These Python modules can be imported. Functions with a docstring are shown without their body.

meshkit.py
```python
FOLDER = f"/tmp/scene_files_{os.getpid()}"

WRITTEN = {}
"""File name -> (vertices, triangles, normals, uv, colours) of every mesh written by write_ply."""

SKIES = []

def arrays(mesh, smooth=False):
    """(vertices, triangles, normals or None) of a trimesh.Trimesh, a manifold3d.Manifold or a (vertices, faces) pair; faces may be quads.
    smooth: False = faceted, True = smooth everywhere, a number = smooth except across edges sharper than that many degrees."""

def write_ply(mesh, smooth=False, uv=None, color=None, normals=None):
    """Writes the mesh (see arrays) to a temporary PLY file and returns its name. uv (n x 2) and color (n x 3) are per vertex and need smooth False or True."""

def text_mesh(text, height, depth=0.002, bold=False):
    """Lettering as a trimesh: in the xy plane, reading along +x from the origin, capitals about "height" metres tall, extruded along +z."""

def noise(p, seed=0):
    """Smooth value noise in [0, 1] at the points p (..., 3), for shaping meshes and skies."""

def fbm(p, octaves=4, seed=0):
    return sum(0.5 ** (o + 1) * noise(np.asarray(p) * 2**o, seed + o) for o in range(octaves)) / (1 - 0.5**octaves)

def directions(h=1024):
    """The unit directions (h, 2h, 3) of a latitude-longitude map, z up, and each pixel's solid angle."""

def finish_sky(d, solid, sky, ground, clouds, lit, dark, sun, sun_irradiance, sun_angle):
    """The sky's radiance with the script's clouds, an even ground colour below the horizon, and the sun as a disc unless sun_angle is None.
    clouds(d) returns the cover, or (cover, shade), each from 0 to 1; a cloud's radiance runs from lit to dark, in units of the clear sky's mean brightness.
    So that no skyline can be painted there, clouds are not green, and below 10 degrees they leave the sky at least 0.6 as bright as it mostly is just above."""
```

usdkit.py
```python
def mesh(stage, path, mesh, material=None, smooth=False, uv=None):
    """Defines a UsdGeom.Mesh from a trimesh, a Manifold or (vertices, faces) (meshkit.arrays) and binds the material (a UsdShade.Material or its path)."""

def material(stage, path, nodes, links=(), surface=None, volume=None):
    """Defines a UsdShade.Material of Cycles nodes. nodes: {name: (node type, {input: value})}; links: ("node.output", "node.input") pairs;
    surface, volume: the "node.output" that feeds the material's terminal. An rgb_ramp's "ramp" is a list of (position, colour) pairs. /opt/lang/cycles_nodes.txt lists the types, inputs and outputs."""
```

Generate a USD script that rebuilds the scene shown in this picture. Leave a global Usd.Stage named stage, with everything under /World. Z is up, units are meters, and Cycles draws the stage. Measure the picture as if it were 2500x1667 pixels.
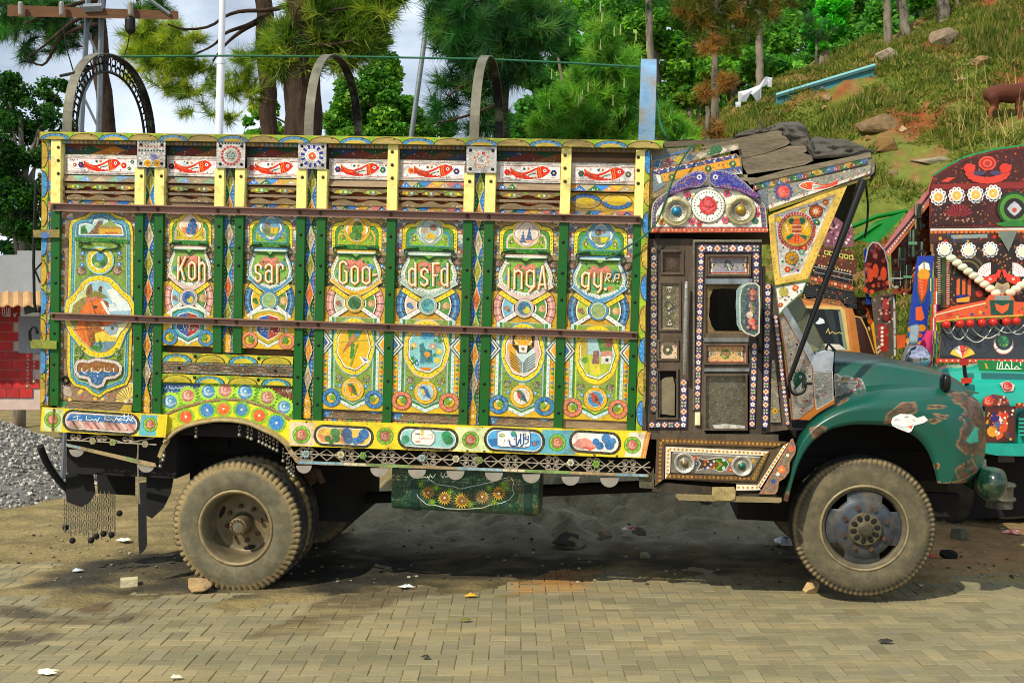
import math, random
import numpy as np, trimesh, mapbox_earcut, usdkit, meshkit
from shapely.geometry import LineString, Polygon
from pxr import Usd, UsdGeom, UsdLux, UsdShade, Gf, Sdf, Vt

stage = Usd.Stage.CreateInMemory()
UsdGeom.SetStageUpAxis(stage, 'Z'); UsdGeom.SetStageMetersPerUnit(stage, 1.0)
UsdGeom.Xform.Define(stage, '/World'); UsdGeom.Scope.Define(stage, '/World/Looks')
rnd = random.Random(7); rng = np.random.default_rng(7)

# ---------------------------------------------------------------- camera, sky, sun
F, EYE, TILT = 2700.0, 2.07, math.atan(53.5 / 2700)          # lens in photograph pixels (2500 wide), eye height, tilt down
cam = UsdGeom.Camera.Define(stage, '/World/camera')
cam.CreateHorizontalApertureAttr(36.0); cam.CreateVerticalApertureAttr(36.0 * 682 / 1024)
cam.CreateFocalLengthAttr(36.0 * F / 2500); cam.CreateClippingRangeAttr(Gf.Vec2f(0.1, 2000))
cam.AddTranslateOp().Set(Gf.Vec3d(0, 0, EYE)); cam.AddRotateXOp().Set(90 - math.degrees(TILT))
EXPOSURE = -0.05
cam.CreateExposureAttr(EXPOSURE)
SUN = np.array([-0.68, -0.80, 1.04]); SUN /= np.linalg.norm(SUN)
sun = UsdLux.DistantLight.Define(stage, '/World/sun')
sun.CreateNormalizeAttr(True); sun.CreateIntensityAttr(1.25); sun.CreateAngleAttr(0.5); sun.CreateColorAttr(Gf.Vec3f(1.0, 0.92, 0.76))
zx = np.cross([0, 0, 1.0], SUN); zx /= np.linalg.norm(zx); zy = np.cross(SUN, zx)
sun.AddTransformOp().Set(Gf.Matrix4d(*zx, 0, *zy, 0, *SUN, 0, 0, 0, 20, 1))
dome = UsdLux.DomeLight.Define(stage, '/World/sky'); dome.CreateIntensityAttr(1.0)
usdkit.material(stage, '/World/Looks/sky', {
    'tc': ('texture_coordinate', {}),
    'sky': ('sky_texture', {'sky_type': 'single_scattering', 'sun_disc': False, 'sun_elevation': float(math.asin(SUN[2])), 'sun_rotation': float(math.atan2(SUN[0], SUN[1])), 'air_density': 1.0, 'aerosol_density': 1.2}),
    'map': ('mapping', {'scale': (1.0, 1.0, 2.2)}),
    'n': ('noise_texture', {'scale': 2.6, 'detail': 7, 'roughness': 0.56}),
    'r': ('rgb_ramp', {'ramp': [(0.36, (0.12, 0.12, 0.12)), (0.60, (0.95, 0.95, 0.95))]}),
    'mx': ('mix', {'color2': (15.5, 17.4, 20.2)}),
    'bg': ('background_shader', {'strength': 0.07})},
    [('tc.generated', 'map.vector'), ('map.vector', 'n.vector'), ('n.fac', 'r.fac'), ('r.color', 'mx.fac'), ('sky.color', 'mx.color1'), ('mx.color', 'bg.color')], surface='bg.background')
UsdShade.MaterialBindingAPI.Apply(dome.GetPrim()).Bind(UsdShade.Material.Get(stage, '/World/Looks/sky'))

# ---------------------------------------------------------------- measuring: photograph pixels to places in the world
def rays(p):
    p = np.asarray(p, float).reshape(-1, 2); x = (p[:, 0] - 1250) / F; z = (833.5 - p[:, 1]) / F
    c, s = math.cos(TILT), math.sin(TILT)
    return np.stack([x, c + z * s, -s + z * c], 1)
def at(px, py, depth):                                       # the point at world y = depth seen at that pixel
    d = rays([(px, py)])[0]; return np.array([0, 0, EYE]) + d * depth / d[1]
def gnd(px, py, z=0.0):
    d = rays([(px, py)])[0]; return np.array([0, 0, EYE]) + d * (z - EYE) / d[2]
YAW, PIT, ROL = 0.10836, 0.03197, 0.02821
_c, _s = math.cos, math.sin
RT = (np.array([[_c(YAW), _s(YAW), 0], [-_s(YAW), _c(YAW), 0], [0, 0, 1]]) @ np.array([[_c(PIT), 0, _s(PIT)], [0, 1, 0], [-_s(PIT), 0, _c(PIT)]])
      @ np.array([[1, 0, 0], [0, _c(ROL), -_s(ROL)], [0, _s(ROL), _c(ROL)]]))
OT = np.array([-3.62032, 8.47, 1.21741])                      # truck origin: rear lower corner of the bed's near side
OL = RT.T @ (np.array([0, 0, EYE]) - OT)
def S(p, n=0.0):                                              # pixels -> truck frame (u forward, n inward, v up) on the plane n
    d = rays(p) @ RT; t = (n - OL[1]) / d[:, 1]
    return OL + d * t[:, None]
def Sn(p, n):                                                 # the same with an n for each pixel
    d = rays(p) @ RT; t = (np.asarray(n, float) - OL[1]) / d[:, 1]
    return OL + d * t[:, None]
def fS(p, n): return S(p, n)
_u = lambda x: S(np.stack([x, 345 + 0.0146 * (x - 103)], 1), 0)[:, 0]
_v = lambda y: S(np.stack([np.full(len(y), 133.0), y], 1), 0)[:, 2]
def fR(p, n):                                                 # rectified: x read along the bed's top edge, y read at its rear end
    p = np.asarray(p, float).reshape(-1, 2)
    return np.stack([_u(p[:, 0]), np.broadcast_to(np.asarray(n, float), (len(p),)), _v(p[:, 1])], 1)
def crop(s, ox, oy):                                          # numbers read off an enlargement -> photograph pixels
    return lambda *c: [(ox + c[i] / s, oy + c[i + 1] / s) for i in range(0, len(c), 2)]
def H(h):
    if not isinstance(h, str): return np.asarray(h, float)
    c = np.array([int(h[i:i + 2], 16) for i in (0, 2, 4)]) / 255.0
    return np.where(c < 0.04045, c / 12.92, ((c + 0.055) / 1.055) ** 2.4)

# ---------------------------------------------------------------- materials
MATS = {}
def mat(name, col=None, rough=0.55, metal=0.0, var=0.12, vs=9.0, bump=0.0, bs=60.0, dirt=None, damt=0.5, ds=3.0, stretch=(1, 1, 1), spec=0.4, transl=None, fine=0.0, coat=0.0, brush=0.0):
    """col None: the colour is the mesh's own 'paint'. var: soft tone variation; dirt: stains of that colour."""
    if name in MATS: return MATS[name]
    nd = {'g': ('texture_coordinate', {}), 'mp': ('mapping', {'scale': stretch}), 'n': ('noise_texture', {'scale': vs, 'detail': 5, 'roughness': 0.6}),
          'mr': ('map_range', {'from_min': 0.3, 'from_max': 0.7, 'to_min': 1 - var, 'to_max': 1 + var}),
          'mul': ('mix', {'mix_type': 'multiply', 'fac': 1.0}), 'p': ('principled_bsdf', {'roughness': rough, 'metallic': metal, 'specular_ior_level': spec, 'coat_weight': coat, 'coat_roughness': 0.15})}
    lk = [('g.object', 'mp.vector'), ('mp.vector', 'n.vector'), ('n.fac', 'mr.value'), ('mr.result', 'mul.color2')]
    if col is None: nd['a'] = ('attribute', {'attribute': 'paint'}); lk.append(('a.color', 'mul.color1'))
    else: nd['a'] = ('color', {'value': tuple(H(col))}); lk.append(('a.color', 'mul.color1'))
    out = 'mul.color'
    if dirt is not None:
        nd |= {'n2': ('noise_texture', {'scale': ds, 'detail': 7, 'roughness': 0.68}), 'r2': ('map_range', {'from_min': 0.5, 'from_max': 0.68, 'to_min': 0.0, 'to_max': damt, 'clamp': True}), 'm2': ('mix', {'color2': tuple(H(dirt))})}
        lk += [('mp.vector', 'n2.vector'), ('n2.fac', 'r2.value'), ('r2.result', 'm2.fac'), (out, 'm2.color1')]; out = 'm2.color'
    if fine:
        nd |= {'n3': ('noise_texture', {'scale': 130, 'detail': 3}), 'r3': ('map_range', {'from_min': 0.3, 'from_max': 0.7, 'to_min': 1 - fine, 'to_max': 1 + fine}), 'm3': ('mix', {'mix_type': 'multiply', 'fac': 1.0})}
        lk += [('mp.vector', 'n3.vector'), ('n3.fac', 'r3.value'), ('r3.result', 'm3.color2'), (out, 'm3.color1')]; out = 'm3.color'
    if brush:                                                 # uneven hand strokes, paler and darker
        nd |= {'n4': ('noise_texture', {'scale': 48, 'detail': 3, 'distortion': 1.6}), 'r4': ('map_range', {'from_min': 0.5, 'from_max': 0.72, 'to_min': 0.0, 'to_max': brush, 'clamp': True}), 'm4': ('mix', {'color2': (0.56, 0.56, 0.20)}),
               'r5': ('map_range', {'from_min': 0.28, 'from_max': 0.46, 'to_min': brush * 1.3, 'to_max': 0.0, 'clamp': True}), 'm5': ('mix', {'color2': (0.04, 0.06, 0.025)})}
        lk += [('g.object', 'n4.vector'), ('n4.fac', 'r4.value'), ('r4.result', 'm4.fac'), (out, 'm4.color1'), ('n4.fac', 'r5.value'), ('r5.result', 'm5.fac'), ('m4.color', 'm5.color1')]; out = 'm5.color'
    lk.append((out, 'p.base_color'))
    if bump:
        nd |= {'nb': ('noise_texture', {'scale': bs, 'detail': 4}), 'b': ('bump', {'strength': 1.0, 'distance': bump})}
        lk += [('mp.vector', 'nb.vector'), ('nb.fac', 'b.height'), ('b.normal', 'p.normal')]
    surf = 'p.BSDF'
    if transl is not None:
        nd |= {'t': ('translucent_bsdf', {}), 'tm': ('mix', {'mix_type': 'multiply', 'fac': 1.0, 'color2': transl}), 'mc': ('mix_closure', {'fac': 0.45})}
        lk += [(out, 'tm.color1'), ('tm.color', 't.color'), ('p.BSDF', 'mc.closure1'), ('t.BSDF', 'mc.closure2')]; surf = 'mc.closure'
    MATS[name] = usdkit.material(stage, '/World/Looks/' + name, nd, lk, surface=surf)
    return MATS[name]
PAINT = mat('enamel_paint', rough=0.42, var=0.16, vs=14, dirt='5a4630', damt=0.7, ds=5.5, bump=0.0015, bs=35, fine=0.12, brush=0.25)
CLEAN = mat('brushed_paint', rough=0.42, var=0.16, vs=16, dirt='54482c', damt=0.42, ds=8, bump=0.0012, bs=60, fine=0.18, brush=0.38)
TIN = mat('embossed_tin', rough=0.38, metal=0.55, var=0.2, vs=30, dirt='4c4438', damt=0.6, ds=9, bump=0.004, bs=70, fine=0.15)
WOODP = mat('worn_wood_paint', rough=0.7, var=0.25, vs=12, dirt='4a3826', damt=0.7, ds=4, bump=0.003, bs=45, stretch=(0.35, 1, 1.6), fine=0.18)

# ---------------------------------------------------------------- writing things
NAMES = {}
def unique(parent, name):
    k = NAMES.get((parent, name), 0); NAMES[(parent, name)] = k + 1
    return f'{parent}/{name}' if k == 0 else f'{parent}/{name}_{k:03d}'
def tag(prim, label=None, cat=None, group=None, kind=None):
    for k, v in (('label', label), ('category', cat), ('group', group), ('kind', kind)):
        if v: prim.SetCustomDataByKey(k, v)
    return prim
def thing(name, label, cat, loc=(0, 0, 0), rz=0.0, group=None, matrix=None, sc=1.0):
    x = UsdGeom.Xform.Define(stage, unique('/World', name))
    if matrix is not None: x.AddTransformOp().Set(matrix)
    else:
        x.AddTranslateOp().Set(Gf.Vec3d(*map(float, loc)))
        if rz: x.AddRotateZOp().Set(math.degrees(rz))
        if sc != 1.0: x.AddScaleOp().Set(Gf.Vec3f(sc, sc, sc))
    return tag(x.GetPrim(), label, cat, group)
def copy(src, loc, rz=0.0, sc=1.0, label=None, group=None, name=None):
    was = src.GetCustomData()
    r = thing(name or src.GetName(), label or was['label'], was['category'], loc, rz, group or was.get('group'), sc=sc)
    r.GetReferences().AddInternalReference(src.GetPath()); r.SetInstanceable(True)
    return r
TRIS = [0]
def put(name, mesh, m, parent=None, smooth=False, colors=None, label=None, cat=None, group=None, kind=None):
    """mesh (trimesh, Manifold, (v, f) or Art) as ONE prim under parent (a prim) or /World."""
    if isinstance(mesh, Art):
        colors = mesh.colors(); mesh = mesh.arrays()
    path = unique(str(parent.GetPath()) if parent else '/World', name)
    if colors is not None and smooth not in (False, True): smooth = True
    g = usdkit.mesh(stage, path, mesh, m, smooth=smooth)
    g.CreateDoubleSidedAttr(True)
    TRIS[0] += len(g.GetFaceVertexCountsAttr().Get())
    if colors is not None:
        UsdGeom.PrimvarsAPI(g).CreatePrimvar('paint', Sdf.ValueTypeNames.Color3fArray, 'vertex').Set(Vt.Vec3fArray.FromNumpy(np.asarray(colors, np.float32)))
    return tag(g.GetPrim(), label, cat, group, kind)
def flat(m):                                                  # (v, f) of anything
    v, f, _ = meshkit.arrays(m); return v, f

class Art:
    """Painted or built relief: coloured pieces gathered into one mesh. f(pixels, n) places 2-D points; every later piece lies a hair above what it overlaps."""
    def __init__(s, f=fS, n=0.0, step=0.0005, seed=1):
        s.f, s.n, s.step = f, n, step; s.v, s.t, s.c, s.k = [], [], [], 0
        s.box_, s.lv = np.zeros((0, 4)), np.zeros(0, int); s.r = random.Random(seed)
    def raw(s, v, t, col, jit=0.0):
        v = np.asarray(v, float); col = H(col) * (1 + s.r.uniform(-jit, jit))
        s.v.append(v); s.t.append(np.asarray(t, int) + s.k); s.k += len(v); s.c.append(np.broadcast_to(col, (len(v), 3)))
    def level(s, p):
        b = np.array([*p.min(0), *p.max(0)])
        hit = (s.box_[:, 0] < b[2]) & (s.box_[:, 2] > b[0]) & (s.box_[:, 1] < b[3]) & (s.box_[:, 3] > b[1])
        l = 1 + (s.lv[hit].max() if hit.any() else 0)
        s.box_ = np.vstack([s.box_, b]); s.lv = np.append(s.lv, l)
        return l
    def poly(s, pts, col, jit=0.04, holes=(), lift=0.0):
        p = np.asarray(pts, float).reshape(-1, 2); l = s.level(p)
        rings = [p] + [np.asarray(h, float) for h in holes]; q = np.vstack(rings)
        t = mapbox_earcut.triangulate_float64(q, np.cumsum([len(r) for r in rings]).astype(np.uint32)).reshape(-1, 3)
        s.raw(s.f(q, s.n - l * s.step - lift), t, col, jit)
        return s
    def shp(s, g, col, jit=0.03):
        for h in getattr(g, 'geoms', [g]):
            if h.area > 0: s.poly(np.array(h.exterior.coords)[:-1], col, jit, [np.array(i.coords)[:-1] for i in h.interiors])
        return s
    def line(s, pts, w, col, closed=False, rnd_=False):
        p = list(map(tuple, np.asarray(pts, float).reshape(-1, 2)))
        if closed: p = p + [p[0]]
        return s.shp(LineString(p).buffer(w / 2, cap_style='round' if rnd_ else 'flat', join_style='round' if rnd_ else 'mitre', quad_segs=2), col)
    def circ(s, x, y, r, col, n=14, ry=None, jit=0.04, a=0.0):
        t = np.arange(n) * 2 * math.pi / n + a
        return s.poly(np.stack([x + r * np.cos(t), y + (ry or r) * np.sin(t)], 1), col, jit)
    def sector(s, x, y, r0, r1, a0, a1, col, n=8):
        t = np.radians(np.linspace(a0, a1, n)); o = np.stack([np.cos(t), np.sin(t)], 1)
        return s.poly(np.vstack([(x, y) + o * r1, (x, y) + o[::-1] * r0]), col)
    def ring(s, x, y, r, w, col, n=16, ry=None):
        t = np.arange(n) * 2 * math.pi / n; o = np.stack([np.cos(t), np.sin(t)], 1); k = (ry or r) / r
        return s.poly((x, y) + o * (r, r * k), col, 0.03, [((x, y) + o * (r - w, r * k - w))[::-1]])
    def dots(s, pts, r, col, n=5):
        for x, y in pts: s.circ(x, y, r, s.r.choice(col) if isinstance(col, (list, tuple)) else col, n)
        return s
    def flower(s, x, y, r, cols, k=6, core='f4d65a'):
        for i in range(k):
            a = i * 2 * math.pi / k; s.circ(x + 0.58 * r * math.cos(a), y + 0.58 * r * math.sin(a), 0.45 * r, cols[i % len(cols)], 6)
        return s.circ(x, y, 0.34 * r, core, 7)
    def burst(s, x, y, r, col, k=12, r0=0.25):
        t = np.arange(2 * k) * math.pi / k; q = np.where(np.arange(2 * k) % 2, r * r0 * 1.6, r)
        return s.poly(np.stack([x + q * np.cos(t), y + q * np.sin(t)], 1), col)
    def rose(s, x, y, r, col='c9655e', lt='eab3a4'):
        s.circ(x, y, r, col, 12); s.circ(x - .1 * r, y - .15 * r, .62 * r, lt, 8); s.circ(x + .05 * r, y - .2 * r, .46 * r, col, 8); s.circ(x, y - .1 * r, .22 * r, lt, 6)
        s.line([(x - .8 * r, y + .25 * r), (x, y + .62 * r), (x + .8 * r, y + .2 * r)], .14 * r, lt); return s
    def box(s, lo, hi, col, jit=0.03):                        # in the frame of the thing
        b = trimesh.creation.box(bounds=[np.minimum(lo, hi), np.maximum(lo, hi)]); s.raw(b.vertices, b.faces, col, jit); return s
    def slab(s, pts, n0, n1, col, jit=0.03):                  # a prism: the outline (2-D) from depth n0 (outer) to n1
        p = np.asarray(pts, float).reshape(-1, 2)
        if Polygon(p).exterior.is_ccw is False: p = p[::-1]
        k = len(p); t = mapbox_earcut.triangulate_float64(p, np.array([k], np.uint32)).reshape(-1, 3)
        a, b = s.f(p, n0), s.f(p, n1); i = np.arange(k); j = (i + 1) % k
        s.raw(a, t, col, jit); s.raw(b, t[:, ::-1], col, jit)
        s.raw(np.vstack([a, b]), np.vstack([np.stack([i, j, j + k], 1), np.stack([i, j + k, i + k], 1)]), col, jit); return s
    def mesh(s, m, col, jit=0.0):
        v, f = flat(m); s.raw(v, f, col, jit); return s
    def arrays(s): return np.vstack(s.v), np.vstack(s.t)
    def colors(s): return np.vstack(s.c)

def tube(pts, r, k=6, closed=False):
    """A round bar along a polyline; r one radius or one for each point."""
    p = np.asarray(pts, float); n = len(p); r = np.broadcast_to(np.asarray(r, float), (n,))
    d = np.gradient(p, axis=0) if not closed else np.roll(p, -1, 0) - np.roll(p, 1, 0)
    d /= np.maximum(np.linalg.norm(d, axis=1, keepdims=True), 1e-9)
    ref = np.array([0, 0, 1.0]) if abs(d[:, 2]).mean() < 0.8 else np.array([1.0, 0, 0])
    a = np.cross(d, ref); a /= np.maximum(np.linalg.norm(a, axis=1, keepdims=True), 1e-9); b = np.cross(d, a)
    t = np.arange(k) * 2 * math.pi / k
    v = (p[:, None] + r[:, None, None] * (np.cos(t)[:, None] * a[:, None] + np.sin(t)[:, None] * b[:, None])).reshape(-1, 3)
    m = n if closed else n - 1; i = np.arange(m)[:, None] * k; j = ((np.arange(m) + 1) % n)[:, None] * k; q = np.arange(k); q2 = (q + 1) % k
    f = np.stack([i + q, i + q2, j + q2, j + q], -1).reshape(-1, 4)
    f = np.vstack([f[:, [0, 1, 2]], f[:, [0, 2, 3]]])
    if not closed:
        f = np.vstack([f, [(0, x + 1, x) for x in range(1, k - 1)], [((n - 1) * k, (n - 1) * k + x, (n - 1) * k + x + 1) for x in range(1, k - 1)]])
    return v, f
def join(parts):
    vs, fs, k = [], [], 0
    for m in parts:
        v, f = flat(m); vs.append(v); fs.append(f + k); k += len(v)
    return np.vstack(vs), np.vstack(fs)
def lathe(prof, k=48, axis='n', at_=(0, 0, 0), mod=None):
    """prof: (radius, along axis) pairs turned about the n axis; mod(angle array, i) scales the radius of ring i."""
    t = np.arange(k) * 2 * math.pi / k; v = []
    for i, (r, h) in enumerate(prof):
        rr = r * (mod(t, i) if mod else 1.0) * np.ones(k)
        v.append(np.stack([rr * np.cos(t), np.full(k, h), rr * np.sin(t)], 1))
    n = len(prof); i = np.arange(n - 1)[:, None] * k; q = np.arange(k); q2 = (q + 1) % k
    f = np.stack([i + q, i + q2, i + k + q2, i + k + q], -1).reshape(-1, 4)
    return np.vstack(v) + np.asarray(at_, float), np.vstack([f[:, [0, 1, 2]], f[:, [0, 2, 3]]])
def grid(P):                                                  # (a, b, 3) points -> mesh
    a, b = P.shape[:2]; i = (np.arange(a - 1)[:, None] * b + np.arange(b - 1)).ravel()
    return P.reshape(-1, 3), np.vstack([np.stack([i, i + 1, i + b + 1], 1), np.stack([i, i + b + 1, i + b], 1)])
def bilin(tl, tr, br, bl):
    tl, tr, br, bl = map(lambda q: np.asarray(q, float), (tl, tr, br, bl))
    return lambda s, t: tuple((1 - t) * ((1 - s) * tl + s * tr) + t * ((1 - s) * bl + s * br))
def resample(pts, n):
    p = np.asarray(pts, float); d = np.r_[0, np.cumsum(np.linalg.norm(np.diff(p, axis=0), axis=1))]
    x = np.linspace(0, d[-1], n); return np.stack([np.interp(x, d, p[:, k]) for k in range(p.shape[1])], 1)
def smoothline(pts, n):                                       # Catmull-Rom through the points
    from scipy.interpolate import PchipInterpolator
    p = np.asarray(pts, float); d = np.r_[0, np.cumsum(np.linalg.norm(np.diff(p, axis=0), axis=1))]
    return np.stack([PchipInterpolator(d, p[:, k])(np.linspace(0, d[-1], n)) for k in range(p.shape[1])], 1)
# ================================================================ THE PAINTED TRUCK
M = Gf.Matrix4d(*RT[:, 0], 0, *RT[:, 1], 0, *RT[:, 2], 0, *OT, 1)
truck = thing('truck', 'large painted cargo truck parked side-on in front, with green bonnet and hooped bed', 'truck', matrix=M)
YEL, LYE, GRN, LGR, TUR, BLU, ORA, RED, WHT, BRN, PNK, DGR, BLK = 'f0cc12', 'efe37a', '067016', '8fc022', '3b9db2', '1a66ae', 'ea7a14', 'd92a14', 'efe6d8', '8a6c4c', 'd6837c', '0c5527', '17130f'
X = lambda px, py: 325 * float(S([(px, py)])[0, 0])
U = lambda px, py: float(S([(px, py)])[0, 0])
V = lambda px, py: float(S([(px, py)])[0, 2])
def fR(p, n):
    p = np.asarray(p, float).reshape(-1, 2)
    return np.stack([p[:, 0] / 325, np.broadcast_to(np.asarray(n, float), (len(p),)), _v(p[:, 1])], 1)
LB, HB, WB = 4.58, 2.2725, 2.25                               # the bed: length, height, width
rows = [323, 341.5, 350, 374.5, 424, 441, 462.5, 471, 485, 497]

# bed shell: floor, far side, tailgate, front wall and the board behind the paintings
sh = Art(); sh.box((0.02, 0.075, 0.42), (LB - .02, 0.10, HB - .05), '5d4630'); sh.box((0.02, 0.075, 0.20), (U(318, 900), 0.10, 0.42), '5d4630'); sh.box((U(735, 900), .075, .2), (LB - .02, .1, .42), '5d4630')
put('side_board', sh, WOODP, truck)
sh = Art(); sh.box((0.02, WB - .06, 0.1), (LB - .02, WB, HB), '6b5a2c'); sh.box((0.0, WB - .1, HB - .08), (LB, WB + .03, HB), 'b09a2c')
for i in range(9): sh.box((.1 + .53 * i, WB, .1), (.18 + .53 * i, WB + .05, HB - .1), GRN)
put('far_side_wall', sh, WOODP, truck)
sh = Art(); sh.box((-.02, .03, .1), (.06, WB - .03, HB - .02), '8a6f2a'); put('tailgate', sh, WOODP, truck)
sh = Art(); sh.box((LB - .06, .03, .1), (LB, WB - .03, HB + .02), '6e5436'); put('front_wall', sh, WOODP, truck)
sh = Art(); sh.box((0.02, 0.1, 0.42), (LB - .02, WB - .06, 0.47), '54422f'); put('bed_floor', sh, WOODP, truck)

def bolts(parent, spots, n, r=0.012, col='1e2a18'):
    for px, py in spots:
        p = S([(px, py)], n)[0]; b = trimesh.creation.icosphere(subdivisions=1, radius=r); b.apply_scale([1, .7, 1]); b.apply_translation(p)
        put('bolt', b, IRON if col != 'y' else RUST, parent, smooth=True)
IRON = mat('dark_iron', '15150f', rough=0.5, metal=0.3, var=0.3, vs=20)
RUST = mat('rusty_iron', '4b3524', rough=0.75, metal=0.2, var=0.4, vs=25)
BRONZE = mat('brown_rail_paint', '8a6759', rough=0.5, var=0.15, vs=10, dirt='4d3c30', damt=0.7, ds=7, bump=0.001, fine=0.15, stretch=(.3, 1, 1))
GREENP = mat('green_post_paint', '045610', rough=0.5, var=0.10, vs=8, dirt='3f3a20', damt=0.35, ds=5, fine=0.08)
YELP = mat('cream_yellow_paint', 'efe283', rough=0.5, var=0.06, vs=12, dirt='6e5c30', damt=0.6, ds=8.5, fine=0.06)

# ---- posts: green below, pale yellow above, all standing proud of the paintings
GP = [(129.5, 149, 515, 118, 140, 989), (333, 351, 520, 322, 343, 1004), (381, 401, 520, 369, 390, 1014), (525, 544, 522, 519, 540, 860), (575, 596, 523, 568, 588, 862), (725, 745, 528, 714, 735, 1024),
      (776, 795, 529, 762, 785, 1027), (944, 965, 532, 934, 956, 1035), (1133, 1154, 538, 1117, 1139, 1042), (1185, 1206, 541, 1167, 1191, 1042), (1366, 1387, 546, 1351, 1373, 1048), (1546, 1564, 552, 1531, 1552, 1054)]
PU = []
NP = -0.005                                                   # front face of the posts
for a, b, yt, c, d, yb in GP:
    u0 = (U(a, yt) + U(c, yb)) / 2; u1 = (U(b, yt) + U(d, yb)) / 2; PU.append((u0, u1))
    vt = V(a, yt) + .05
    ps = trimesh.creation.box(bounds=[(u0, NP, V(c, yb)), (u1, .07, vt)])
    g = put('green_post', ps, GREENP, truck)
    n = 5 if yb > 900 else 3
    bolts(g, [((a + b) / 2 + (c + d - a - b) / 2 * t, yt + (yb - yt) * t) for t in [(.09, .24, .37, .63 if n > 3 else .62, .79, .92)[i] for i in range(n if n == 3 else 6)]], NP)
YT = [342, 410, 410, 411, 411, 413, 413, 353, 423, 423, 361, 366]
for (u0, u1), yt, (a, b, yb, *_) in zip(PU, YT, GP):
    vt = V((a + b) / 2 + 4, yt)
    g = put('yellow_post', trimesh.creation.box(bounds=[(u0 - .002, NP - .004, V(a, yb) + .055), (u1 + .006, .06, vt)]), YELP, truck)
    mx = (a + b) / 2 + 3
    bolts(g, [(mx, yt + 20)] if yt > 400 else [(mx, yt + 18), (mx, yt + 50), (mx, yt + 82)], NP - .004, .013, 'y')
# ---- rails of brown angle iron across the whole side
for (x0, y0, x1, y1, h) in ((133, 497, 1564, 529.5, 18), (130, 762, 1556, 811.6, 17)):
    u0, u1 = U(x0, y0), U(x1, y1); vv = (V(x0, y0) + V(x1, y1)) / 2; hh = h / 325
    m = join([trimesh.creation.box(bounds=[(u0, NP - .020, vv - hh), (u1, NP - .010, vv)]), trimesh.creation.box(bounds=[(u0, NP - .052, vv - .006), (u1, NP - .020, vv + .003)])])
    g = put('rail', m, BRONZE, truck)
    for a, b in PU:
        p = np.array([(a + b) / 2, NP - .021, vv - hh * .5]); s_ = trimesh.creation.icosphere(subdivisions=1, radius=.014); s_.apply_translation(p); put('bolt', s_, RUST, g, smooth=True)

# ---- top beam with half moons
a = Art(fR, -0.02, seed=3)
a.box((-.01, -.02, float(_v([341.5])[0])), (LB + .08, .1, HB), '8f8a35'); xs = np.linspace(0, 1508, 21)
a.poly([(0, 323.5), (1500, 323.5), (1500, 341), (0, 341)], 'a9a532')
for i in range(20):
    x0, x1 = xs[i], xs[i + 1]; xm = (x0 + x1) / 2; w = (x1 - x0) * .52
    t = np.linspace(math.pi, 2 * math.pi, 12)
    a.poly(np.stack([xm + w * np.cos(t), 341 + 15.5 * np.sin(t)], 1), '3f3a22')
    a.poly(np.stack([xm + (w - 3) * np.cos(t), 341 + 13.5 * np.sin(t)], 1), '4f8db0' if i % 2 == 0 else '9a8445')
    if i % 2 == 0:
        for q in range(7):
            an = math.pi + (q + .5) * math.pi / 7; a.circ(xm + (w - 8) * math.cos(an), 341 + 10.5 * math.sin(an), 2.6, '2c6ea8', 5)
    a.poly(np.stack([xm + (w - 14) * np.cos(t), 341 + 8 * np.sin(t)], 1), 'b39b3d' if i % 2 == 0 else 'a08f50')
    a.poly([(x1 - 11, 325), (x1 + 11, 325), (x1, 338)], '7aa51d'); a.circ(x1 - 20, 330, 2.2, BLK, 6)
put('top_beam', a, WOODP, truck)

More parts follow.
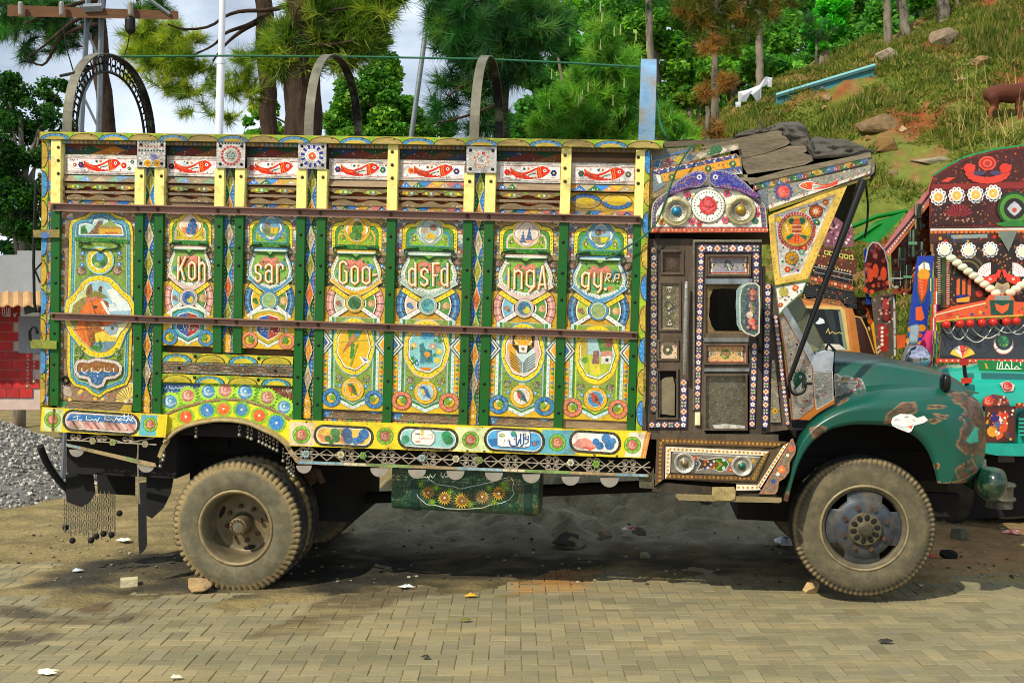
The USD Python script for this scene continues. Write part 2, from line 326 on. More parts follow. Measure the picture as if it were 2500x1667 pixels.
def diamonds(a, x0, x1, y0, y1, pal, w, dotc='efe9d2', dark=False):
    n = max(2, round((x1 - x0) / w)); w = (x1 - x0) / n; ym = (y0 + y1) / 2
    for i in range(n):
        xa = x0 + i * w
        a.poly([(xa, y0), (xa + w, y0), (xa + w / 2, ym)], pal[(2 * i + 1) % len(pal)], .12); a.poly([(xa, y1), (xa + w / 2, ym), (xa + w, y1)], pal[(2 * i + 2) % len(pal)], .12)
        a.poly([(xa, y0 + 1), (xa + w / 2 - 1, ym), (xa, y1 - 1)], pal[(2 * i) % len(pal)], .12); a.poly([(xa + w, y0 + 1), (xa + w, y1 - 1), (xa + w / 2 + 1, ym)], pal[(2 * i + 2) % len(pal)], .12)
        for q in range(5): a.circ(xa + a.r.uniform(.05, .95) * w, a.r.uniform(y0 + 2, y1 - 2), 1.1, dotc, 4)
def triangles(a, x0, x1, y0, y1, pal, w, dotc='efe9d2', nd=3):
    n = max(2, round((x1 - x0) / w)); w = (x1 - x0) / n
    for i in range(n):
        xa = x0 + i * w
        a.poly([(xa + w / 2, y0), (xa, y1), (xa + w, y1)], pal[i % len(pal)], .12)
        a.poly([(xa - w / 2 if i else xa, y0), (xa + w / 2, y0), (xa, y1)], pal[(i + 2) % len(pal)], .12)
        for q in range(nd): a.circ(xa + w * (.3 + .4 * a.r.random()), y1 - (y1 - y0) * (.12 + .35 * a.r.random()), 1.3, dotc, 4)
    a.poly([(x1 - w / 2, y0), (x1, y0), (x1, y1)], pal[(n + 1) % len(pal)], .1)
FISH = [(0, 15), (8, 60), (-2, 98), (12, 90), (35, 92), (60, 112), (105, 122), (150, 130), (225, 128), (300, 118), (345, 96), (385, 62), (400, 42), (370, 12), (330, -2), (285, 3), (240, 25), (195, 48), (130, 68), (70, 58)]
def fish(a, x, y, k, flip=1, cols=(RED, ORA)):
    f = lambda q: [(x + flip * px * k, y + py * k) for px, py in q]
    a.poly(f([(px * 1.02 - 4, (py - 60) * 1.14 + 60) for px, py in FISH]), 'f6f2ea'); a.poly(f(FISH), 'e2341c')
    a.poly(f([(150, 88), (215, 62), (262, 32), (268, 66), (275, 118), (255, 104), (240, 119), (225, 104), (200, 112), (190, 98)]), 'e4dfd0')
    a.line(f([(180, 92), (210, 82), (260, 70)]), 9 * k, '124a3a'); a.line(f([(288, 2), (280, 50), (300, 118)]), 7 * k, 'f08a1c'); a.line(f([(305, -2), (297, 45), (316, 112)]), 5 * k, 'f5a43a')
    a.line(f([(10, 22), (60, 72), (130, 92)]), 8 * k, ORA); a.circ(x + flip * 345 * k, y + 42 * k, 17 * k, 'f2ede2', 8); a.circ(x + flip * 345 * k, y + 42 * k, 8 * k, '4a2a20', 6)
PAL = ['123d26', '1b3f66', '6e2a1e', '0f4a2c', '7a4a1c']
PAL2 = ['1f5f9e', '0e5a30', 'c07a2a', '9a8a6a', '2b6fae', 'b0902a', 'b5655a']
BAY = [(0, 1), (2, 3), (4, 5), (6, 7), (7, 8), (9, 10), (10, 11)]
for b, (p, q) in enumerate(BAY):
    x0, x1 = PU[p][1] * 325 + 2, PU[q][0] * 325 - 1; u0, u1 = x0 / 325, x1 / 325; w = x1 - x0
    vv = _v(rows)
    a = Art(fR, .055, seed=20 + b)                            # beaded lath
    a.box((u0, .015, vv[2]), (u1, .08, vv[1] - .002), '6f6248'); a.n = .015
    k = int(w / 11)
    for i in range(k): a.slab([(x0 + (i + .1) * w / k, 342.5), (x0 + (i + .9) * w / k, 342.5), (x0 + (i + .9) * w / k, 349.5), (x0 + (i + .1) * w / k, 349.5)], .006, .016, rnd.choice(['a98f66', '6f8fa5', '7fa06a', 'b0907a', '8d7a5c', 'b58a5a']) if b < 5 else '7d6a50', .1)
    put('beaded_lath', a, WOODP, truck)
    a = Art(fR, .062, seed=40 + b); a.box((u0, .062, vv[3] + .002), (u1, .08, vv[2] - .001), '4a3826')
    if b < 6: diamonds(a, x0, x1, 351, 374, PAL if b != 0 else PAL[1:] + ['b5701c'], 62)
    else: a.poly([(x0, 362), (x1, 362), (x1, 374), (x0, 374)], '86684a')
    put('painted_board', a, WOODP, truck)
    a = Art(fR, .040, seed=60 + b); a.box((u0, .040, vv[4] + .002), (u1, .075, vv[3] - .001), 'b9b2a4')   # embossed tin fish plaque
    xa, xb = x0 + 5, x1 - 1
    a.poly([(xa, 378), (xb, 378), (xb, 383), (xa, 383)], 'd8cfc0'); a.poly([(xa, 417), (xb, 417), (xb, 423), (xa, 423)], 'd8d0c2')
    for i in range(6): a.line([(xa + rnd.random() * w * .9, 380 + 40 * (i % 2)), (xa + rnd.random() * w * .9 + 12, 380 + 40 * (i % 2))], 1.2, '7d7466')
    a.poly([(xa + 3, 384), (xb - 1, 384), (xb - 1, 416), (xa + 3, 416)], 'f4efe6'); a.line([(xa + 3, 384.5), (xb - 1, 384.5), (xb - 1, 416), (xa + 3, 416)], 1.2, 'c4614a', True)
    xm = x0 + w * .52; fish(a, xm - 48, 384.5, .24)
    for i in range(int(w / 7)):
        fx = xa + 6 + rnd.random() * (w - 16); fy = rnd.choice((388, 413, 390, 411))
        if abs(fx - xm) < 44 and 388 < fy < 412: continue
        a.circ(fx, fy, 1.5, rnd.choice([RED, '17604a', '23346e', 'c9a23a', '555040']), 5)
    cc = [('2b2a78', RED), ('1f2a3a', WHT), (RED, '2a6a50'), ('2a3a5a', '12705e'), (ORA, '3a2a78'), (RED, '23346e'), ('12604a', '58696a')][b]
    for sx, c1, c2 in ((xm - 54, cc[0], 'e0402a'), (xm + 56, cc[1], 'f2d070')):
        if xa + 6 < sx < xb - 6: a.flower(sx, 400, 7.5, [c1], 6, c2)
    a.circ(xm - 14, 391, 3.2, '17604a', 6); a.circ(xm - 4, 390.5, 3.2, ORA, 6)
    if w > 170:
        for dx in (-70, 70, 78): a.flower(xm + dx, 400 + (dx == 70) * 7 - (dx == 78) * 9, 5, ['d2401e' if dx < 0 else '1f6e58'], 5)
    put('fish_plaque', a, TIN, truck)
    a = Art(fR, .045, seed=80 + b)                            # sloping plank with triangles
    yb = vv[5]; a.raw([(u0, .052, vv[4]), (u1, .052, vv[4]), (u1, .020, yb), (u0, .020, yb), (u0, .08, yb), (u1, .08, yb)], [(0, 1, 2), (0, 2, 3), (3, 2, 5), (3, 5, 4)], '8a755a')
    a.f = lambda p, n, vv=vv: (lambda r: np.column_stack([r[:, 0], .052 - .032 * np.clip((vv[4] - r[:, 2]) / (vv[4] - vv[5]), 0, 1) - (.05 - n), r[:, 2]]))(fR(p, n)); a.n = .0495
    if b not in (3,):
        triangles(a, x0 + 2, x1 - 2 if b != 5 else x0 + 50, 426, 440, ['8a755a', '5f86a8', '9a8a6e', '6f9a80', '8a755a'] if b in (0, 1) else PAL2, 34, nd=4 if b > 1 else 1)
    put('sloping_plank', a, WOODP, truck)
    if b < 6:
        for tops, y0, y1 in ((True, 445, 462.5), (False, 472, 486)):
            a = Art(fR, .052, seed=100 + b)
            xx = np.linspace(x0, x1, 40); kk = max(2, round(w / 62)); ph = (xx - x0) / w * kk * 2 * math.pi
            wave = (1 - np.cos(ph)) / 2
            if tops: out = [(x0, y0), (x1, y0)] + [(x_, y1 - 1.5 - 8 * (1 - wv)) for x_, wv in zip(xx[::-1], wave[::-1])]
            else: out = [(x_, y0 + 7 * (1 - wv) * 1.0) for x_, wv in zip(xx, wave)] + [(x1, y1), (x0, y1)]
            a.slab(out, .034, .05, '7d6846')
            a.n = .034
            if tops:
                for i in range(kk):
                    cx = x0 + w * (i + .5) / kk; t = np.linspace(math.pi, 2 * math.pi, 9)
                    a.poly(np.stack([cx + 24 * np.cos(t), 458 + 11 * np.sin(t)], 1), '3d3320'); a.poly(np.stack([cx + 22 * np.cos(t), 457.5 + 9.5 * np.sin(t)], 1), rnd.choice(['8fa83a', '93803f', '7f9a3c']))
                    for q in range(5): a.poly([(cx - 14 + q * 6, 451), (cx - 10 + q * 6, 451), (cx - 10 + q * 6, 456.5), (cx - 14 + q * 6, 456.5)], [ORA, YEL, '3f8f5a', 'd8d2b8', '3b8a9a'][(q + i) % 5])
                    a.poly([(cx + 26, 446), (cx + 38, 446), (cx + 32, 452)], '6f9a26')
            else: a.dots([(x0 + rnd.random() * w, 481 + rnd.random() * 4) for _ in range(int(w / 8))], 1.5, ['a99a3a', '5f93ae', 'cfc6a4', '8a7a50'])
            put('scalloped_slat', a, WOODP, truck)
        a = Art(fR, .03, seed=120 + b); a.box((u0, .028, vv[7] + .003), (u1, .05, float(_v([464.0])[0])), '86735a'); a.n = .028
        a.dots([(x0 + (i + .5) * w / 14, 467.3) for i in range(14)], 1.6, ['9fb0b8', '6f8fa0', 'a3a07a', '5f8a4a'] if b < 2 else ['7d6a50'])
        put('slat', a, WOODP, truck)
        a = Art(); a.box((u0, .07, vv[8]), (u1, .076, vv[5]), '8a4a1a'); put('board_behind', a, WOODP, truck)
    else:
        a = Art(fR, .045, seed=140); a.box((u0, .045, vv[8]), (u1, .075, vv[5] - .01), 'c9a62a')
        for i, (cx, c1, c2) in enumerate(((x0 + w * .24, BLU, 'c8a020'), (x0 + w * .73, 'e0b820', BLU))):
            for sgn, c in ((1, c1), (-1, c2)):
                t = np.linspace(math.pi, 2 * math.pi, 14); rx = w * .235; wob = 3 * np.sin(np.linspace(0, math.pi, 14))
                a.poly(np.stack([cx + (rx + 2) * np.cos(t), 464 + sgn * 18.5 * np.sin(t)], 1), '3b3318'); a.poly(np.stack([cx + rx * np.cos(t), 464 + sgn * 17 * np.sin(t)], 1), c)
                for q in range(8):
                    an = math.pi + (q + .5) * math.pi / 8; a.line([(cx + rx * .98 * math.cos(an), 464 + sgn * 16.5 * math.sin(an)), (cx + rx * .66 * math.cos(an), 464 + sgn * 10 * math.sin(an))], .9, '7fb4d8')
            a.circ(cx, 464, rx * .66, 'd8b81c', 14, 9)
        put('painted_board', a, WOODP, truck)
    a = Art(fR, .05, seed=160 + b); a.box((u0, .045, vv[9] - .03), (u1, .075, vv[8] - .002), '7d694e'); a.n = .045
    if b != 1: triangles(a, x0, x1, 485.5, 499, PAL2, 30, nd=5)
    put('painted_board', a, WOODP, truck)

# ---- tin tiles over the double posts
TL = [(335, 342.5, 404, 408.5), (529, 346.5, 599, 410), (728, 347, 797, 412), (1139, 357, 1213, 422)]
for i, (x0, y0, x1, y1) in enumerate(TL):
    f = bilin((x0, y0), (x1, y0 + 1), (x1 - 1, y1 + 1), (x0 - 1, y1)); a = Art(fS, -.022, seed=180 + i); a.slab([f(0, 0), f(1, 0), f(1, 1), f(0, 1)], -.022, .03, 'bcb7ae')
    cx, cy = f(.5, .52)
    if i == 0:
        for r_, c in ((.06, '2a6a58'), (.22, 'b0604a'), (.38, '1f4a44')): a.dots([f(.08 + .105 * k, r_) for k in range(9)], 2.6, c, 7)
        for k in range(40): a.circ(*f(rnd.random(), .45 + .5 * rnd.random()), 1.6, rnd.choice(['efece4', 'e4dfd4', '7a7468', '24705a']), 5)
        a.circ(*f(.6, .62), 9, '8a88b0', 10); a.circ(*f(.6, .62), 6, '6f6f98', 8)
        for s_ in (.38, .72): a.circ(*f(s_, .85), 10.5, 'efe8d8', 12); a.circ(*f(s_, .85), 9.3, 'd39a1c', 12); a.circ(*f(s_, .85), 2, '6a4a1c', 6)
    elif i == 1:
        a.dots([f(.1 + .1 * k, .06) for k in range(9)], 2.8, '1f4a40', 4)
        for k in range(60): a.circ(*f(rnd.random(), rnd.random()), 1.3, rnd.choice(['dedad2', '827c70']), 4)
        for k in range(18): a.sector(cx, cy, 19, 24.5, k * 20, k * 20 + 15, 'b8403a', 3)
        a.circ(cx, cy, 17.5, 'cfcabf', 16); a.circ(cx, cy, 15.5, 'a3a08e', 14)
        for k in range(12): a.circ(cx + 8.5 * math.cos(k * .5236), cy + 8.5 * math.sin(k * .5236), 1.8, '26241e', 4)
        a.circ(cx, cy, 5, '6f9aa0', 8)
    elif i == 2:
        for k in range(12): a.sector(cx, cy, 17, 29, k * 30, k * 30 + 22, 'ece8e0', 4); a.sector(cx, cy, 18, 28, k * 30 + 3, k * 30 + 19, '34388e', 4)
        a.circ(cx, cy, 17, 'f0ece4', 18); a.dots([(cx + 13.5 * math.cos(k * .393), cy + 13.5 * math.sin(k * .393)) for k in range(16)], 1.5, '9a958a'); a.circ(cx, cy, 9.5, 'e8662c', 12); a.circ(cx, cy, 2.4, WHT, 6)
    else:
        a.line([f(.05, .05), f(.95, .05), f(.95, .95), f(.05, .95)], 2, 'dad6ce', True)
        for k in range(8): a.sector(cx, cy, 13, 22, k * 45, k * 45 + 34, 'e6e2da', 4); a.sector(cx, cy, 14, 21, k * 45 + 4, k * 45 + 30, 'c98a62' if k != 6 else 'c0403a', 4)
        a.ring(cx, cy, 11, 2, 'e4e0d8'); a.circ(cx, cy, 3, '8a8680', 8)
    g = put('tin_tile', a, TIN, truck)
    bolts(g, [f(.13, .15), f(.87, .15), f(.13, .85), f(.87, .85)], -.024, .012)
# ---- carved columns between the double posts and at the ends
def carved(a, f, n, rep):
    """f(s, t): across, along. Diamonds down the middle, dotted triangles beside them, beads along both edges."""
    for i in range(rep):
        t0, t1 = i / rep, (i + 1) / rep; tm = (t0 + t1) / 2
        kind = ['8f9a1c', 'd98a1c', 'b5a58a', '9aa028', 'e0661c'][i % 5] if n else 'b5a58a'
        side = [('1f66ae', '0c5a2a'), ('0c5a2a', '2a74b8'), ('1f66ae', '12682e')][i % 3]
        a.poly([f(.12, t0), f(.5, t0), f(.12, tm)], side[0], .1); a.poly([f(.88, t0), f(.88, tm), f(.5, t0)], side[1], .1)
        a.poly([f(.12, tm), f(.5, t1), f(.12, t1)], side[1], .1); a.poly([f(.88, tm), f(.88, t1), f(.5, t1)], side[0], .1)
        a.poly([f(.5, t0), f(.86, tm), f(.5, t1), f(.14, tm)], 'c9b98a', .05); a.poly([f(.5, t0 + .08 / rep), f(.78, tm), f(.5, t1 - .08 / rep), f(.22, tm)], kind, .08)
        a.line([f(.5, t0 + .28 / rep), f(.66, tm), f(.5, t1 - .28 / rep), f(.34, tm)], 1.1, '6f5a3c', True)
        for k in range(7):
            for s_ in (.22 - .06 * (k % 2), .78 + .06 * (k % 2)): a.circ(*f(s_, t0 + (k + .5) / 7 / rep), 1.25, 'e8e6d6', 4)
        for k in range(4): a.circ(*f(.5 + .12 * (k % 2 - .5), t0 + (.3 + .13 * k) / rep), 1.0, 'efe2b8', 4)
        for k in range(6):
            for s_ in (.05, .95):
                tk = t0 + (k + .1) / 6 / rep; te = t0 + (k + .85) / 6 / rep
                a.poly([f(s_ - .05, tk), f(s_ + .05, tk), f(s_ + .05, te), f(s_ - .05, te)], a.r.choice(['9a8a6a', '7f7258', 'a99a78', '6f8aa0', '5f8a5a', 'b0784a']), .1)
CV = [((351, 410), (383, 410), (370, 1012), (343, 1008), 9), ((548, 411), (576, 411), (568, 862), (540, 862), 7), ((748, 413), (777, 413), (763, 1025), (735, 1023), 9), ((1158, 423), (1188, 423), (1167, 1040), (1139, 1040), 9)]
for i, (tl, tr, br, bl, rep) in enumerate(CV):
    a = Art(fS, .032, seed=200 + i, step=.0006); a.slab([tl, tr, br, bl], .032, .075, '5a4a36'); f = bilin(tl, tr, br, bl); carved(a, f, 1, rep)
    a.poly([f(.2, .93), f(.5, .88), f(.8, .93), f(.8, .995), f(.2, .995)], 'd09a1c'); a.dots([f(.25 + .5 * rnd.random(), .92 + .07 * rnd.random()) for _ in range(14)], 1.4, 'f0e8c8')
    put('carved_column', a, WOODP, truck)
a = Art(fS, .004, seed=210); f = bilin((103, 342), (131, 342), (118, 990), (98, 990)); a.slab([f(0, 0), f(1, 0), f(1, 1), f(0, 1)], .004, .07, '8c7c2c')
for i in range(9):
    t0 = i / 9; c = f(.02, t0 + .055); rx = 15
    tt = np.linspace(-math.pi / 2, math.pi / 2, 9); o = np.stack([c[0] + rx * np.cos(tt), c[1] + 34 * np.sin(tt)], 1)
    a.poly([f(0, t0), f(.56, t0), f(.56, t0 + .111), f(0, t0 + .111)], 'b0a22a'); a.poly([f(.3, t0 - .01), f(.54, t0 - .01), f(.54, t0 + .03), f(.4, t0 + .02)], '86a01e')
    a.poly(o, '3a3018'); a.poly(np.stack([c[0] + (rx - 1.8) * np.cos(tt), c[1] + 31 * np.sin(tt)], 1), '3f86b8' if i % 2 else 'b8982e')
    for k in range(4): a.line([(c[0] + 6 * math.cos(-.9 + .6 * k), c[1] + 22 * math.sin(-.9 + .6 * k)), (c[0] + 12 * math.cos(-.9 + .6 * k), c[1] + 28 * math.sin(-.9 + .6 * k))], 1, '1f5c96' if i % 2 else '9a7c1c')
for i in range(26):
    t0 = i / 26; a.poly([f(.6, t0), f(.97, t0), f(.78, t0 + .036)], PAL2[i % 7], .12); a.poly([f(.6, t0), f(.78, t0 + .036), f(.6, t0 + .036)], PAL2[(i + 3) % 7], .12); a.poly([f(.97, t0), f(.97, t0 + .036), f(.78, t0 + .036)], PAL2[(i + 5) % 7], .12)
    a.dots([f(.63 + .3 * rnd.random(), t0 + .034 * rnd.random()) for _ in range(4)], 1.1, 'e8e4d2', 4)
a.line([f(.58, 0), f(.58, 1)], 1.2, '3a2f18'); put('corner_post', a, WOODP, truck)
a = Art(fS, -.006, seed=211); f = bilin((1572, 360), (1588, 361), (1567, 1052), (1552, 1054)); a.slab([f(0, 0), f(1, 0), f(1, 1), f(0, 1)], -.006, .09, 'a99a2c')
for i in range(9):
    t0 = i / 9; c = f(1.0, t0 + .05); tt = np.linspace(math.pi / 2, 1.5 * math.pi, 9)
    a.poly([f(0, t0 + .085), f(.9, t0 + .085), f(.6, t0 + .12), f(0, t0 + .12)], '8fb01c'); a.poly(np.stack([c[0] + 15 * np.cos(tt), c[1] + 33 * np.sin(tt)], 1), '3a3018'); a.poly(np.stack([c[0] + 13.4 * np.cos(tt), c[1] + 30 * np.sin(tt)], 1), ('2f7fc0', 'bfa03a')[i % 2])
    for k in range(5): q = math.pi / 2 + .35 + .6 * k; a.line([(c[0] + 6 * math.cos(q), c[1] + 16 * math.sin(q)), (c[0] + 12.5 * math.cos(q), c[1] + 28 * math.sin(q))], 1, ('8fc0e0', '8a6c1c')[i % 2])
put('corner_post', a, WOODP, truck)
# ---- the seven painted panels
VG = lambda y: S(np.stack([np.full(len(y), 867.0), y], 1), .03)[:, 2]
def mir(pts): return list(pts) + [(-x, y) for x, y in pts[::-1]]
def urdu(a, x0, x1, y, h, col, seed, w=1.3):
    """A line of joined right-to-left handwriting: strokes, loops and points."""
    r = random.Random(seed); x = x1
    while x > x0 + h * .5:
        L = h * r.uniform(.5, 1.5); k = r.randrange(4)
        if k == 0: a.line([(x, y - h), (x - .1 * h, y)], w, col)
        elif k == 1: a.line([(x, y - .2 * h), (x - L * .35, y + .1 * h), (x - L, y - .1 * h)], w, col, rnd_=True)
        elif k == 2: a.line([(x, y - .6 * h), (x - .3 * L, y - .1 * h), (x - .7 * L, y + .35 * h), (x - L, y - .1 * h)], w, col, rnd_=True)
        else: a.line([(x, y - 1.05 * h), (x - L * .9, y - .7 * h)], w * .8, col); a.line([(x - .2 * h, y - .8 * h), (x - .3 * h, y), (x - L, y + .05 * h)], w, col)
        for q in range(r.randrange(3)): a.circ(x - L * .5 + q * h * .28, y + r.choice((-.75, .5)) * h, .12 * h, col, 4)
        x -= L + h * .12
Z4, Z5, Z6 = crop(7.35, 400, 590), crop(7.35, 800, 590), crop(6.533, 1200, 600)
LET = {1: (Z4, [(265, 265, 250, 690), (395, 265, 335, 400, 270, 530), (310, 470, 370, 695), (505, 365, 450, 415, 450, 640, 505, 690, 560, 640, 560, 415, 505, 365), (635, 270, 635, 700), (640, 420, 690, 375, 735, 420, 735, 705)]),
       2: (Z4, [(1745, 490, 1745, 440, 1695, 405, 1645, 440, 1650, 545, 1740, 600, 1740, 680, 1690, 720, 1645, 680, 1645, 640), (1830, 485, 1830, 440, 1885, 405, 1940, 440, 1940, 745), (1935, 545, 1880, 522, 1830, 560, 1830, 690, 1880, 735, 1935, 700), (2035, 405, 2035, 745), (2040, 440, 2090, 405, 2140, 440, 2140, 500)]),
       3: (Z5, [(340, 420, 335, 390, 275, 350, 220, 395, 215, 710, 275, 755, 340, 715, 340, 545, 300, 520), (485, 440, 430, 480, 430, 720, 490, 760, 545, 720, 545, 480, 485, 440), (690, 450, 630, 490, 630, 720, 695, 760, 755, 720, 755, 490, 690, 450), (810, 602, 885, 588)]),
       4: (Z5, [(1575, 375, 1575, 810), (1560, 505, 1510, 480, 1465, 520, 1465, 740, 1515, 790, 1565, 760), (1795, 565, 1795, 520, 1740, 485, 1685, 520, 1680, 610, 1790, 690, 1790, 750, 1735, 790, 1680, 760, 1680, 720), (2010, 392, 1892, 392, 1895, 805), (1895, 605, 1980, 605), (2150, 380, 2150, 815), (2140, 505, 2095, 480, 2045, 520, 2045, 740, 2095, 790, 2145, 760)]),
       5: (Z6, [(255, 285, 295, 285), (275, 370, 270, 690), (370, 375, 365, 695), (375, 425, 430, 392, 485, 430, 480, 695), (680, 388, 680, 650, 595, 738), (672, 420, 610, 390, 565, 430, 560, 620, 610, 660, 672, 640), (750, 700, 812, 330, 822, 330, 865, 700), (775, 620, 855, 620)]),
       6: (Z6, [(1560, 425, 1545, 690, 1505, 720), (1545, 450, 1500, 425, 1450, 470, 1445, 620, 1490, 655, 1540, 640), (1645, 425, 1640, 610, 1690, 660, 1740, 632), (1755, 425, 1745, 690, 1690, 755), (1855, 440, 1815, 575), (1858, 446, 1905, 455, 1890, 508, 1845, 515, 1885, 578), (1985, 445, 1945, 580), (1985, 450, 2042, 462, 2030, 518, 1970, 525)])}
def letters(a, b):
    z, st = LET[b]; dx, dy = .9, .8
    for s_ in st: a.line(z(*s_), (7.9 if s_[0] < 1800 or b != 6 else 4.8), '1c1408')
    for s_ in st: a.line(z(*s_), (6.2 if s_[0] < 1800 or b != 6 else 3.4), 'e8960c')
    for s_ in st: a.line([(x - dx, y - dy) for x, y in z(*s_)], (2.7 if s_[0] < 1800 or b != 6 else 1.5), 'fbf6ea')
    for s_ in st[::2]:
        q = z(*s_); m = ((q[0][0] + q[1][0]) / 2, (q[0][1] + q[1][1]) / 2); a.line([(m[0] + 1.6, m[1] - 4), (m[0] + 1.6, m[1] + 7)], 1.5, '5fb3cf')
    if b == 6:
        for x, y, r in ((1815, 690, 33), (1912, 560, 15), (2010, 570, 20)): c = z(x, y)[0]; a.circ(*c, r / 6.5, '1c1408', 10); a.circ(*c, r / 6.5 - 1, 'f3e3a8', 10)
def scene_picture(a, x, y, rx, ry, kind, n=14):
    """A little landscape inside an oval."""
    el = lambda k=1, dx=0, dy=0: [(x + dx + k * rx * math.cos(t), y + dy + k * ry * math.sin(t)) for t in np.arange(n) * 2 * math.pi / n]
    lower = lambda h: [(px, max(py, y + h * ry)) for px, py in el(.98)]
    if kind == 0: a.poly(el(), 'e9cdb8'); a.poly(lower(.15), 'e07a2e'); [a.circ(x + rx * dx, y + ry * dy, r * rx, c, 8) for dx, dy, r, c in ((.3, -.4, .36, '24508c'), (.1, 0, .36, '2f67a8'), (.5, .05, .34, '1f4a86'), (-.1, .5, .36, '2f6cae'), (.3, .55, .36, '24528c'))]
    elif kind == 1: a.poly(el(), '5b9dc4'); a.poly(lower(.0), '6f8f5a'); a.circ(x - .35 * rx, y - .2 * ry, .34 * rx, '7a5f5a', 8); a.circ(x - .4 * rx, y + .35 * ry, .34 * rx, '5f6a46', 8); a.poly([(x, y - .05 * ry), (x + .8 * rx, y - .05 * ry), (x + .7 * rx, y + .6 * ry), (x, y + .6 * ry)], 'e3bd12'); a.line([(x + .3 * rx, y), (x + .3 * rx, y + .5 * ry)], 1.4, 'b04a20')
    elif kind == 2: a.poly(el(), 'ecae1c'); a.poly(lower(.35), 'e8922a'); [a.circ(x + rx * dx, y + ry * dy, r * rx, c, 8) for dx, dy, r, c in ((.1, -.4, .5, '2f6a1c'), (.35, -.1, .4, '3f8022'), (-.2, -.1, .35, '3a7a1e'), (0, .55, .6, '2d6a1a'), (-.4, .6, .35, '4c8a26'))]
    elif kind == 3: a.poly(el(), '9fb6b0'); a.circ(x + .35 * rx, y - .4 * ry, .4 * rx, '8a5a4c', 8); a.circ(x - .55 * rx, y - .1 * ry, .36 * rx, 'a58a74', 8); a.poly([(x - .5 * rx, y + .7 * ry), (x, y + .05 * ry), (x + .7 * rx, y + .5 * ry), (x + .4 * rx, y + .8 * ry)], 'e4b41c'); a.line([(x - .2 * rx, y + .6 * ry), (x + .1 * rx, y + .3 * ry)], 1, 'b07a14')
    elif kind == 4:
        a.poly(el(), 'e2cdc0'); a.poly(lower(.6), 'd59a80')
        for dx, h in ((-.35, .75), (.28, 1.05)):
            for q in range(4): a.poly([(x + dx * rx, y + (.65 - h * 1.3 + q * .27) * ry), (x + (dx - .12 - .09 * q) * rx, y + (.65 - h * .9 + q * .3) * ry), (x + (dx + .12 + .09 * q) * rx, y + (.65 - h * .9 + q * .3) * ry)], '2c5c92')
    elif kind == 5: a.poly(el(), '7fb2cf'); a.poly(lower(.1), '6d8a6a'); a.circ(x - .25 * rx, y - .3 * ry, .38 * rx, '5a4a40', 8); a.circ(x + .3 * rx, y - .4 * ry, .2 * rx, 'a86050', 6); a.poly([(x, y + .15 * ry), (x + .75 * rx, y + .15 * ry), (x + .5 * rx, y + .7 * ry), (x, y + .7 * ry)], 'd9c814'); a.circ(x - .4 * rx, y + .4 * ry, .32 * rx, '8a7a5c', 8)
def bird(a, x, y, k, back, breast, wing, flip=1):
    g = lambda *q: [(x + flip * k * q[i], y + k * q[i + 1]) for i in range(0, len(q), 2)]
    a.poly(g(-10, -13, -4, -14, 4, -8, 9, 4, 13, 14, 8, 12, 0, 8, -7, 4, -9, -4), back); a.poly(g(-9, -9, -3, -6, 0, 6, -6, 4, -9, -2), breast); a.poly(g(-2, -7, 4, -3, 9, 9, 2, 5), wing)
    a.circ(*g(-7, -11)[0], 3.2 * k, back, 7); a.poly(g(-10, -12, -14, -10, -10, -9), '3a2a1c'); a.line(g(-2, 6, -3, 13), 1, '8a5a2a')
WIREP = mat('green_wire_paint', '0c4a1c', rough=0.4, var=0.1)
FR = {1: ('d9b9ac', TUR), 2: ('3f8fb8', '2f78a8'), 3: ('d8a81c', 'c58f1c'), 4: ('a3bdb2', '8aa8a0'), 5: ('dcc0b4', 'c9a89c'), 6: ('3f8fbe', '2b6fa6')}
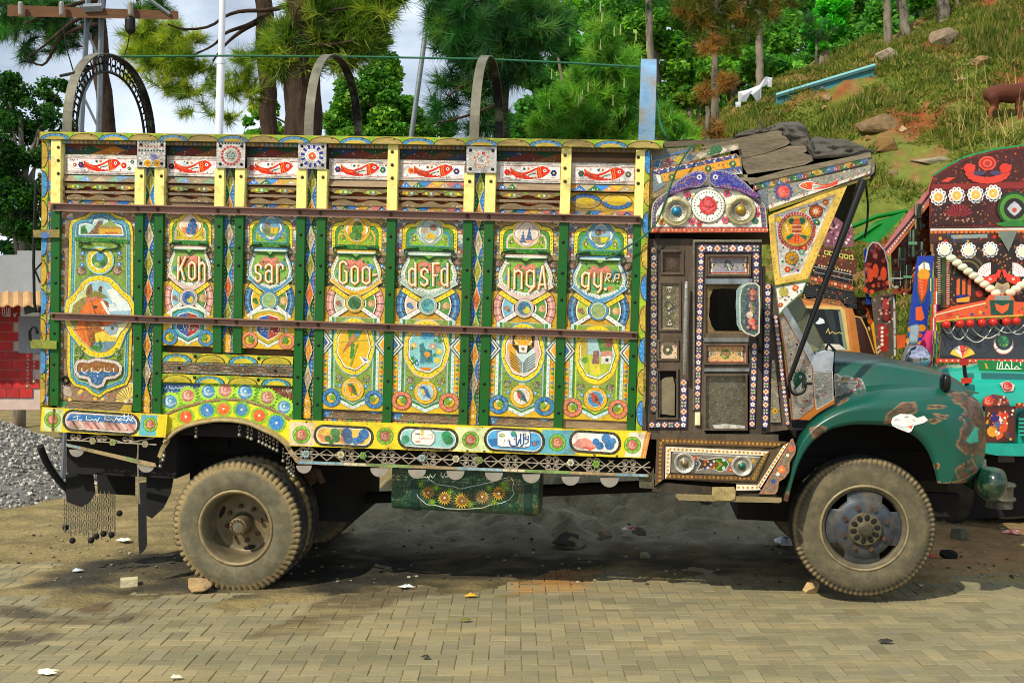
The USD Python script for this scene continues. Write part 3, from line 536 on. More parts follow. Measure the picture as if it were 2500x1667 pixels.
for b in range(1, 7):
    p, q = BAY[b]; long_ = b >= 3
    u0, u1 = PU[p][1] + .002, PU[q][0] - .001; uc, hw = (u0 + u1) / 2, (u1 - u0) / 2; K = 73 / (hw * 325 * 1.01)
    f = lambda pp, n, uc=uc, hw=hw: (lambda w: np.column_stack([uc + w[:, 0] / 73 * hw, np.broadcast_to(np.asarray(n, float), (len(w),)), VG(w[:, 1])]))(np.asarray(pp, float).reshape(-1, 2))
    a = Art(f, .03, seed=300 + b, step=.00045)
    yb = 1000 if long_ else 859
    a.slab([(-73, 525), (73, 525), (73, yb), (-73, yb)], .03, .07, 'c9a81c')
    ov = lambda x, y, r, c, n=16: a.circ(x, y, r * K, c, n, r)
    sc1, sc2 = FR[b]
    # scrolls and flowers along the upper edges
    a.poly([(-73, 527), (73, 527), (73, 702), (-73, 702)], '8a7a72' if b in (2, 4, 6) else '9a7d50')
    for sx in (-1, 1):
        for i in range(7):
            y = 536 + i * 12; c = (['b8c4cc', '3d6a9c', 'a03a34', 'd8d0c4'], ['d8c8a0', '6a4a1c', '2c5a8c', 'c9973a'])[b in (1, 3, 5)]
            a.circ(sx * 66, y, 6, c[i % 4], 8); a.circ(sx * 64, y + 1, 3, c[(i + 1) % 4], 6); a.circ(sx * 57, y - 4 if i < 3 else y, 3.5, c[(i + 2) % 4], 6)
        a.poly([(sx * 73, 622), (sx * 46, 622), (sx * 46, 702), (sx * 73, 702)], '3c3a1c')
        a.rose(sx * 62, 634, 8, '5c3630', 'a8837c')
        for y, c in ((648, '3a7ab8'), (660, 'b0952a'), (669, '7a6a24'), (678, '3f7a98'), (688, '8a7a2a')): a.flower(sx * (62 - (y % 3) * 2), y, 5.5, [c], 5, 'e8e2c8'); a.dots([(sx * (55 + 16 * a.r.random()), y + 6 * a.r.random()) for _ in range(4)], 1.6, ['b9a02c', '5a7a2a', 'd8d2b0'])
    # arched window with its medallion
    arch = lambda w, t, base: mir([(-w, base), (-w, t + 26), (-w + 4, t + 16), (-w * .78, t + 11), (-w * .56, t + 10), (-w * .42, t + 3), (-w * .22, t - 3)])
    a.poly(arch(61, 531, 606), BLK); a.poly(arch(59.5, 533, 606), 'efd21a'); a.dots([(sx * 56, 556 + 9 * i) for i in range(6) for sx in (-1, 1)] + [(sx * (20 + 13 * i), 541 + i * 1.5) for i in range(3) for sx in (-1, 1)], 1.7, '4f7a1a', 5)
    a.poly(arch(52.5, 541, 606), '1c1a10'); a.poly(arch(51.5, 542.5, 606), '3a8a34'); a.poly(arch(45, 550, 598), sc1 if b != 4 else '2b86b8'); a.poly(arch(41.5, 554, 595.5), '7fb01e' if b not in (1,) else 'c9b41c')
    for sx in (-1, 1):
        a.burst(sx * 33, 581, 9, '6d6440', 10); a.circ(sx * 33, 581, 2, 'e8e2c8', 5); a.dots([(sx * (25 + 14 * a.r.random()), 567 + 26 * a.r.random()) for _ in range(9)], 2.2, ['e0cc1c', '3f7a1a', 'b9b82c'])
    ov(0, 561, 33, 'd8b02a' if b in (1, 3, 5) else sc1, 18); ov(0, 561, 31.5, sc1 if b != 1 else 'e4bf1a', 18)
    lob = lambda k: [(k * K * (24 + 2.6 * math.cos(4 * t)) * math.cos(t), 561 + k * (24 + 2.6 * math.cos(4 * t)) * math.sin(t)) for t in np.arange(28) * math.pi / 14]
    a.poly(lob(1.12), BLK); a.poly(lob(1.07), WHT); scene_picture(a, 0, 561, 23.5 * K, 23.5, b - 1)
    # shield with the lettering
    sh_ = [(-50, 612), (-47, 618), (-50, 632), (-58, 647), (-63, 662), (-61, 680), (-66, 688), (-52, 697), (-35, 710), (-18, 719), (0, 724)]
    a.poly(mir(sh_), '2a2416'); a.poly(mir([(x * .975, y - .8) for x, y in sh_]), sc1); a.line(mir([(x * .93, y - 1) for x, y in sh_[1:]]), 1.1, 'f0ead8')
    inn = [(-44, 615), (-46, 633), (-53, 648), (-58, 664), (-55, 681), (-44, 692), (-28, 703), (0, 712)]
    a.poly(mir(inn), 'dde3d6'); a.dots([(sx * x, y) for sx in (-1, 1) for x, y in resample([(47, 618), (48.5, 634), (54, 650), (57, 664), (53, 681), (41, 692), (24, 702), (4, 708)], 17)], 1.5, '74808c', 5)
    fld = [(-42, 619), (-41.5, 634), (-48, 650), (-52, 664), (-50, 678), (-38, 689), (-22, 697), (0, 702)]
    a.poly(mir(fld), '2c4a1a'); a.poly(mir([(x * .98, y + (.7 if y < 690 else -.8)) for x, y in fld]), '78ac40')
    a.circ(0, 640, 14, '3f9a62', 9, 8); a.poly([(-30, 676), (30, 676), (20, 694), (-18, 694)], '45a06a')
    ov(-12, 648, 15, 'cf6a58'); ov(12, 648, 15, 'd0705c'); [a.sector(sx * 12, 648, 5 * K, 12 * K, t, t + 12, 'eba598', 3) for sx in (-1, 1) for t in range(200, 340, 35)]
    a.burst(35, 652, 11, '2f7fc4', 12, .4); a.circ(35, 652, 2.5, 'e8f0f4', 5); a.burst(-40, 668, 9, '3a86b8', 10, .4); a.burst(24, 686, 8, 'c2703a', 10, .4)
    for i in range(16): x, y = a.r.uniform(-46, 46), a.r.uniform(628, 692); a.burst(x, y, 5, a.r.choice(['1f7a34', '176a3c', '2c8a2c']), 4, .3)
    l_ = Art(fS, .0115, seed=b, step=.00045); letters(l_, b); [a.raw(v_, t_ - t_.min(), c_[0]) for v_, t_, c_ in zip(l_.v, l_.t, l_.c)]
    # crossed straps, lifebuoy arcs and pictures
    cy = 739.7; arc = 'd58a84' if b in (1, 3, 5) else '1f5f96'; lt = 'efc0b6' if b in (1, 3, 5) else '5f9ac8'
    a.poly([(-73, 702), (-50, 698), (0, 735), (50, 698), (73, 702), (73, 785), (-73, 785)], 'c3941c')
    for sx in (-1, 1):
        st, en = (145, 215) if sx < 0 else (-35, 35)
        a.sector(0, cy, 52, 71, st - 2, en + 2, BLK, 10); a.sector(0, cy, 53.5, 69.5, st, en, arc, 10); a.sector(0, cy, 58, 62, st, en, lt, 10)
        for t in np.linspace(st, en, 5): a.sector(0, cy, 53.5, 69.5, t - .8, t + .8, BLK, 2)
        a.sector(0, cy, 22, 53, st + 2, en - 2, BLK, 8); a.sector(0, cy, 24, 51, st + 4, en - 4, 'f2ece0', 8)
        a.sector(0, cy, 27, 48.5, st + 6, en - 6, {1: '7fb6c8', 2: 'd8b41c', 3: 'b9c0a0', 4: 'e0c0a0', 5: '6fb6d8', 6: 'a8b83a'}[b] if sx < 0 else '3f8a3c', 8)
        if sx < 0: a.circ(-40, cy + 1, 7, {2: '1f5a1c', 4: '2c64a4', 5: '9a8070'}.get(b, '8f5a50'), 7); a.circ(-35, cy + 6, 5, {4: '3a78b8', 2: '2f7a24'}.get(b, '7d6a58'), 6)
        else: a.rose(40, cy, 10 * K, 'b98a54', 'e3c092')
    for (xa, ya, xb, yb_), c in ((((-56, 703, 0, cy)), 'e8cc1c'), ((56, 703, 0, cy), 'e8cc1c'), ((-60, 781, 0, cy), 'e6e4dc'), ((60, 781, 0, cy), 'e6e4dc')):
        a.line([(xa, ya), (xb, yb_)], 12, BLK); a.line([(xa, ya), (xb, yb_)], 9.5, c); a.dots([(xa + (xb - xa) * t, ya + (yb_ - ya) * t) for t in (.12, .28, .44, .58)], 1.6, '5a7a2a' if c[0] == 'e' and c[1] == '8' else '8a98a8')
    ov(0, cy, 24, BLK); ov(0, cy, 23, sc1); ov(0, cy, 19.5, BLK); ov(0, cy, 18.5, 'efe9d0'); ov(0, cy, 17, ['2c5f9a', '7fae7a', '2f6a3a', '3f8f9a', '2a6a92', '7fa06a'][b - 1]); ov(5, cy + 4, 9, ['c9b43a', 'a8b85a', '1f4a2a', '57a5a8', 'c9c03a', '9aa860'][b - 1], 9); ov(-3, cy - 4, 7, ['22508c', '8fbf8a', '245a30', '2f7a84', '1f5a86', '8fa870'][b - 1], 8)
    if not long_:                                             # small blue and red shield, two rings in the corners
        a.poly([(-73, 781), (73, 781), (73, 859), (-73, 859)], 'd6ae18')
        c1 = TUR if b == 1 else 'cfa52a'
        s2 = [(-52, 768), (-53, 826), (-40, 838), (-15, 848), (0, 857)]
        a.poly(mir([(0, 758), (-30, 764)] + s2), 'dfe0d6'); a.dots([(sx * 50, 772 + 9 * i) for i in range(6) for sx in (-1, 1)] + [(sx * (10 + 11 * i), 850 - 4.5 * i) for i in range(4) for sx in (-1, 1)], 1.5, '7d93a8')
        a.poly(mir([(0, 764), (-30, 769), (-46, 776), (-46, 822), (-34, 833), (0, 849)]), '12602a' if b == 1 else '8a9a20'); a.poly(mir([(0, 766), (-28, 772), (-42, 782), (-42, 820), (-30, 831), (0, 845)]), c1)
        a.poly(mir([(0, 774), (-26, 780), (-34, 790), (-30, 800), (-36, 812), (-24, 826), (0, 839)]), 'f0ead8')
        a.poly([(0, 776), (-25, 782), (-32, 791), (-28, 801), (-34, 812), (-23, 825), (0, 836)], '1a4f9a'); a.poly([(0, 776), (25, 782), (32, 791), (28, 801), (34, 812), (23, 825), (0, 836)], 'a02424')
        urdu(a, -26, 26, 799, 6, 'f4f0e8', 40 + b); urdu(a, -27, 28, 815, 9, 'f8f4ec', 50 + b, 1.6)
        for sx in (-1, 1): a.ring(sx * 52, 838, 21 * K, 9.5, BLK, 16, 21); a.ring(sx * 52, 838, 20 * K, 7.5, '2f7fb4' if b == 1 else 'd9755a', 16, 20); a.burst(sx * 48, 836, 10, '4f8a24', 5, .4)
    else:
        a.poly([(-73, 781), (73, 781), (73, 1000), (-73, 1000)], 'd8ae14')
        for sx in (-1, 1):
            for i in range(9): a.poly([(sx * 71, 866 + 11 * i), (sx * 63, 871 + 11 * i), (sx * 71, 877 + 11 * i)], ['d9661c', '2f6a9a', '1f7a34'][i % 3])
        fr = [(-62, 775), (-62, 962), (-52, 976), (-28, 986), (0, 1000)]
        a.poly(mir(fr), '3c3a20'); a.poly(mir([(x * .985, y - .8) for x, y in fr]), ['cfdcd6', 'c9dcd6', 'd4ded6', 'c4d8d4'][b - 3]); a.dots([(sx * 58, 785 + 11 * i) for i in range(17) for sx in (-1, 1)] + [(sx * (8 + 11 * i), 991 - 4.3 * i) for i in range(4) for sx in (-1, 1)], 1.6, '7f93a6')
        a.poly(mir([(-54, 775), (-54, 958), (-44, 970), (-22, 979), (0, 990)]), '2f7a3c'); a.poly(mir([(-48, 775), (-48, 956), (-38, 966), (-18, 975), (0, 986)]), '9fc0b8' if b != 6 else 'cfd42a'); a.poly(mir([(-45, 775), (-45, 954), (-36, 963), (-16, 972), (0, 983)]), '7a9638')
        for sx in (-1, 1):
            a.rose(sx * 33, 922, 9, '5f5540', 'a89c86'); a.dots([(sx * (22 + 20 * a.r.random()), 914 + 46 * a.r.random()) for _ in range(26)], 2.0, ['8aa01c', '2f6a1a', '4a86b8', 'c9b83a', '6a8a24'])
            a.flower(sx * 31, 941, 5, ['4a8fc4'], 5, 'e8e8e0')
            a.poly([(sx * 73, 806), (sx * 47, 838), (sx * 73, 870)], BLK); a.poly([(sx * 73, 809), (sx * 50, 838), (sx * 73, 867)], 'bcd0d2'); a.poly([(sx * 73, 815), (sx * 55, 838), (sx * 73, 861)], BLK); a.poly([(sx * 73, 818), (sx * 58, 838), (sx * 73, 858)], 'e8dfc8'); a.poly([(sx * 73, 822), (sx * 62, 838), (sx * 73, 854)], '1a5a98' if sx < 0 else 'e09a1c')
            a.ring(sx * 52, 972, 23, 11, BLK, 18); a.ring(sx * 52, 972, 22, 8.5, '2a78b4' if b in (3, 5) else 'd9775c', 18); [a.sector(sx * 52, 972, 13.5, 22, t, t + 2.5, BLK, 2) for t in range(20, 360, 45)]; a.burst(sx * 48, 970, 9, '6a9a24', 5, .4)
        # the oval picture
        oval = lambda k, wb=0.0: [((k * 38 + wb * math.cos(9 * t)) * math.cos(t) * 1.0, 845 + (k * 54 + wb * math.cos(9 * t)) * math.sin(t)) for t in np.arange(36) * math.pi / 18]
        a.poly(oval(1.33, 1), ['8fb8ae', 'e0b8a8', '3d8fc0', 'c9a01c'][b - 3]); a.poly(oval(1.27), 'ecd01c'); a.dots([((1.17 * 38) * math.cos(t), 845 + 1.17 * 54 * math.sin(t)) for t in np.arange(26) * math.pi / 13], 1.5, '5f8a1c'); a.poly(oval(1.09, 1.6), BLK); a.poly(oval(1.05, 1.6), 'f4efe2')
        if b == 3:
            a.poly(oval(.99, 1.4), 'e3b012'); a.circ(-6, 800, 13, '3f8a26', 9); a.circ(-6, 803, 10, '24589a', 8); a.poly([(-14, 806), (0, 800), (18, 798), (22, 806), (10, 826), (-4, 840), (-12, 838)], '3f9030'); a.poly([(-2, 812), (-20, 846), (-26, 862), (-12, 846), (8, 826)], 'b86a4a')
            a.poly([(-6, 838), (2, 838), (0, 876), (-8, 874)], '2c7a2a'); a.line([(10, 838), (-6, 892)], 4, '6f9a26'); a.poly([(8, 806), (16, 812), (10, 822), (4, 816)], '3f86c4'); a.circ(18, 800, 4, '8a3a22', 6); a.line([(-34, 836), (34, 828)], 2, '9aa83a')
            a.poly([(14, 868), (34, 874), (40, 884), (24, 884)], 'e8eaea'); a.poly([(20, 870), (36, 878), (28, 880)], '2c5a9a')
        elif b == 4:
            a.poly(oval(.99, 1.4), '7fc0c4'); a.poly([(-20, 796), (22, 796), (16, 822), (-14, 822)], '3f9ac0'); a.poly([(-14, 860), (14, 860), (16, 880), (-14, 882)], '2f8aa0'); a.poly([(-16, 836), (-8, 830), (-2, 846), (12, 848), (12, 876), (-10, 876)], '27707a'); a.circ(2, 858, 7, 'd98a2c', 8)
            for x, y, c in ((-18, 808, 'd9a23a'), (22, 808, 'cf8a5a'), (14, 838, 'c99a80'), (28, 850, 'e0c832'), (24, 872, 'dcc42c'), (-28, 838, 'd8a84a')): a.burst(x, y, 8, c, 9, .5); a.circ(x, y, 2.4, 'f2e8c0', 6)
            for i in range(10): x, y = a.r.choice((-28, 18, 30)) + a.r.uniform(-5, 5), a.r.uniform(812, 884); a.burst(x, y, 7, '2c7a3a', 5, .2)
            a.poly([(-14, 890), (14, 890), (8, 897), (-8, 897)], 'e0761c'); a.dots([(-26 + 10 * a.r.random(), 872 + 14 * a.r.random()) for _ in range(10)], 2, ['2a64a8', 'e8eef0'])
        elif b == 5:
            a.poly(oval(.99, 1.4), 'd8b0a8'); a.poly([(-36, 830), (-10, 815), (0, 880), (-6, 897), (-24, 884)], 'dba02a'); a.poly([(-18, 836), (26, 836), (30, 870), (10, 895), (-4, 896)], 'c5d8d8')
            a.poly([(-24, 806), (-14, 794), (14, 794), (26, 806), (24, 832), (8, 848), (-10, 848), (-24, 830)], '1c1610'); a.poly([(-20, 812), (-10, 797), (12, 797), (20, 812), (18, 828), (-18, 828)], 'e2a01c'); a.poly([(-10, 828), (10, 828), (8, 846), (-8, 846)], 'e8e0d4'); a.poly([(-5, 834), (5, 834), (0, 842)], '8a3a2c')
            for sx in (-1, 1): a.circ(sx * 9, 812, 4, 'f0ead0', 7); a.circ(sx * 9, 812, 2, '1c1610', 6); a.line([(sx * 3, 800), (sx * 14, 803)], 2.2, '1c1610'); a.line([(sx * 20, 818), (sx * 12, 826)], 2, 'efe8d8'); a.circ(sx * 20, 800, 5, '2a2018', 7)
            for i in range(6):
                for sx in (-1, 1): a.line([(sx * 28, 846 + 6 * i), (sx * 12, 858 + 6 * i), (sx * 1, 872 + 4 * i)], 1.8, '4a5a58' if sx > 0 else '4a3210')
        else:
            a.poly(oval(.99, 1.4), '9fc4c8'); a.poly([(-37, 812), (-22, 808), (-20, 860), (-36, 862)], 'b8a03c'); a.poly([(-4, 794), (34, 796), (34, 836), (8, 838)], '4f7a2e'); a.poly([(16, 794), (36, 800), (34, 826), (18, 826)], '8a4a42'); a.poly([(-36, 852), (-8, 842), (34, 858), (28, 884), (0, 898), (-26, 886)], 'b5c42c'); a.poly([(-16, 860), (6, 866), (12, 890), (-12, 892)], 'dccb3a')
            a.poly([(10, 836), (32, 834), (36, 846), (8, 848)], 'c98270'); a.poly([(11, 848), (33, 846), (33, 864), (11, 866)], 'e6e4dc'); a.poly([(20, 852), (27, 852), (27, 860), (20, 860)], '2c2a24'); a.poly([(-8, 836), (4, 834), (6, 866), (-10, 866)], '8a5560'); a.circ(-26, 858, 8, '5a8a2c', 8)
        a.poly([(-9, 926), (-6, 919), (6, 919), (9, 926)], 'e8e0d0'); ov(0, 950, 29, '4a3a14'); ov(0, 950, 28, 'e3ac1a'); a.dots([(22 * math.cos(t), 950 + 22 * math.sin(t)) for t in (3.6, 4.1, 5.3, 5.8)], 2.2, 'c9d0c0'); ov(0, 950, 21, '4a3a14'); ov(0, 950, 20, 'f0e8d0'); ov(0, 950, 18.5, ['e2a91a', '9fc4cc', 'e6d0c4', '3f8ab8'][b - 3])
        bird(a, 0, 950, 1.1, *[('2f6a2c', 'd8662c', '4a4a1c'), ('2468a8', 'e0c040', '1f4f8a'), ('2f6a4a', 'c23a34', '24508c'), ('b03a2c', 'b8402c', '222a3a')][b - 3])
        # lowest plank and bead lath
    g = put('painted_panel', a, CLEAN, truck)
    hb = Art(f, 0); hb.slab([(-50, 597.5), (52, 597.5), (52, 608.5), (-50, 608.5)], .016, .03, '067016')
    put('handle_bar', hb, CLEAN, g)
    wr = smoothline([(-24, 602), (-44, 603), (-54, 609), (-53, 617), (-44, 621), (-12, 621.5), (0, 629), (12, 621.5), (44, 621), (53, 617), (54, 609), (44, 604), (26, 603)], 40)
    put('wire_handle', tube(f(wr, np.full(40, .008)), .0075, 6), WIREP, g, smooth=True)
    if long_:
        a = Art(f, .028, seed=330 + b); a.slab([(-73, 1000.5), (73, 1000.5), (73, 1022), (-73, 1022)], .028, .07, '8a755a')
        if b < 6:
            for i in range(3):
                xm = -49 + 49 * i; a.line([(xm - 22, 1011), (xm, 1003), (xm + 22, 1011), (xm, 1020)], 1.1, '5a4730', True); a.line([(xm - 24, 1003), (xm + 24, 1020)], 1, '5a4730'); a.line([(xm - 24, 1020), (xm + 24, 1003)], 1, '5a4730'); a.line([(xm - 12, 1011), (xm, 1007), (xm + 12, 1011), (xm, 1016)], .9, '6a5538', True)
            a.poly([(-72, 1002), (-50, 1004), (-60, 1020), (-72, 1019)], '3f78a8'); a.dots([(-70 + 20 * a.r.random(), 1004 + 14 * a.r.random()) for _ in range(7)], 1.2, 'e2e6e6'); a.poly([(30, 1002), (70, 1002), (52, 1009)], '5f8aa8' if b != 4 else '5a7a5a')
        put('carved_plank', a, WOODP, truck)
        if b < 6:
            a = Art(f, .02, seed=340 + b); a.slab([(-73, 1023), (73, 1023), (73, 1033), (-73, 1033)], .026, .07, '4a3c2a')
            for i in range(12): a.slab([(-72 + 12 * i, 1024), (-62 + 12 * i, 1024), (-62 + 12 * i, 1032), (-72 + 12 * i, 1032)], .014, .026, rnd.choice(['8a755a', '9a8262', '2f6ea8', '4f8a3a', 'b57a3c', '8a755a']), .12)
            put('beaded_lath', a, WOODP, truck)
        else:
            a = Art(f, .04); a.slab([(-73, 1023), (73, 1023), (73, 1036), (-73, 1036)], .045, .07, '6a5440'); put('plank', a, WOODP, truck)

# ---- the horse panel
hz = crop(3.2, 150, 520); a = Art(fS, .03, seed=350, step=.00045)
a.slab([(149, 515), (335, 520), (324, 985), (138, 975)], .03, .07, '8a6a54')
f = bilin((149, 515), (335, 520), (324, 985), (138, 975))
for sx in (.035, .965):
    for i in range(26):
        t = (i + .5) / 26; c = ['c9bca4', '4a6a90', '8a3a3c', 'd8cbb0', 'b0893c']; a.circ(*f(sx, t), 7, c[i % 5], 8); a.circ(*f(sx + (.01 if sx < .5 else -.01), t + .006), 3.4, c[(i + 2) % 5], 6)
for i in range(30): x, y = a.r.random(), a.r.random(); a.circ(*f(x, .9 + .1 * y), 5, a.r.choice(['d8cfc0', 'b0584c', '5f8fc0', 'e0b84a', 'd6c060']), 7); a.circ(*f(x, .06 * y), 5, a.r.choice(['d8cfc0', 'b0584c', '7f93b0', 'b0893c']), 7)
for k in range(9): a.sector(*f(.97, .99), 8, 36, 180 + 12 * k, 187 + 12 * k, 'e6cf62', 3); a.sector(*f(.06, .97), 6, 26, 270 + 12 * k, 277 + 12 * k, 'd9c4c0', 3)
out = hz(60, 300, 62, 110, 80, 60, 130, 40, 190, 25, 230, -10, 310, -25, 390, -10, 430, 20, 500, 40, 545, 85, 560, 160, 560, 640, 540, 1270, 510, 1340, 430, 1370, 350, 1400, 300, 1440, 240, 1420, 190, 1375, 100, 1350, 55, 1290, 45, 1200, 50, 640)
P_ = Polygon(out)
a.shp(P_.buffer(1.2), BLK); a.shp(P_, 'e6ca1c')
ring = np.array(P_.buffer(-3.2).exterior.coords); a.dots(resample(ring, 90), 1.4, '4f7f1a', 4)
a.shp(P_.buffer(-6.3), BLK); a.shp(P_.buffer(-7.3), '3b93aa'); a.dots(resample(np.array(P_.buffer(-10).exterior.coords), 110), .9, 'b9dde0', 4); a.shp(P_.buffer(-13), '2c6f8c'); a.shp(P_.buffer(-14.5), '9cc8c4'); a.shp(P_.buffer(-16.5), '6f8e38')
win = Polygon(hz(140, 165, 145, 95, 190, 85, 245, 100, 262, 55, 310, 45, 355, 60, 375, 110, 420, 90, 465, 105, 480, 170))
a.shp(win.buffer(7), '2a72a0'); a.shp(win.buffer(2), 'f2ece0'); a.shp(win, 'a9cfce'); a.poly(hz(150, 165, 150, 110, 185, 95, 210, 165), '2c6a2c'); a.poly(hz(205, 165, 250, 120, 290, 60, 320, 60, 320, 165), '75503c'); a.poly(hz(290, 112, 470, 120, 470, 165, 290, 165), 'd8a41c'); a.poly(hz(290, 112, 380, 60, 470, 122), '8a9a4c'); a.poly(hz(292, 108, 462, 112, 464, 122, 292, 122), 'a06a4a'); a.line(hz(340, 155, 440, 155), 4, 'c0601c')
a.dots([hz(x, y)[0] for x, y in [(a.r.uniform(130, 490), a.r.uniform(240, 480)) for _ in range(120)]], 2.4, ['8aa01e', '3f7a1c', 'b0a82c', '5a8f22', '2f6a24'])
for x, y, r, c in ((155, 450, 38, '6a4a3c'), (435, 450, 38, '6a4a3c'), (155, 350, 22, '3f6a24'), (455, 350, 22, '3f6a24')): a.rose(*hz(x, y)[0], r / 3.2, c, 'b59c84')
for x, y in ((160, 405), (450, 400), (165, 315), (452, 315)): a.flower(*hz(x, y)[0], 6, ['3a7fc4'], 6, 'e6eaf0')
cx, cy = hz(300, 370)[0]; a.circ(cx, cy, 36, '2a5a4a', 18); a.circ(cx, cy, 35, '8fc0b0', 18); a.circ(cx, cy, 31, 'e2c41c', 16); a.dots([(cx + 27 * math.cos(t), cy + 27 * math.sin(t)) for t in np.arange(16) * math.pi / 8], 1.5, '4a7a1c'); a.poly([(cx + (22 + 2 * math.cos(7 * t)) * math.cos(t), cy + (22 + 2 * math.cos(7 * t)) * math.sin(t)) for t in np.arange(28) * math.pi / 14], 'f0ead8'); a.circ(cx, cy, 20, '3f7a3a', 14); a.poly(hz(275, 310, 325, 320, 330, 360, 300, 375, 275, 370), '4a90c4'); a.circ(cx - 8, cy + 10, 6, '8fb04a', 8); a.circ(cx + 8, cy + 9, 7, '2a5a2a', 8)
hx = Polygon(hz(25, 740, 40, 680, 90, 640, 130, 590, 160, 540, 220, 500, 300, 487, 380, 505, 440, 560, 480, 610, 540, 650, 570, 720, 565, 800, 540, 880, 500, 940, 480, 1000, 450, 1070, 380, 1115, 300, 1130, 220, 1115, 160, 1070, 120, 1010, 70, 950, 30, 860))
a.shp(hx.buffer(2.2), '2f7fae'); a.shp(hx, 'ecc818'); a.dots(resample(np.array(hx.buffer(-5.5).exterior.coords), 44), 1.6, '5f8a1c')
pic = Polygon(hz(60, 780, 70, 720, 110, 690, 130, 640, 175, 600, 190, 565, 235, 540, 300, 530, 370, 550, 400, 590, 440, 620, 470, 660, 510, 690, 540, 750, 535, 830, 500, 890, 460, 930, 430, 990, 400, 1040, 350, 1075, 290, 1085, 230, 1065, 190, 1020, 150, 985, 120, 940, 80, 880, 60, 830))
a.shp(pic.buffer(2.4), BLK); a.shp(pic.buffer(1.2), 'f6f2e4'); a.shp(pic, '93bccb')
cl = lambda *c: Polygon(hz(*c)).buffer(0).intersection(pic)
a.shp(cl(0, 700, 200, 560, 260, 640, 150, 800, 40, 900), 'c9d59a'); a.shp(cl(350, 600, 420, 590, 450, 650, 560, 730, 400, 700), 'dfe6dc'); a.shp(cl(330, 720, 560, 690, 560, 760, 360, 770), 'd3dfe0'); a.shp(cl(150, 900, 420, 900, 560, 800, 540, 1000, 200, 1090, 140, 1010), 'e2c63a'); a.shp(cl(420, 880, 560, 840, 500, 980, 380, 960), 'e9e2ae')
a.shp(cl(200, 1010, 460, 1000, 440, 1100, 200, 1100), '5b86a0'); a.shp(cl(200, 1050, 260, 1030, 320, 1060, 300, 1090, 200, 1090), '3f7a2e'); a.shp(cl(290, 1010, 305, 990, 320, 1040, 300, 1060), '2f6a24')
a.shp(cl(50, 900, 100, 720, 160, 670, 185, 690, 210, 640, 270, 640, 330, 680, 360, 740, 380, 800, 420, 850, 440, 890, 430, 930, 400, 950, 370, 950, 320, 920, 260, 930, 250, 1000, 230, 1050, 150, 1000, 90, 930), 'd8641a')
a.shp(cl(60, 900, 90, 720, 150, 670, 200, 650, 190, 700, 150, 760, 120, 900), '8a7a3c'); a.shp(cl(180, 840, 300, 840, 340, 900, 260, 940, 245, 1030, 210, 1010, 200, 920), 'a0521c'); a.shp(cl(250, 920, 265, 1000, 230, 1050, 215, 980), '7a4218')
a.shp(cl(188, 640, 200, 580, 232, 550, 240, 600, 215, 660), '6e4a24'); a.shp(cl(285, 600, 300, 570, 318, 570, 316, 620, 300, 630), '5f4424'); a.shp(cl(210, 640, 260, 605, 340, 640, 365, 660, 300, 660, 240, 670), '7a742c')
a.shp(cl(195, 700, 215, 665, 290, 650, 285, 665, 225, 690), 'c06a64'); a.shp(cl(305, 690, 330, 680, 345, 720, 380, 790, 370, 800, 335, 750), 'f0e8da'); a.circ(*hz(266, 733)[0], 4.2, '2c3848', 8); a.shp(cl(320, 680, 360, 690, 372, 740, 345, 720), '8a4a24')
a.shp(cl(330, 890, 400, 860, 445, 890, 425, 940, 380, 955, 340, 925), '8fa4b0'); a.circ(*hz(398, 902)[0], 4, '2c2c30', 7); a.line(hz(235, 690, 260, 770, 330, 900), 1.4, '5f3a20'); a.line(hz(95, 912, 200, 905, 330, 895), 1.2, '6a3a1a'); a.circ(*hz(322, 898)[0], 4, 'c9c0a4', 7)
for x in (140, 435): a.rose(*hz(x, 1100)[0], 9, '3c5a2c', '94a07c'); a.dots([hz(x + a.r.uniform(-40, 40), 1080 + a.r.uniform(-40, 70))[0] for _ in range(22)], 2.4, ['8aa01e', '3f7a1c', 'a8a030'])
cb = Polygon(hz(100, 1190, 120, 1150, 170, 1145, 210, 1150, 270, 1130, 330, 1140, 400, 1150, 440, 1160, 475, 1200, 465, 1260, 420, 1290, 350, 1300, 330, 1350, 280, 1370, 220, 1345, 205, 1300, 130, 1285, 100, 1240))
a.shp(cb.buffer(1.2), '3a3a30'); a.shp(cb, 'd8c6bc'); a.dots(resample(np.array(cb.buffer(-3).exterior.coords), 34), 1.6, '7fa0b4'); ci = cb.buffer(-8); a.shp(ci.buffer(1.2), BLK); a.shp(ci, '1c5f9c'); a.shp(ci.intersection(Polygon(hz(80, 1120, 500, 1120, 500, 1240, 80, 1235))), '8a5224')
c0 = hz(140, 1235)[0]; urdu(a, c0[0], c0[0] + 84, c0[1] + 1, 9.5, 'f2ece2', 71, 1.8); a.circ(*hz(282, 1272)[0], 2, 'f2ece2', 5)
g = put('horse_panel', a, CLEAN, truck)
hb = Art(fS, 0); hb.slab(hz(105, 188, 525, 210, 525, 237, 105, 215), .014, .03, '067016'); put('handle_bar', hb, CLEAN, g)
put('wire_handle', tube(S(smoothline(hz(225, 232, 150, 225, 138, 250, 165, 275, 270, 285, 305, 302, 335, 285, 430, 275, 450, 252, 430, 232, 385, 215), 36), .008), .0075, 6), WIREP, g, smooth=True)
m = lathe([(0, .02), (.028, .02), (.036, .0), (.03, -.012), (.022, -.005), (.014, .012), (0, .014)], 14, at_=S(hz(28, 1305), .02)[0]); put('ring_bolt', m, IRON, truck, smooth=True)
a = Art(fS, .028, seed=351); a.slab([(138, 977), (324, 987), (322, 1006), (138, 996)], .028, .07, '7d6a4c'); f = bilin((138, 977), (324, 987), (322, 1006), (138, 996))
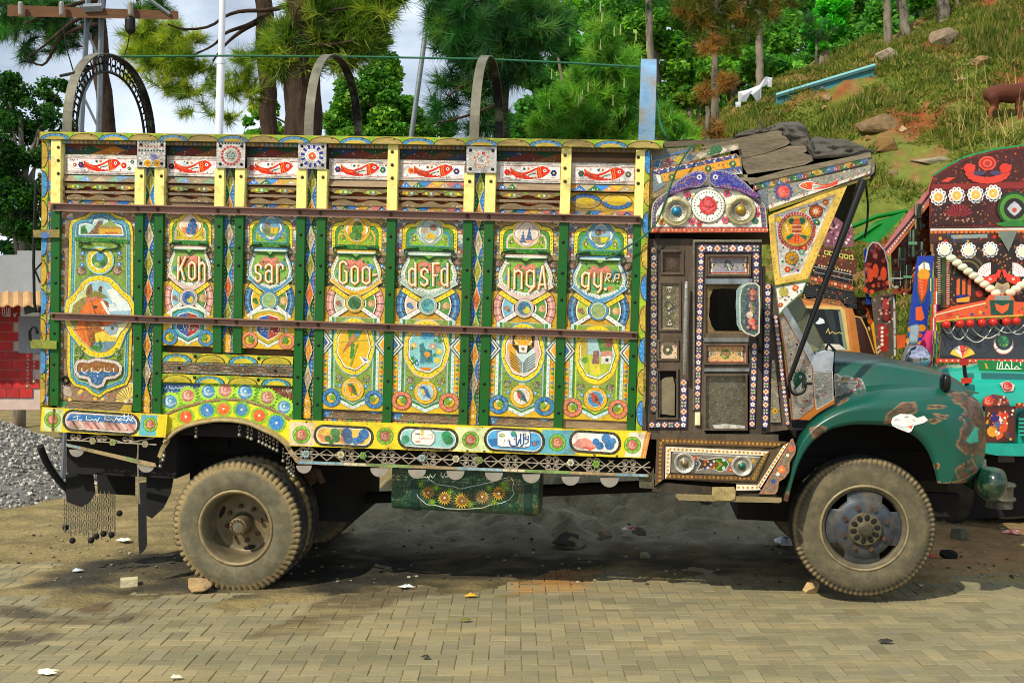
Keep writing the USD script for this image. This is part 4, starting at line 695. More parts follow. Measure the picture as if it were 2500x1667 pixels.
for i in range(3):
    for q in ([(i / 3, .1), ((i + 1) / 3, .9)], [(i / 3, .9), ((i + 1) / 3, .1)], [(i / 3, .5), ((i + .5) / 3, .1), ((i + 1) / 3, .5)]): a.line([f(*z) for z in q], 1.1, '4f4430')
a.poly([f(0, .1), f(.16, .1), f(.1, .9), f(0, .9)], '3f7a4a'); a.poly([f(.88, .1), f(.99, .1), f(.99, .9), f(.84, .9)], 'b0982a'); put('carved_plank', a, WOODP, truck)
a = Art(fS, .02, seed=352); f = bilin((138, 992), (322, 1006), (322, 1012), (138, 1001))
for i in range(17): a.slab([f((i + .1) / 17, 0), f((i + .9) / 17, 0), f((i + .9) / 17, 1), f((i + .1) / 17, 1)], .016, .07, rnd.choice(['7d6a4c', '8a755a', '3f78a8', '9a8262', '5f8a4a']), .1)
put('beaded_lath', a, WOODP, truck)
# ---- over the wheel: two half-moon laths, carved plank, flowered arch
kb = crop(3.408, 380, 640)
def moons(a, f, n, ph, h=.9):
    for i in range(n):
        c0 = i / n + .5 / n; w = .46 / n; t = np.linspace(math.pi, 2 * math.pi, 11); on = (i + ph) % 2 == 0
        for k, c in ((1.0, '2c2412'), (.9, '3fa0b4' if on else 'b7a51c'), (.62, 'c9b91c' if on else 'a8982a')): a.poly([f(c0 + w * k * math.cos(q), .98 + h * k * math.sin(q)) for q in t], c)
        if on:
            for q in range(7): an = math.pi * (1 + (q + .5) / 7); a.circ(*f(c0 + w * .76 * math.cos(an), .98 + h * .76 * math.sin(an)), 2.6, '2474a8', 5)
        a.poly([f(i / n - .02 if i else 0, .05), f(i / n + .13 / n * 2, .05), f(i / n + .02, .5)], '6fa01c')
for k, (q, ph) in enumerate((((45, 748, 1145, 785, 1140, 853, 40, 825), 0), ((38, 925, 1140, 965, 1138, 1030, 38, 995), 1))):
    z = kb(*q); f = bilin(*z); a = Art(fS, .008, seed=400 + k); a.slab(z, .008, .08, 'c9bb26'); moons(a, f, 4, ph); bolts(put('moon_lath', a, PAINT, truck), [f(.26, .35), f(.74, .35)], .006, .013)
z = kb(40, 828, 1140, 858, 1140, 952, 38, 918); f = bilin(*z); a = Art(fS, .012, seed=403); a.slab(z, .012, .08, '85735c')
for i in range(4):
    c = (i + .5) / 4
    for k in (1, .6): a.line([f(c - .12 * k, .5), f(c, .5 - .34 * k), f(c + .12 * k, .5), f(c, .5 + .34 * k)], 1.2, '3f3322', True)
    a.line([f(c - .125, .15), f(c + .125, .85)], 1.2, '3f3322'); a.line([f(c - .125, .85), f(c + .125, .15)], 1.2, '3f3322'); a.circ(*f(c, .5), 2, 'b8a42a' if i == 2 else '6a5a44', 6)
for i in range(30):
    for t0, t1 in ((.02, .13), (.87, .98)): a.slab([f((i + .1) / 30, t0), f((i + .9) / 30, t0), f((i + .9) / 30, t1), f((i + .1) / 30, t1)], .006, .014, rnd.choice(['8f7f66', '9c8a6e', '5f8a6a', '6f93a0', '8a7458']), .1)
bolts(put('carved_plank', a, WOODP, truck), [f(.14, .5), f(.87, .5)], .01, .014)
OUT = smoothline(kb(40, 1285, 110, 1245, 300, 1180, 500, 1140, 650, 1130, 850, 1170, 1000, 1230, 1140, 1310), 30)
INN = smoothline(kb(70, 1500, 200, 1392, 400, 1330, 560, 1315, 720, 1330, 880, 1390, 1000, 1450, 1110, 1545), 30)
a = Art(fS, .02, seed=405); a.slab(list(OUT) + kb(1140, 1030, 42, 1000), .03, .075, '6fa832'); a.n = .03
a.poly(kb(60, 1005, 470, 1015, 300, 1055, 60, 1105), '1f4f86'); a.poly(kb(880, 1028, 1138, 1035, 1138, 1160, 1040, 1105), '6a2c22'); z = kb(80, 1048)[0]; urdu(a, z[0], z[0] + 60, z[1], 6, 'd8e4ea', 81, 1.4); z = kb(1030, 1075)[0]; urdu(a, z[0], z[0] + 30, z[1], 6, 'e4d6cc', 82, 1.4)
for x, y, r, c in ((120, 1160, 58, '4f92bc'), (268, 1110, 52, 'bf6f5c'), (437, 1075, 55, '3f8ac0'), (578, 1065, 55, 'c9786a'), (745, 1080, 62, '3f8fc4'), (928, 1125, 55, 'b5735c'), (1068, 1205, 55, '4f8fb8')):
    z = kb(x, y)[0]; a.burst(*z, r / 3.4 + 10, 'a9d83a', 18, .5); a.rose(*z, r / 3.4, c, 'b8d4e4' if c[0] in '34' else 'e6b8a8')
put('flowered_arch_board', a, CLEAN, truck)
a = Art(fS, .0, seed=406); mid = OUT * .18 + INN * .82; top = OUT * .86 + INN * .14
a.slab(list(OUT) + list(INN[::-1]), .004, .08, '8a6c3a'); a.n = .004
a.poly(list(top) + list(mid[::-1]), 'e0d81c')
for x, y, r, c in ((252, 1285, 46, 'e8602a'), (428, 1230, 50, '2f80c4'), (563, 1220, 45, 'ec6a2c'), (715, 1225, 45, '3b86b4'), (862, 1275, 45, 'e8602a'), (1005, 1335, 55, '2a80c8')):
    z = kb(x, y)[0]; a.burst(*z, r / 3.4 + 9, '7fc026', 20, .55); a.burst(*z, r / 3.4 + 1, c, 18, .7); a.circ(*z, 3, 'f4efe2', 7)
a.poly(list(mid) + list(INN[::-1]), 'a58a4a'); a.line(OUT + (0, 1.5), 5, '9a7c50'); a.dots(resample(mid * .5 + INN * .5, 46)[18:34], 2, '2f7a3a'); a.dots(resample(mid * .5 + INN * .5, 46)[18:34], 1, 'dff0dc'); a.dots(resample(OUT * .95 + INN * .05, 50)[22:40], 1.9, '3f7a34'); a.dots(resample(OUT * .95 + INN * .05, 50)[22:40], 1.0, 'dff0dc')
put('wheel_arch_band', a, CLEAN, truck)
kl = crop(3.92, 60, 1000); ku = crop(3.459, 680, 1040)
rim_l = [tuple(INN[0])] + kl(1370, 290, 1320, 370, 1290, 455); rim_r = [tuple(INN[-1])] + ku(60, 150, 100, 210, 165, 300)
for side, p in (('l', rim_l), ('r', rim_r)):
    q = LineString(p).buffer(5.5, cap_style='flat'); a = Art(fS, .0); a.slab(np.array(q.exterior.coords)[:-1], -.002, .07, 'a58f62'); a.n = -.002; a.dots(resample(p, 9), 1.4, 'e0cf8a'); put('arch_rim', a, PAINT, truck)
rim = tube(S(smoothline([rim_l[0]] + list(INN[1:-1:3]) + [rim_r[0]], 40), -.004), .014, 6); put('arch_rim', rim, mat('tan_paint', '9c8a5e', rough=.6, var=.3, vs=15, dirt='5a4a34'), truck, smooth=True)
CHAIN = mat('chain_steel', '8f8a78', rough=.45, metal=.7, var=.3, vs=40)
def chainlet(p, n0, L, parent, name='chain'):
    v = []; k = max(2, int(L / .028))
    for i in range(k):
        c = np.array([0, 0, -.028 * (i + .5)]); t = np.arange(8) * math.pi / 4
        o = np.stack([.009 * np.cos(t) * (i % 2), .009 * np.cos(t) * (1 - i % 2), .018 * np.sin(t)], 1); v.append(tube(o + c, .0028, 4, True))
    s = trimesh.creation.icosphere(1, .014); s.apply_translation((0, 0, -.028 * k - .008)); v.append(s)
    m = join(v); m[0][:] += S([p], n0)[0]; put(name, m, CHAIN, parent)
for x, y in ((337, 1350), (698, 1335), (768, 1355), (798, 1368), (862, 1390), (893, 1405), (922, 1420), (952, 1435), (982, 1450), (1012, 1465)): chainlet(kb(x, y)[0], .0, .085, truck)
for x, y in ((40, 190), (75, 250), (92, 280), (110, 300), (128, 318)): chainlet(ku(x, y)[0], -.005, .085, truck)
for x, y in ((1300, 460), (1325, 400), (1335, 360)): chainlet(kl(x, y)[0], -.005, .08, truck)

# ---- the yellow sill beam with its medallions
def skirt(pts, seed): a = Art(fS, -.03, seed=seed, step=.0006); a.slab(pts, -.03, .09, 'ead023'); return a
a = skirt([(103, 993), (409, 1012), (404, 1068), (98, 1052)], 410)
a.poly([(110, 996), (155, 999), (150, 1053), (104, 1051)], 'c9d89a'); a.poly([(345, 1012), (400, 1014), (394, 1065), (338, 1063)], '58aab4'); a.poly([(385, 1014), (404, 1014), (398, 1066), (380, 1066)], 'e6c81c')
def cap(a, x0, x1, yc0, yc1, h, col, k=0):                     # a lozenge with round ends
    w = h / 2; t = np.linspace(math.pi / 2, 1.5 * math.pi, 10); k = w * .9
    return a.poly([(x0 + k + k * math.cos(q), yc0 + w * math.sin(q)) for q in t] + [(x1 - k - k * math.cos(q), yc1 - w * math.sin(q)) for q in t], col)
def oval_(a, x0, x1, y0, y1, h):
    cap(a, x0, x1, y0, y1, h, '2c2820'); cap(a, x0 + 7, x1 - 7, y0, y1, h - 13, 'f0eee6')
def rosette(a, x, y, r): a.circ(x, y, r, '2a2c18', 16); a.circ(x, y, r - 1.3, '8ac43a', 16); a.burst(x, y, r - 3, '4f9a2c', 8, .5); a.rose(x, y, r * .62, 'b5604c', 'dfa28c')
rosette(a, 128, 1024, 20); oval_(a, 152, 342, 1026, 1036, 54); cap(a, 161, 333, 1026, 1036, 37, 'd2a59c')
a.poly([(163, 1024), (172, 1010), (320, 1017), (331, 1030), (331, 1035), (163, 1026)], '1c6fae')
for i in range(9): a.line([(176 + 17 * i, 1027 + .6 * i), (190 + 17 * i, 1046 + .4 * i)], 5, ['8a5f58', 'e0c4bc', 'c97a70'][i % 3])
a.circ(180, 1033, 3, '2a2a9a', 6); urdu(a, 180, 322, 1025, 10, 'f4f2ee', 91, 1.8); urdu(a, 280, 326, 1022, 12, 'f4f2ee', 92, 2); rosette(a, 367, 1036, 18); a.line([(132, 997), (128, 1052)], 5, '6a4a24')
put('sill_beam', a, PAINT, truck)
a = skirt([(707, 1024), (1580, 1052), (1577, 1118), (708, 1088)], 411)
f = bilin((707, 1027), (1590, 1054), (1577, 1118), (706, 1088))
for s0, s1, c in ((.0, .07, 'e6cfa4'), (.46, .56, 'd2dca0'), (.7, .8, '58aab8'), (.94, .985, 'eadcc4')): a.poly([f(s0, .04), f(s1, .04), f(s1, .97), f(s0, .97)], c)
for x, y, r in ((736, 1061, 22), (940, 1064.6, 21), (1149, 1073, 21), (1361, 1080, 21), (1544, 1086, 21)): rosette(a, x, y, r)
oval_(a, 765, 913, 1062, 1067, 53); cap(a, 774, 904, 1062, 1067, 36, 'ecbd55'); a.poly([(776, 1060), (840, 1068), (840, 1078), (785, 1078)], 'd9825a'); [a.circ(x, y, r, c, 9) for x, y, r, c in ((818, 1056, 12, '3f8a4c'), (800, 1070, 8, '3f7a3a'), (820, 1070, 10, '2f7a44'), (846, 1058, 14, '2f6aa4'), (850, 1072, 12, '2a5f9c'), (868, 1076, 9, '3a78b0'), (888, 1060, 13, '2f6aa8'), (880, 1072, 10, '2a5f9c'), (808, 1078, 6, '2c6a34'))]
oval_(a, 970, 1120, 1068, 1073, 56); cap(a, 979, 1111, 1068, 1073, 39, '8cc4be'); [a.circ(x, y, r, c, 9) for x, y, r, c in ((990, 1072, 10, '3f8a70'), (1090, 1064, 13, '2c8a54'), (1095, 1074, 12, '227a4a'), (985, 1078, 7, '4a9a7a'))]
a.poly([(1004, 1057), (1014, 1046), (1052, 1048), (1063, 1060), (1062, 1078), (1052, 1089), (1012, 1086), (1003, 1076)], '55605a'); a.poly([(1006, 1058), (1015, 1048.5), (1051, 1050), (1061, 1061), (1060, 1077), (1051, 1086.5), (1013, 1084), (1005, 1075)], 'efe2d6'); urdu(a, 1022, 1058, 1070, 11, 'd9967a', 93, 2); a.poly([(1028, 1048), (1034, 1048), (1034, 1062), (1028, 1062)], 'c9b43c'); a.line([(1014, 1058), (1026, 1060)], 3, '5a5246'); a.poly([(1014, 1075), (1026, 1075), (1026, 1080), (1014, 1080)], 'c99a8a')
oval_(a, 1181, 1331, 1072, 1078, 60); cap(a, 1190, 1322, 1072, 1078, 43, '4aa2d0'); a.poly([(1192, 1072), (1214, 1070), (1214, 1088), (1200, 1090)], '2468a4'); a.poly([(1296, 1078), (1318, 1074), (1316, 1086), (1300, 1090)], '2a6ea8'); a.circ(1305, 1083, 4, 'c96a5a', 6)
a.poly([(1213, 1054), (1228, 1049), (1292, 1051), (1296, 1058), (1296, 1088), (1284, 1094), (1224, 1092), (1213, 1087)], '3a5a8a'); a.poly([(1215, 1055), (1228, 1051), (1291, 1053), (1294, 1059), (1294, 1087), (1283, 1092), (1225, 1090), (1215, 1086)], 'f4f3ee')
zf = crop(3.409, 1160, 640); B_ = '1c4a8c'                     # the shop name in its blue script
for st in ((442, 1445, 442, 1495, 420, 1512), (425, 1452, 412, 1462, 422, 1475, 440, 1470), (402, 1428, 404, 1512, 380, 1528), (378, 1430, 378, 1510), (368, 1475, 352, 1522, 320, 1530, 290, 1520, 285, 1485), (340, 1432, 342, 1512)): a.line(zf(*st), 3.1, B_, rnd_=True)
a.circ(*zf(418, 1432)[0], 2, B_, 5); a.circ(*zf(326, 1468)[0], 2, B_, 5); a.circ(*zf(318, 1428)[0], 7, '2f9a5a', 10); a.sector(*zf(318, 1428)[0], 2, 7, 60, 240, '2a80c0', 6); a.circ(*zf(222, 1440)[0], 8, '8a9a3c', 10, 4.5); a.line(zf(205, 1440, 240, 1440), 1.6, 'e8e6d0'); urdu(a, *[zf(x, 0)[0][0] for x in (215, 275)], zf(0, 1492)[0][1], 7, '3c3a38', 94, 1.4); urdu(a, *[zf(x, 0)[0][0] for x in (230, 430)], zf(0, 1536)[0][1], 2.6, '4a4846', 95, .9)
oval_(a, 1389, 1517, 1077, 1082, 56); cap(a, 1398, 1508, 1077, 1082, 39, 'efe6da'); a.poly([(1398, 1086), (1412, 1072), (1430, 1068), (1448, 1078), (1458, 1092), (1420, 1096)], 'dc8f80'); a.poly([(1420, 1090), (1456, 1092), (1440, 1100)], 'd0564a'); [a.circ(x, y, r, c, 9) for x, y, r, c in ((1455, 1078, 9, '2f70ac'), (1464, 1088, 10, '2868a4'), (1480, 1070, 12, '3478b4'), (1488, 1086, 12, '2a6aa8'), (1496, 1076, 8, '3a80b8'))]
a.poly([f(.985, .02), f(.999, .02), f(.999, .98), f(.985, .98)], 'd98a2a'); a.dots([f(.992, (i + .5) / 12) for i in range(12)], 1.3, 'f0ecdc')
for i in range(18): a.circ(*f(a.r.random(), a.r.choice((.03, .96))), a.r.uniform(1.5, 4), '6a4c24', 6)
put('sill_beam', a, PAINT, truck)
# ---- wrought scrolls below it, bar and half discs
SCR = mat('scroll_iron', 'a09684', rough=.5, metal=.3, var=.25, vs=30)
def scroll(x, y, r, sx, sy): t = np.linspace(0, 3.6 * math.pi, 26); q = r * (1 - .72 * t / t[-1]); return [(x + sx * q[i] * math.cos(t[i]), y + sy * q[i] * math.sin(t[i])) for i in range(26)]
bar0, bar1 = ku(160, 308)[0], (1580, 1161)
a = Art(fS, -.01, seed=420); a.slab([(726, 1124), (1583, 1157), (1583, 1164), (726, 1132)], -.012, .03, '9c8a6a'); a.n = -.012
for i in range(46): a.poly([(728 + 18.5 * i, 1124.8 + .716 * i), (744 + 18.5 * i, 1125.4 + .716 * i), (744 + 18.5 * i, 1131 + .716 * i), (728 + 18.5 * i, 1130.4 + .716 * i)], ['6fa0b8', '7fb0c4', 'c9bfa0', '5f8f4a', '6a9a4a', 'b0966a', 'a5886a'][(i // 3) % 7])
put('skirt_bar', a, PAINT, truck)
ys = lambda x: 1107 + (x - 709) * .0388                         # middle of the openwork
for i in range(9):
    cx = 748 + 100 * i if i < 8 else 1536; pieces = []
    for sx in (-1, 1):
        for sy in (-1, 1): pieces.append(tube(S([(px, py + (px - cx) * .0388) for px, py in scroll(cx + sx * 9 + 38 * (i % 2 - .5) * 0, ys(cx) + sy * 10, 9, -sx, sy)], .0), .0045, 4))
        pieces.append(tube(S([(cx + sx * 12, ys(cx) + 14), (cx + sx * 50, ys(cx + sx * 50) - 14)], .0), .004, 4)); pieces.append(tube(S([(cx + sx * 12, ys(cx) - 16), (cx + sx * 50, ys(cx + sx * 50) + 14)], .002), .004, 4))
    pieces.append(tube(S([(cx - 52, ys(cx - 52)), (cx + 52, ys(cx + 52))], .001), .0045, 4)); put('scroll_ironwork', join(pieces), SCR, truck)
for x, y, c in ((230, 235, '9cc4d0'), (525, 240, 'cfc8a4'), (712, 248, '5fa04a'), (1210, 268, '8fb8c8'), (1498, 275, 'b8b498'), (1697, 287, '6f8f4a')):
    z = ku(x, y)[0]; a = Art(fS, -.012); [a.slab([(z[0] + 4.6 * math.cos(q * 1.047) + 4.6 * math.cos(w * 1.047), z[1] + 4.6 * math.sin(q * 1.047) + 4.6 * math.sin(w * 1.047)) for w in range(6)], -.016, -.006, c) for q in range(6)]; a.n = -.018; a.circ(*z, 3.4, '8a7a4a', 7); put('flower_boss', a, CLEAN, truck)
kx = crop(3.267, 1240, 1040)
for x, y, c in ((500, 290, 'd8dcc0'), (703, 302, '6fb02c')):
    z = kx(x, y)[0]; a = Art(fS, -.012); [a.slab([(z[0] + 4.6 * math.cos(q * 1.047) + 4.6 * math.cos(w * 1.047), z[1] + 4.6 * math.sin(q * 1.047) + 4.6 * math.sin(w * 1.047)) for w in range(6)], -.016, -.006, c) for q in range(6)]; a.n = -.018; a.circ(*z, 3.4, '8a7a4a', 7); put('flower_boss', a, CLEAN, truck)
DISC = mat('dull_disc', '9a9488', rough=.5, metal=.35, var=.15, vs=15)
for x, y, r in ((742, 1136, 19), (926, 1142, 22), (1018, 1146, 22), (1112, 1149, 22), (1206, 1153, 22), (1297, 1157, 22), (1393, 1163, 22), (1488, 1166, 23), (187, 1097, 18), (357, 1132, 21)):
    t = np.linspace(0, math.pi, 13); a = Art(fS, .0); a.slab([(x + r * math.cos(q), y + r * math.sin(q)) for q in t], -.004, .004, '9a9488'); put('hanging_half_disc', a, DISC, truck)
# rear overhang: slanted bar, openwork, strap
a = Art(fS, -.01, seed=421); a.slab(kl(395, 320, 1250, 510, 1262, 545, 1200, 545, 400, 350), -.012, .02, '9a8660'); a.n = -.012
for i in range(12): z = bilin(*kl(395, 322, 1250, 512, 1250, 542, 400, 348)); a.poly([z((i + .1) / 12, .1), z((i + .9) / 12, .1), z((i + .9) / 12, .9), z((i + .1) / 12, .9)], ['6f9fb0', '8a7a5c', 'a08a64', '9a8660', '5f8f54', 'a58f6a'][i // 2])
put('skirt_bar', a, PAINT, truck)
pc = [tube(S(kl(410, 290, 1262, 335), .0), .0045, 4), tube(S(kl(520, 300, 700, 240, 940, 315), .0), .004, 4), tube(S(kl(980, 320, 1240, 270), .0), .004, 4), tube(S(kl(1090, 310, 1080, 480, 1100, 900), .0), .006, 4)]
for x, y in ((490, 258), (740, 270), (990, 280)):
    z = kl(x, y)[0]; pc += [tube(S(scroll(z[0] + sx * 7, z[1], 7, -sx, 1), .0), .004, 4) for sx in (-1, 1)]
put('scroll_ironwork', join(pc), SCR, truck)
for x, y, c in ((650, 298, '9a9470'), (842, 312, '8a9a5a'), (1152, 328, '9a8a74')):
    z = kl(x, y)[0]; a = Art(fS, -.01); [a.slab([(z[0] + 4.6 * math.cos(q * 1.047) + 4.2 * math.cos(w * 1.047), z[1] + 4.6 * math.sin(q * 1.047) + 4.2 * math.sin(w * 1.047)) for w in range(6)], -.014, -.006, c) for q in range(6)]; put('flower_boss', a, CLEAN, truck)
# tail clutter: curved bumper, hanging rubber, chain curtain
BLKR = mat('black_rubber', '0d0d0c', rough=.8, var=.2, vs=20)
put('tail_bumper', tube(Sn(smoothline(kl(150, 350, 200, 480, 300, 640, 420, 770, 540, 860), 20), np.linspace(.1, .5, 20)), .028, 8), BLKR, truck, smooth=True)
a = Art(fS); a.slab(kl(390, 620, 560, 560, 660, 620, 680, 800, 620, 890, 540, 930, 400, 880), .35, .40, '0d0d0c'); put('rubber_flap', a, BLKR, truck)
a = Art(fS); a.slab(kl(690, 560, 1060, 560, 1060, 820, 700, 800), .75, .80, '14140f'); put('rubber_flap', a, BLKR, truck)
for i in range(24):
    pc = []; x = 385 + i * 21; y0 = 880 - 3 * i if i < 16 else 790; y1 = 1260 - abs(i - 14) * 6 + rnd.uniform(-50, 70); z0, z1 = kl(x, y0)[0], kl(x, y1)[0]; n_ = .42 + .05 * (i * 7 % 5) + .012 * i; x += rnd.uniform(-5, 5)
    L = S([z0], n_)[0, 2] - S([z1], n_)[0, 2]; base = S([z0], n_)[0]
    for k in range(int(L / .036)):
        t = np.arange(6) * math.pi / 3; o = np.stack([.011 * np.cos(t) * (k % 2), .011 * np.cos(t) * (1 - k % 2), .022 * np.sin(t)], 1); pc.append(tube(base + o * (.7, .7, 1) - (0, 0, .036 * k + .018 * (i % 2)), .003, 3, True))
    put('hanging_chain', join(pc), CHAIN, truck)
for x, y in ((392, 1125), (458, 1250), (637, 1248), (685, 1210), (755, 1185), (832, 1195), (908, 990)):
    s_ = trimesh.creation.icosphere(1, .026); s_.apply_translation(S(kl(x, y), .45)[0]); put('rubber_ball', s_, BLKR, truck, smooth=True)
a = Art(fS); a.slab(kl(1085, 700, 1165, 690, 1172, 1290, 1160, 1330, 1100, 1390, 1088, 1250), .10, .115, '0d0d0c'); put('mud_flap', a, BLKR, truck)
a = Art(fS); a.slab(kl(1165, 560, 1430, 640, 1400, 800, 1330, 940, 1220, 1040, 1165, 1010), .30, .33, '0d0d0c'); put('mud_flap', a, BLKR, truck)
# tail hook, chain and locking bar at the back corner
kh = crop(1.507, 0, 300)
a = Art(fS, -.02); a.slab([(80, 562), (145, 560), (145, 580), (82, 580)], -.03, -.012, '8a7a3a'); a.n = -.03; a.circ(110, 574, 12, '3f6fae', 10, 8); put('hinge_plate', a, PAINT, truck)
a = Art(fS, -.02); a.slab([(72, 828), (138, 832), (138, 852), (76, 850)], -.03, -.012, '7f8a2c'); put('hinge_plate', a, PAINT, truck)
put('locking_bar', tube(S([(88, 440), (84, 540), (82, 640), (84, 740), (88, 762), (95, 762), (97, 748)], .0), .011, 6), IRON, truck, smooth=True)
put('locking_bar', tube(S([(100, 430), (84, 445), (98, 470)], .0), .008, 5), IRON, truck); put('locking_bar', tube(S([(104, 640), (86, 660), (98, 690)], .0), .008, 5), IRON, truck)
put('tail_hook', tube(S([(74, 830), (72, 810), (78, 797), (88, 800), (92, 815)], -.03), .012, 6), IRON, truck, smooth=True)
for x, y, L in ((68, 852, .30), (84, 858, .24)): chainlet((x, y), -.03, L, truck)

# ---- under the truck: frame, axles, tank, springs
DARK = mat('underside', '141210', rough=.85, var=.3, vs=10)
a = Art(); Z = V(709, 1100)
for n_ in (.55, 1.55): a.box((.1, n_, -.20), (6.2, n_ + .08, -.02), '141210')
for u in (.3, 1.2, 2.2, 3.2, 4.2, 5.2): a.box((u, .5, -.14), (u + .1, 1.7, -.02), '141210')
for u in (.2, .8, 2.2, 2.8, 3.4, 4.0, 4.4): a.box((u, .1, -.02), (u + .07, WB - .1, .10), '1c1814')
a.box((2.2, .14, -.16), (LB + .05, .18, -.04), '14120f')
put('chassis_frame', a, DARK, truck)
a = Art(fS, .12, seed=430); tk = S([(957, 1144), (1313, 1262)], .14); u0, u1 = tk[0, 0], tk[1, 0]; v1 = S([(1100, 1255)], .14)[0, 2]; v0 = v1 + .40
t = np.arange(20) * math.pi / 10; ex = np.sign(np.cos(t)) * np.abs(np.cos(t)) ** .45; ez = np.sign(np.sin(t)) * np.abs(np.sin(t)) ** .45
sec = np.stack([.36 + .22 * ex, (v0 + v1) / 2 + .2 * ez], 1)
ring_ = lambda u: np.column_stack([np.full(20, u), sec]); P3 = np.stack([ring_(u0), ring_(u0 + .01), ring_(u1 - .01), ring_(u1)]); P3 = np.concatenate([P3, P3[:, :1]], 1)
v, f_ = grid(P3); a.raw(v, f_, '0d4030'); a.raw(np.vstack([ring_(u0), [[u0, .36, (v0 + v1) / 2]]]), [(i, (i + 1) % 20, 20) for i in range(20)], '0d4030'); a.raw(np.vstack([ring_(u1), [[u1, .36, (v0 + v1) / 2]]]), [(i, (i + 1) % 20, 20) for i in range(20)], '0a3024')
a.n = .137; cloud = ku(1130, 470, 1140, 430, 1180, 440, 1240, 430, 1290, 460, 1330, 490, 1400, 500, 1480, 510, 1540, 530, 1620, 510, 1700, 495, 1800, 470, 1900, 440, 1960, 430, 1985, 470, 1975, 530, 1990, 570, 1950, 620, 1880, 650, 1800, 660, 1720, 690, 1560, 700, 1420, 695, 1340, 670, 1250, 660, 1180, 600, 1155, 540)
a.line(cloud, 1.5, 'c9d8cc', True)
for x, y, r, c in ((1265, 560, 55, 'b8862a'), (1402, 605, 60, 'd8b448'), (1550, 630, 66, 'e6b41c'), (1720, 595, 60, 'd0b468'), (1862, 565, 58, 'e0a41c')):
    z = ku(x, y)[0]; a.burst(*z, r / 3.1, c, 16, .35); a.burst(*z, r / 5, '8a5a1c', 12, .5); a.circ(*z, 2.6, 'f0ead4', 6)
for x, y in ((1200, 490), (1330, 520), (1780, 520), (1900, 500), (1300, 640), (1450, 545), (1620, 660), (1820, 640), (1930, 520)): a.burst(*ku(x, y)[0], 13, '6f9a1e', 9, .2)
z = ku(1240, 0)[0][0]; urdu(a, z, z + 58, 1163, 11, 'd8e0d4', 96, 2); a.line(ku(1110, 545, 1960, 560), .8, '07241a')
g = put('fuel_tank', a, PAINT, truck)
for s_ in (.16, .93): u = u0 + (u1 - u0) * s_; put('tank_strap', grid(np.stack([np.column_stack([np.full(21, u + d), .36 + (.226 * ex[np.r_[0:20, 0]]), (v0 + v1) / 2 + .206 * ez[np.r_[0:20, 0]]]) for d in (-.03, .03)])), mat('strap_paint', '12352a', var=.3), g)
a = Art(fS); [a.slab(ku(205 + 10 * i, 405 + 15 * i, 330, 345 + 18 * i, 330, 357 + 18 * i, 205 + 10 * i, 417 + 15 * i), .42, .5, '6a4e2a') for i in range(7)]; a.slab(ku(310, 370, 350, 365, 400, 470, 350, 490), .40, .42, '4f3f26'); put('leaf_spring', a, RUST, truck)
# ---- wheels
RUBBER = mat('dusty_rubber', None, rough=.85, var=.25, vs=12, dirt='8a7a55', damt=.35, ds=6, bump=.003, bs=30, fine=.1)
STEEL = mat('wheel_steel', None, rough=.5, metal=.25, var=.3, vs=15, dirt='6a5a3c', damt=.6, ds=8, fine=.12)
def tyre(R, w, lug, parent, c, name='tyre', dust='6e6248'):
    prof = [(.275, .035), (.285, .012), (.31, .004), (.345, -.004), (.39, -.006), (.43, .002), (.462, .012), (.470, .016), (.4935, .024), (.51, .035), (.512, .055), (.512, .08), (.505, .088), (.505, .1), (.512, .108), (.512, w - .07), (.505, w - .06), (.512, w - .05), (.51, w - .03), (.475, w - .01), (.41, w + .005), (.30, w - .01), (.275, w - .03)]
    K = 6 * lug; t = np.arange(K) * 2 * math.pi / K; ph = np.arange(K) % 6
    v = []
    for i, (r, h) in enumerate(prof):
        r = r * R / .512; rr = np.full(K, r); hh = np.full(K, h)
        if lug < 70 and 7 <= i <= 11: g_ = ph >= 4; rr[g_] -= .011 if i > 8 else .007; hh[g_] += .012 if i in (7, 8, 9) else 0
        if lug >= 70 and 7 <= i <= 9: g_ = ph >= 3; rr[g_] -= .003; hh[g_] += .008
        v.append(np.stack([rr * np.cos(t), hh, rr * np.sin(t)], 1))
    n = len(prof); i = np.arange(n - 1)[:, None] * K; q = np.arange(K); q2 = (q + 1) % K
    f = np.stack([i + q, i + q2, i + K + q2, i + K + q], -1).reshape(-1, 4); v = np.vstack(v) + c
    cols = np.repeat([H('59533f') if r < .455 else H('4a4536') if r < .475 else H('7a6a4a') if r < .50 else H('23221e') for r, _ in prof], K, 0)
    if lug < 70: cols = np.repeat([H('5f5a46') if r < .44 else H('84724e') if r < .50 else H('26241f') for r, _ in prof], K, 0)
    return put(name, (v, np.vstack([f[:, [0, 1, 2]], f[:, [0, 2, 3]]])), RUBBER, parent, smooth=True, colors=cols)
def col_lathe(prof, cols, k, c):
    v, f = lathe(prof, k, at_=c); return v, f, np.repeat([H(x) for x in cols], k, 0)
def nuts(c, n_, r, k, rad, h, col, parent, name='wheel_nut', ph=0.0):
    for i in range(k):
        t = i * 2 * math.pi / k + ph; m = trimesh.creation.cylinder(radius=rad, height=h, sections=6); m.apply_transform(trimesh.transformations.rotation_matrix(math.pi / 2, (1, 0, 0))); m.apply_translation(c + np.array([r * math.cos(t), n_, r * math.sin(t)])); put(name, m, RUST, parent)
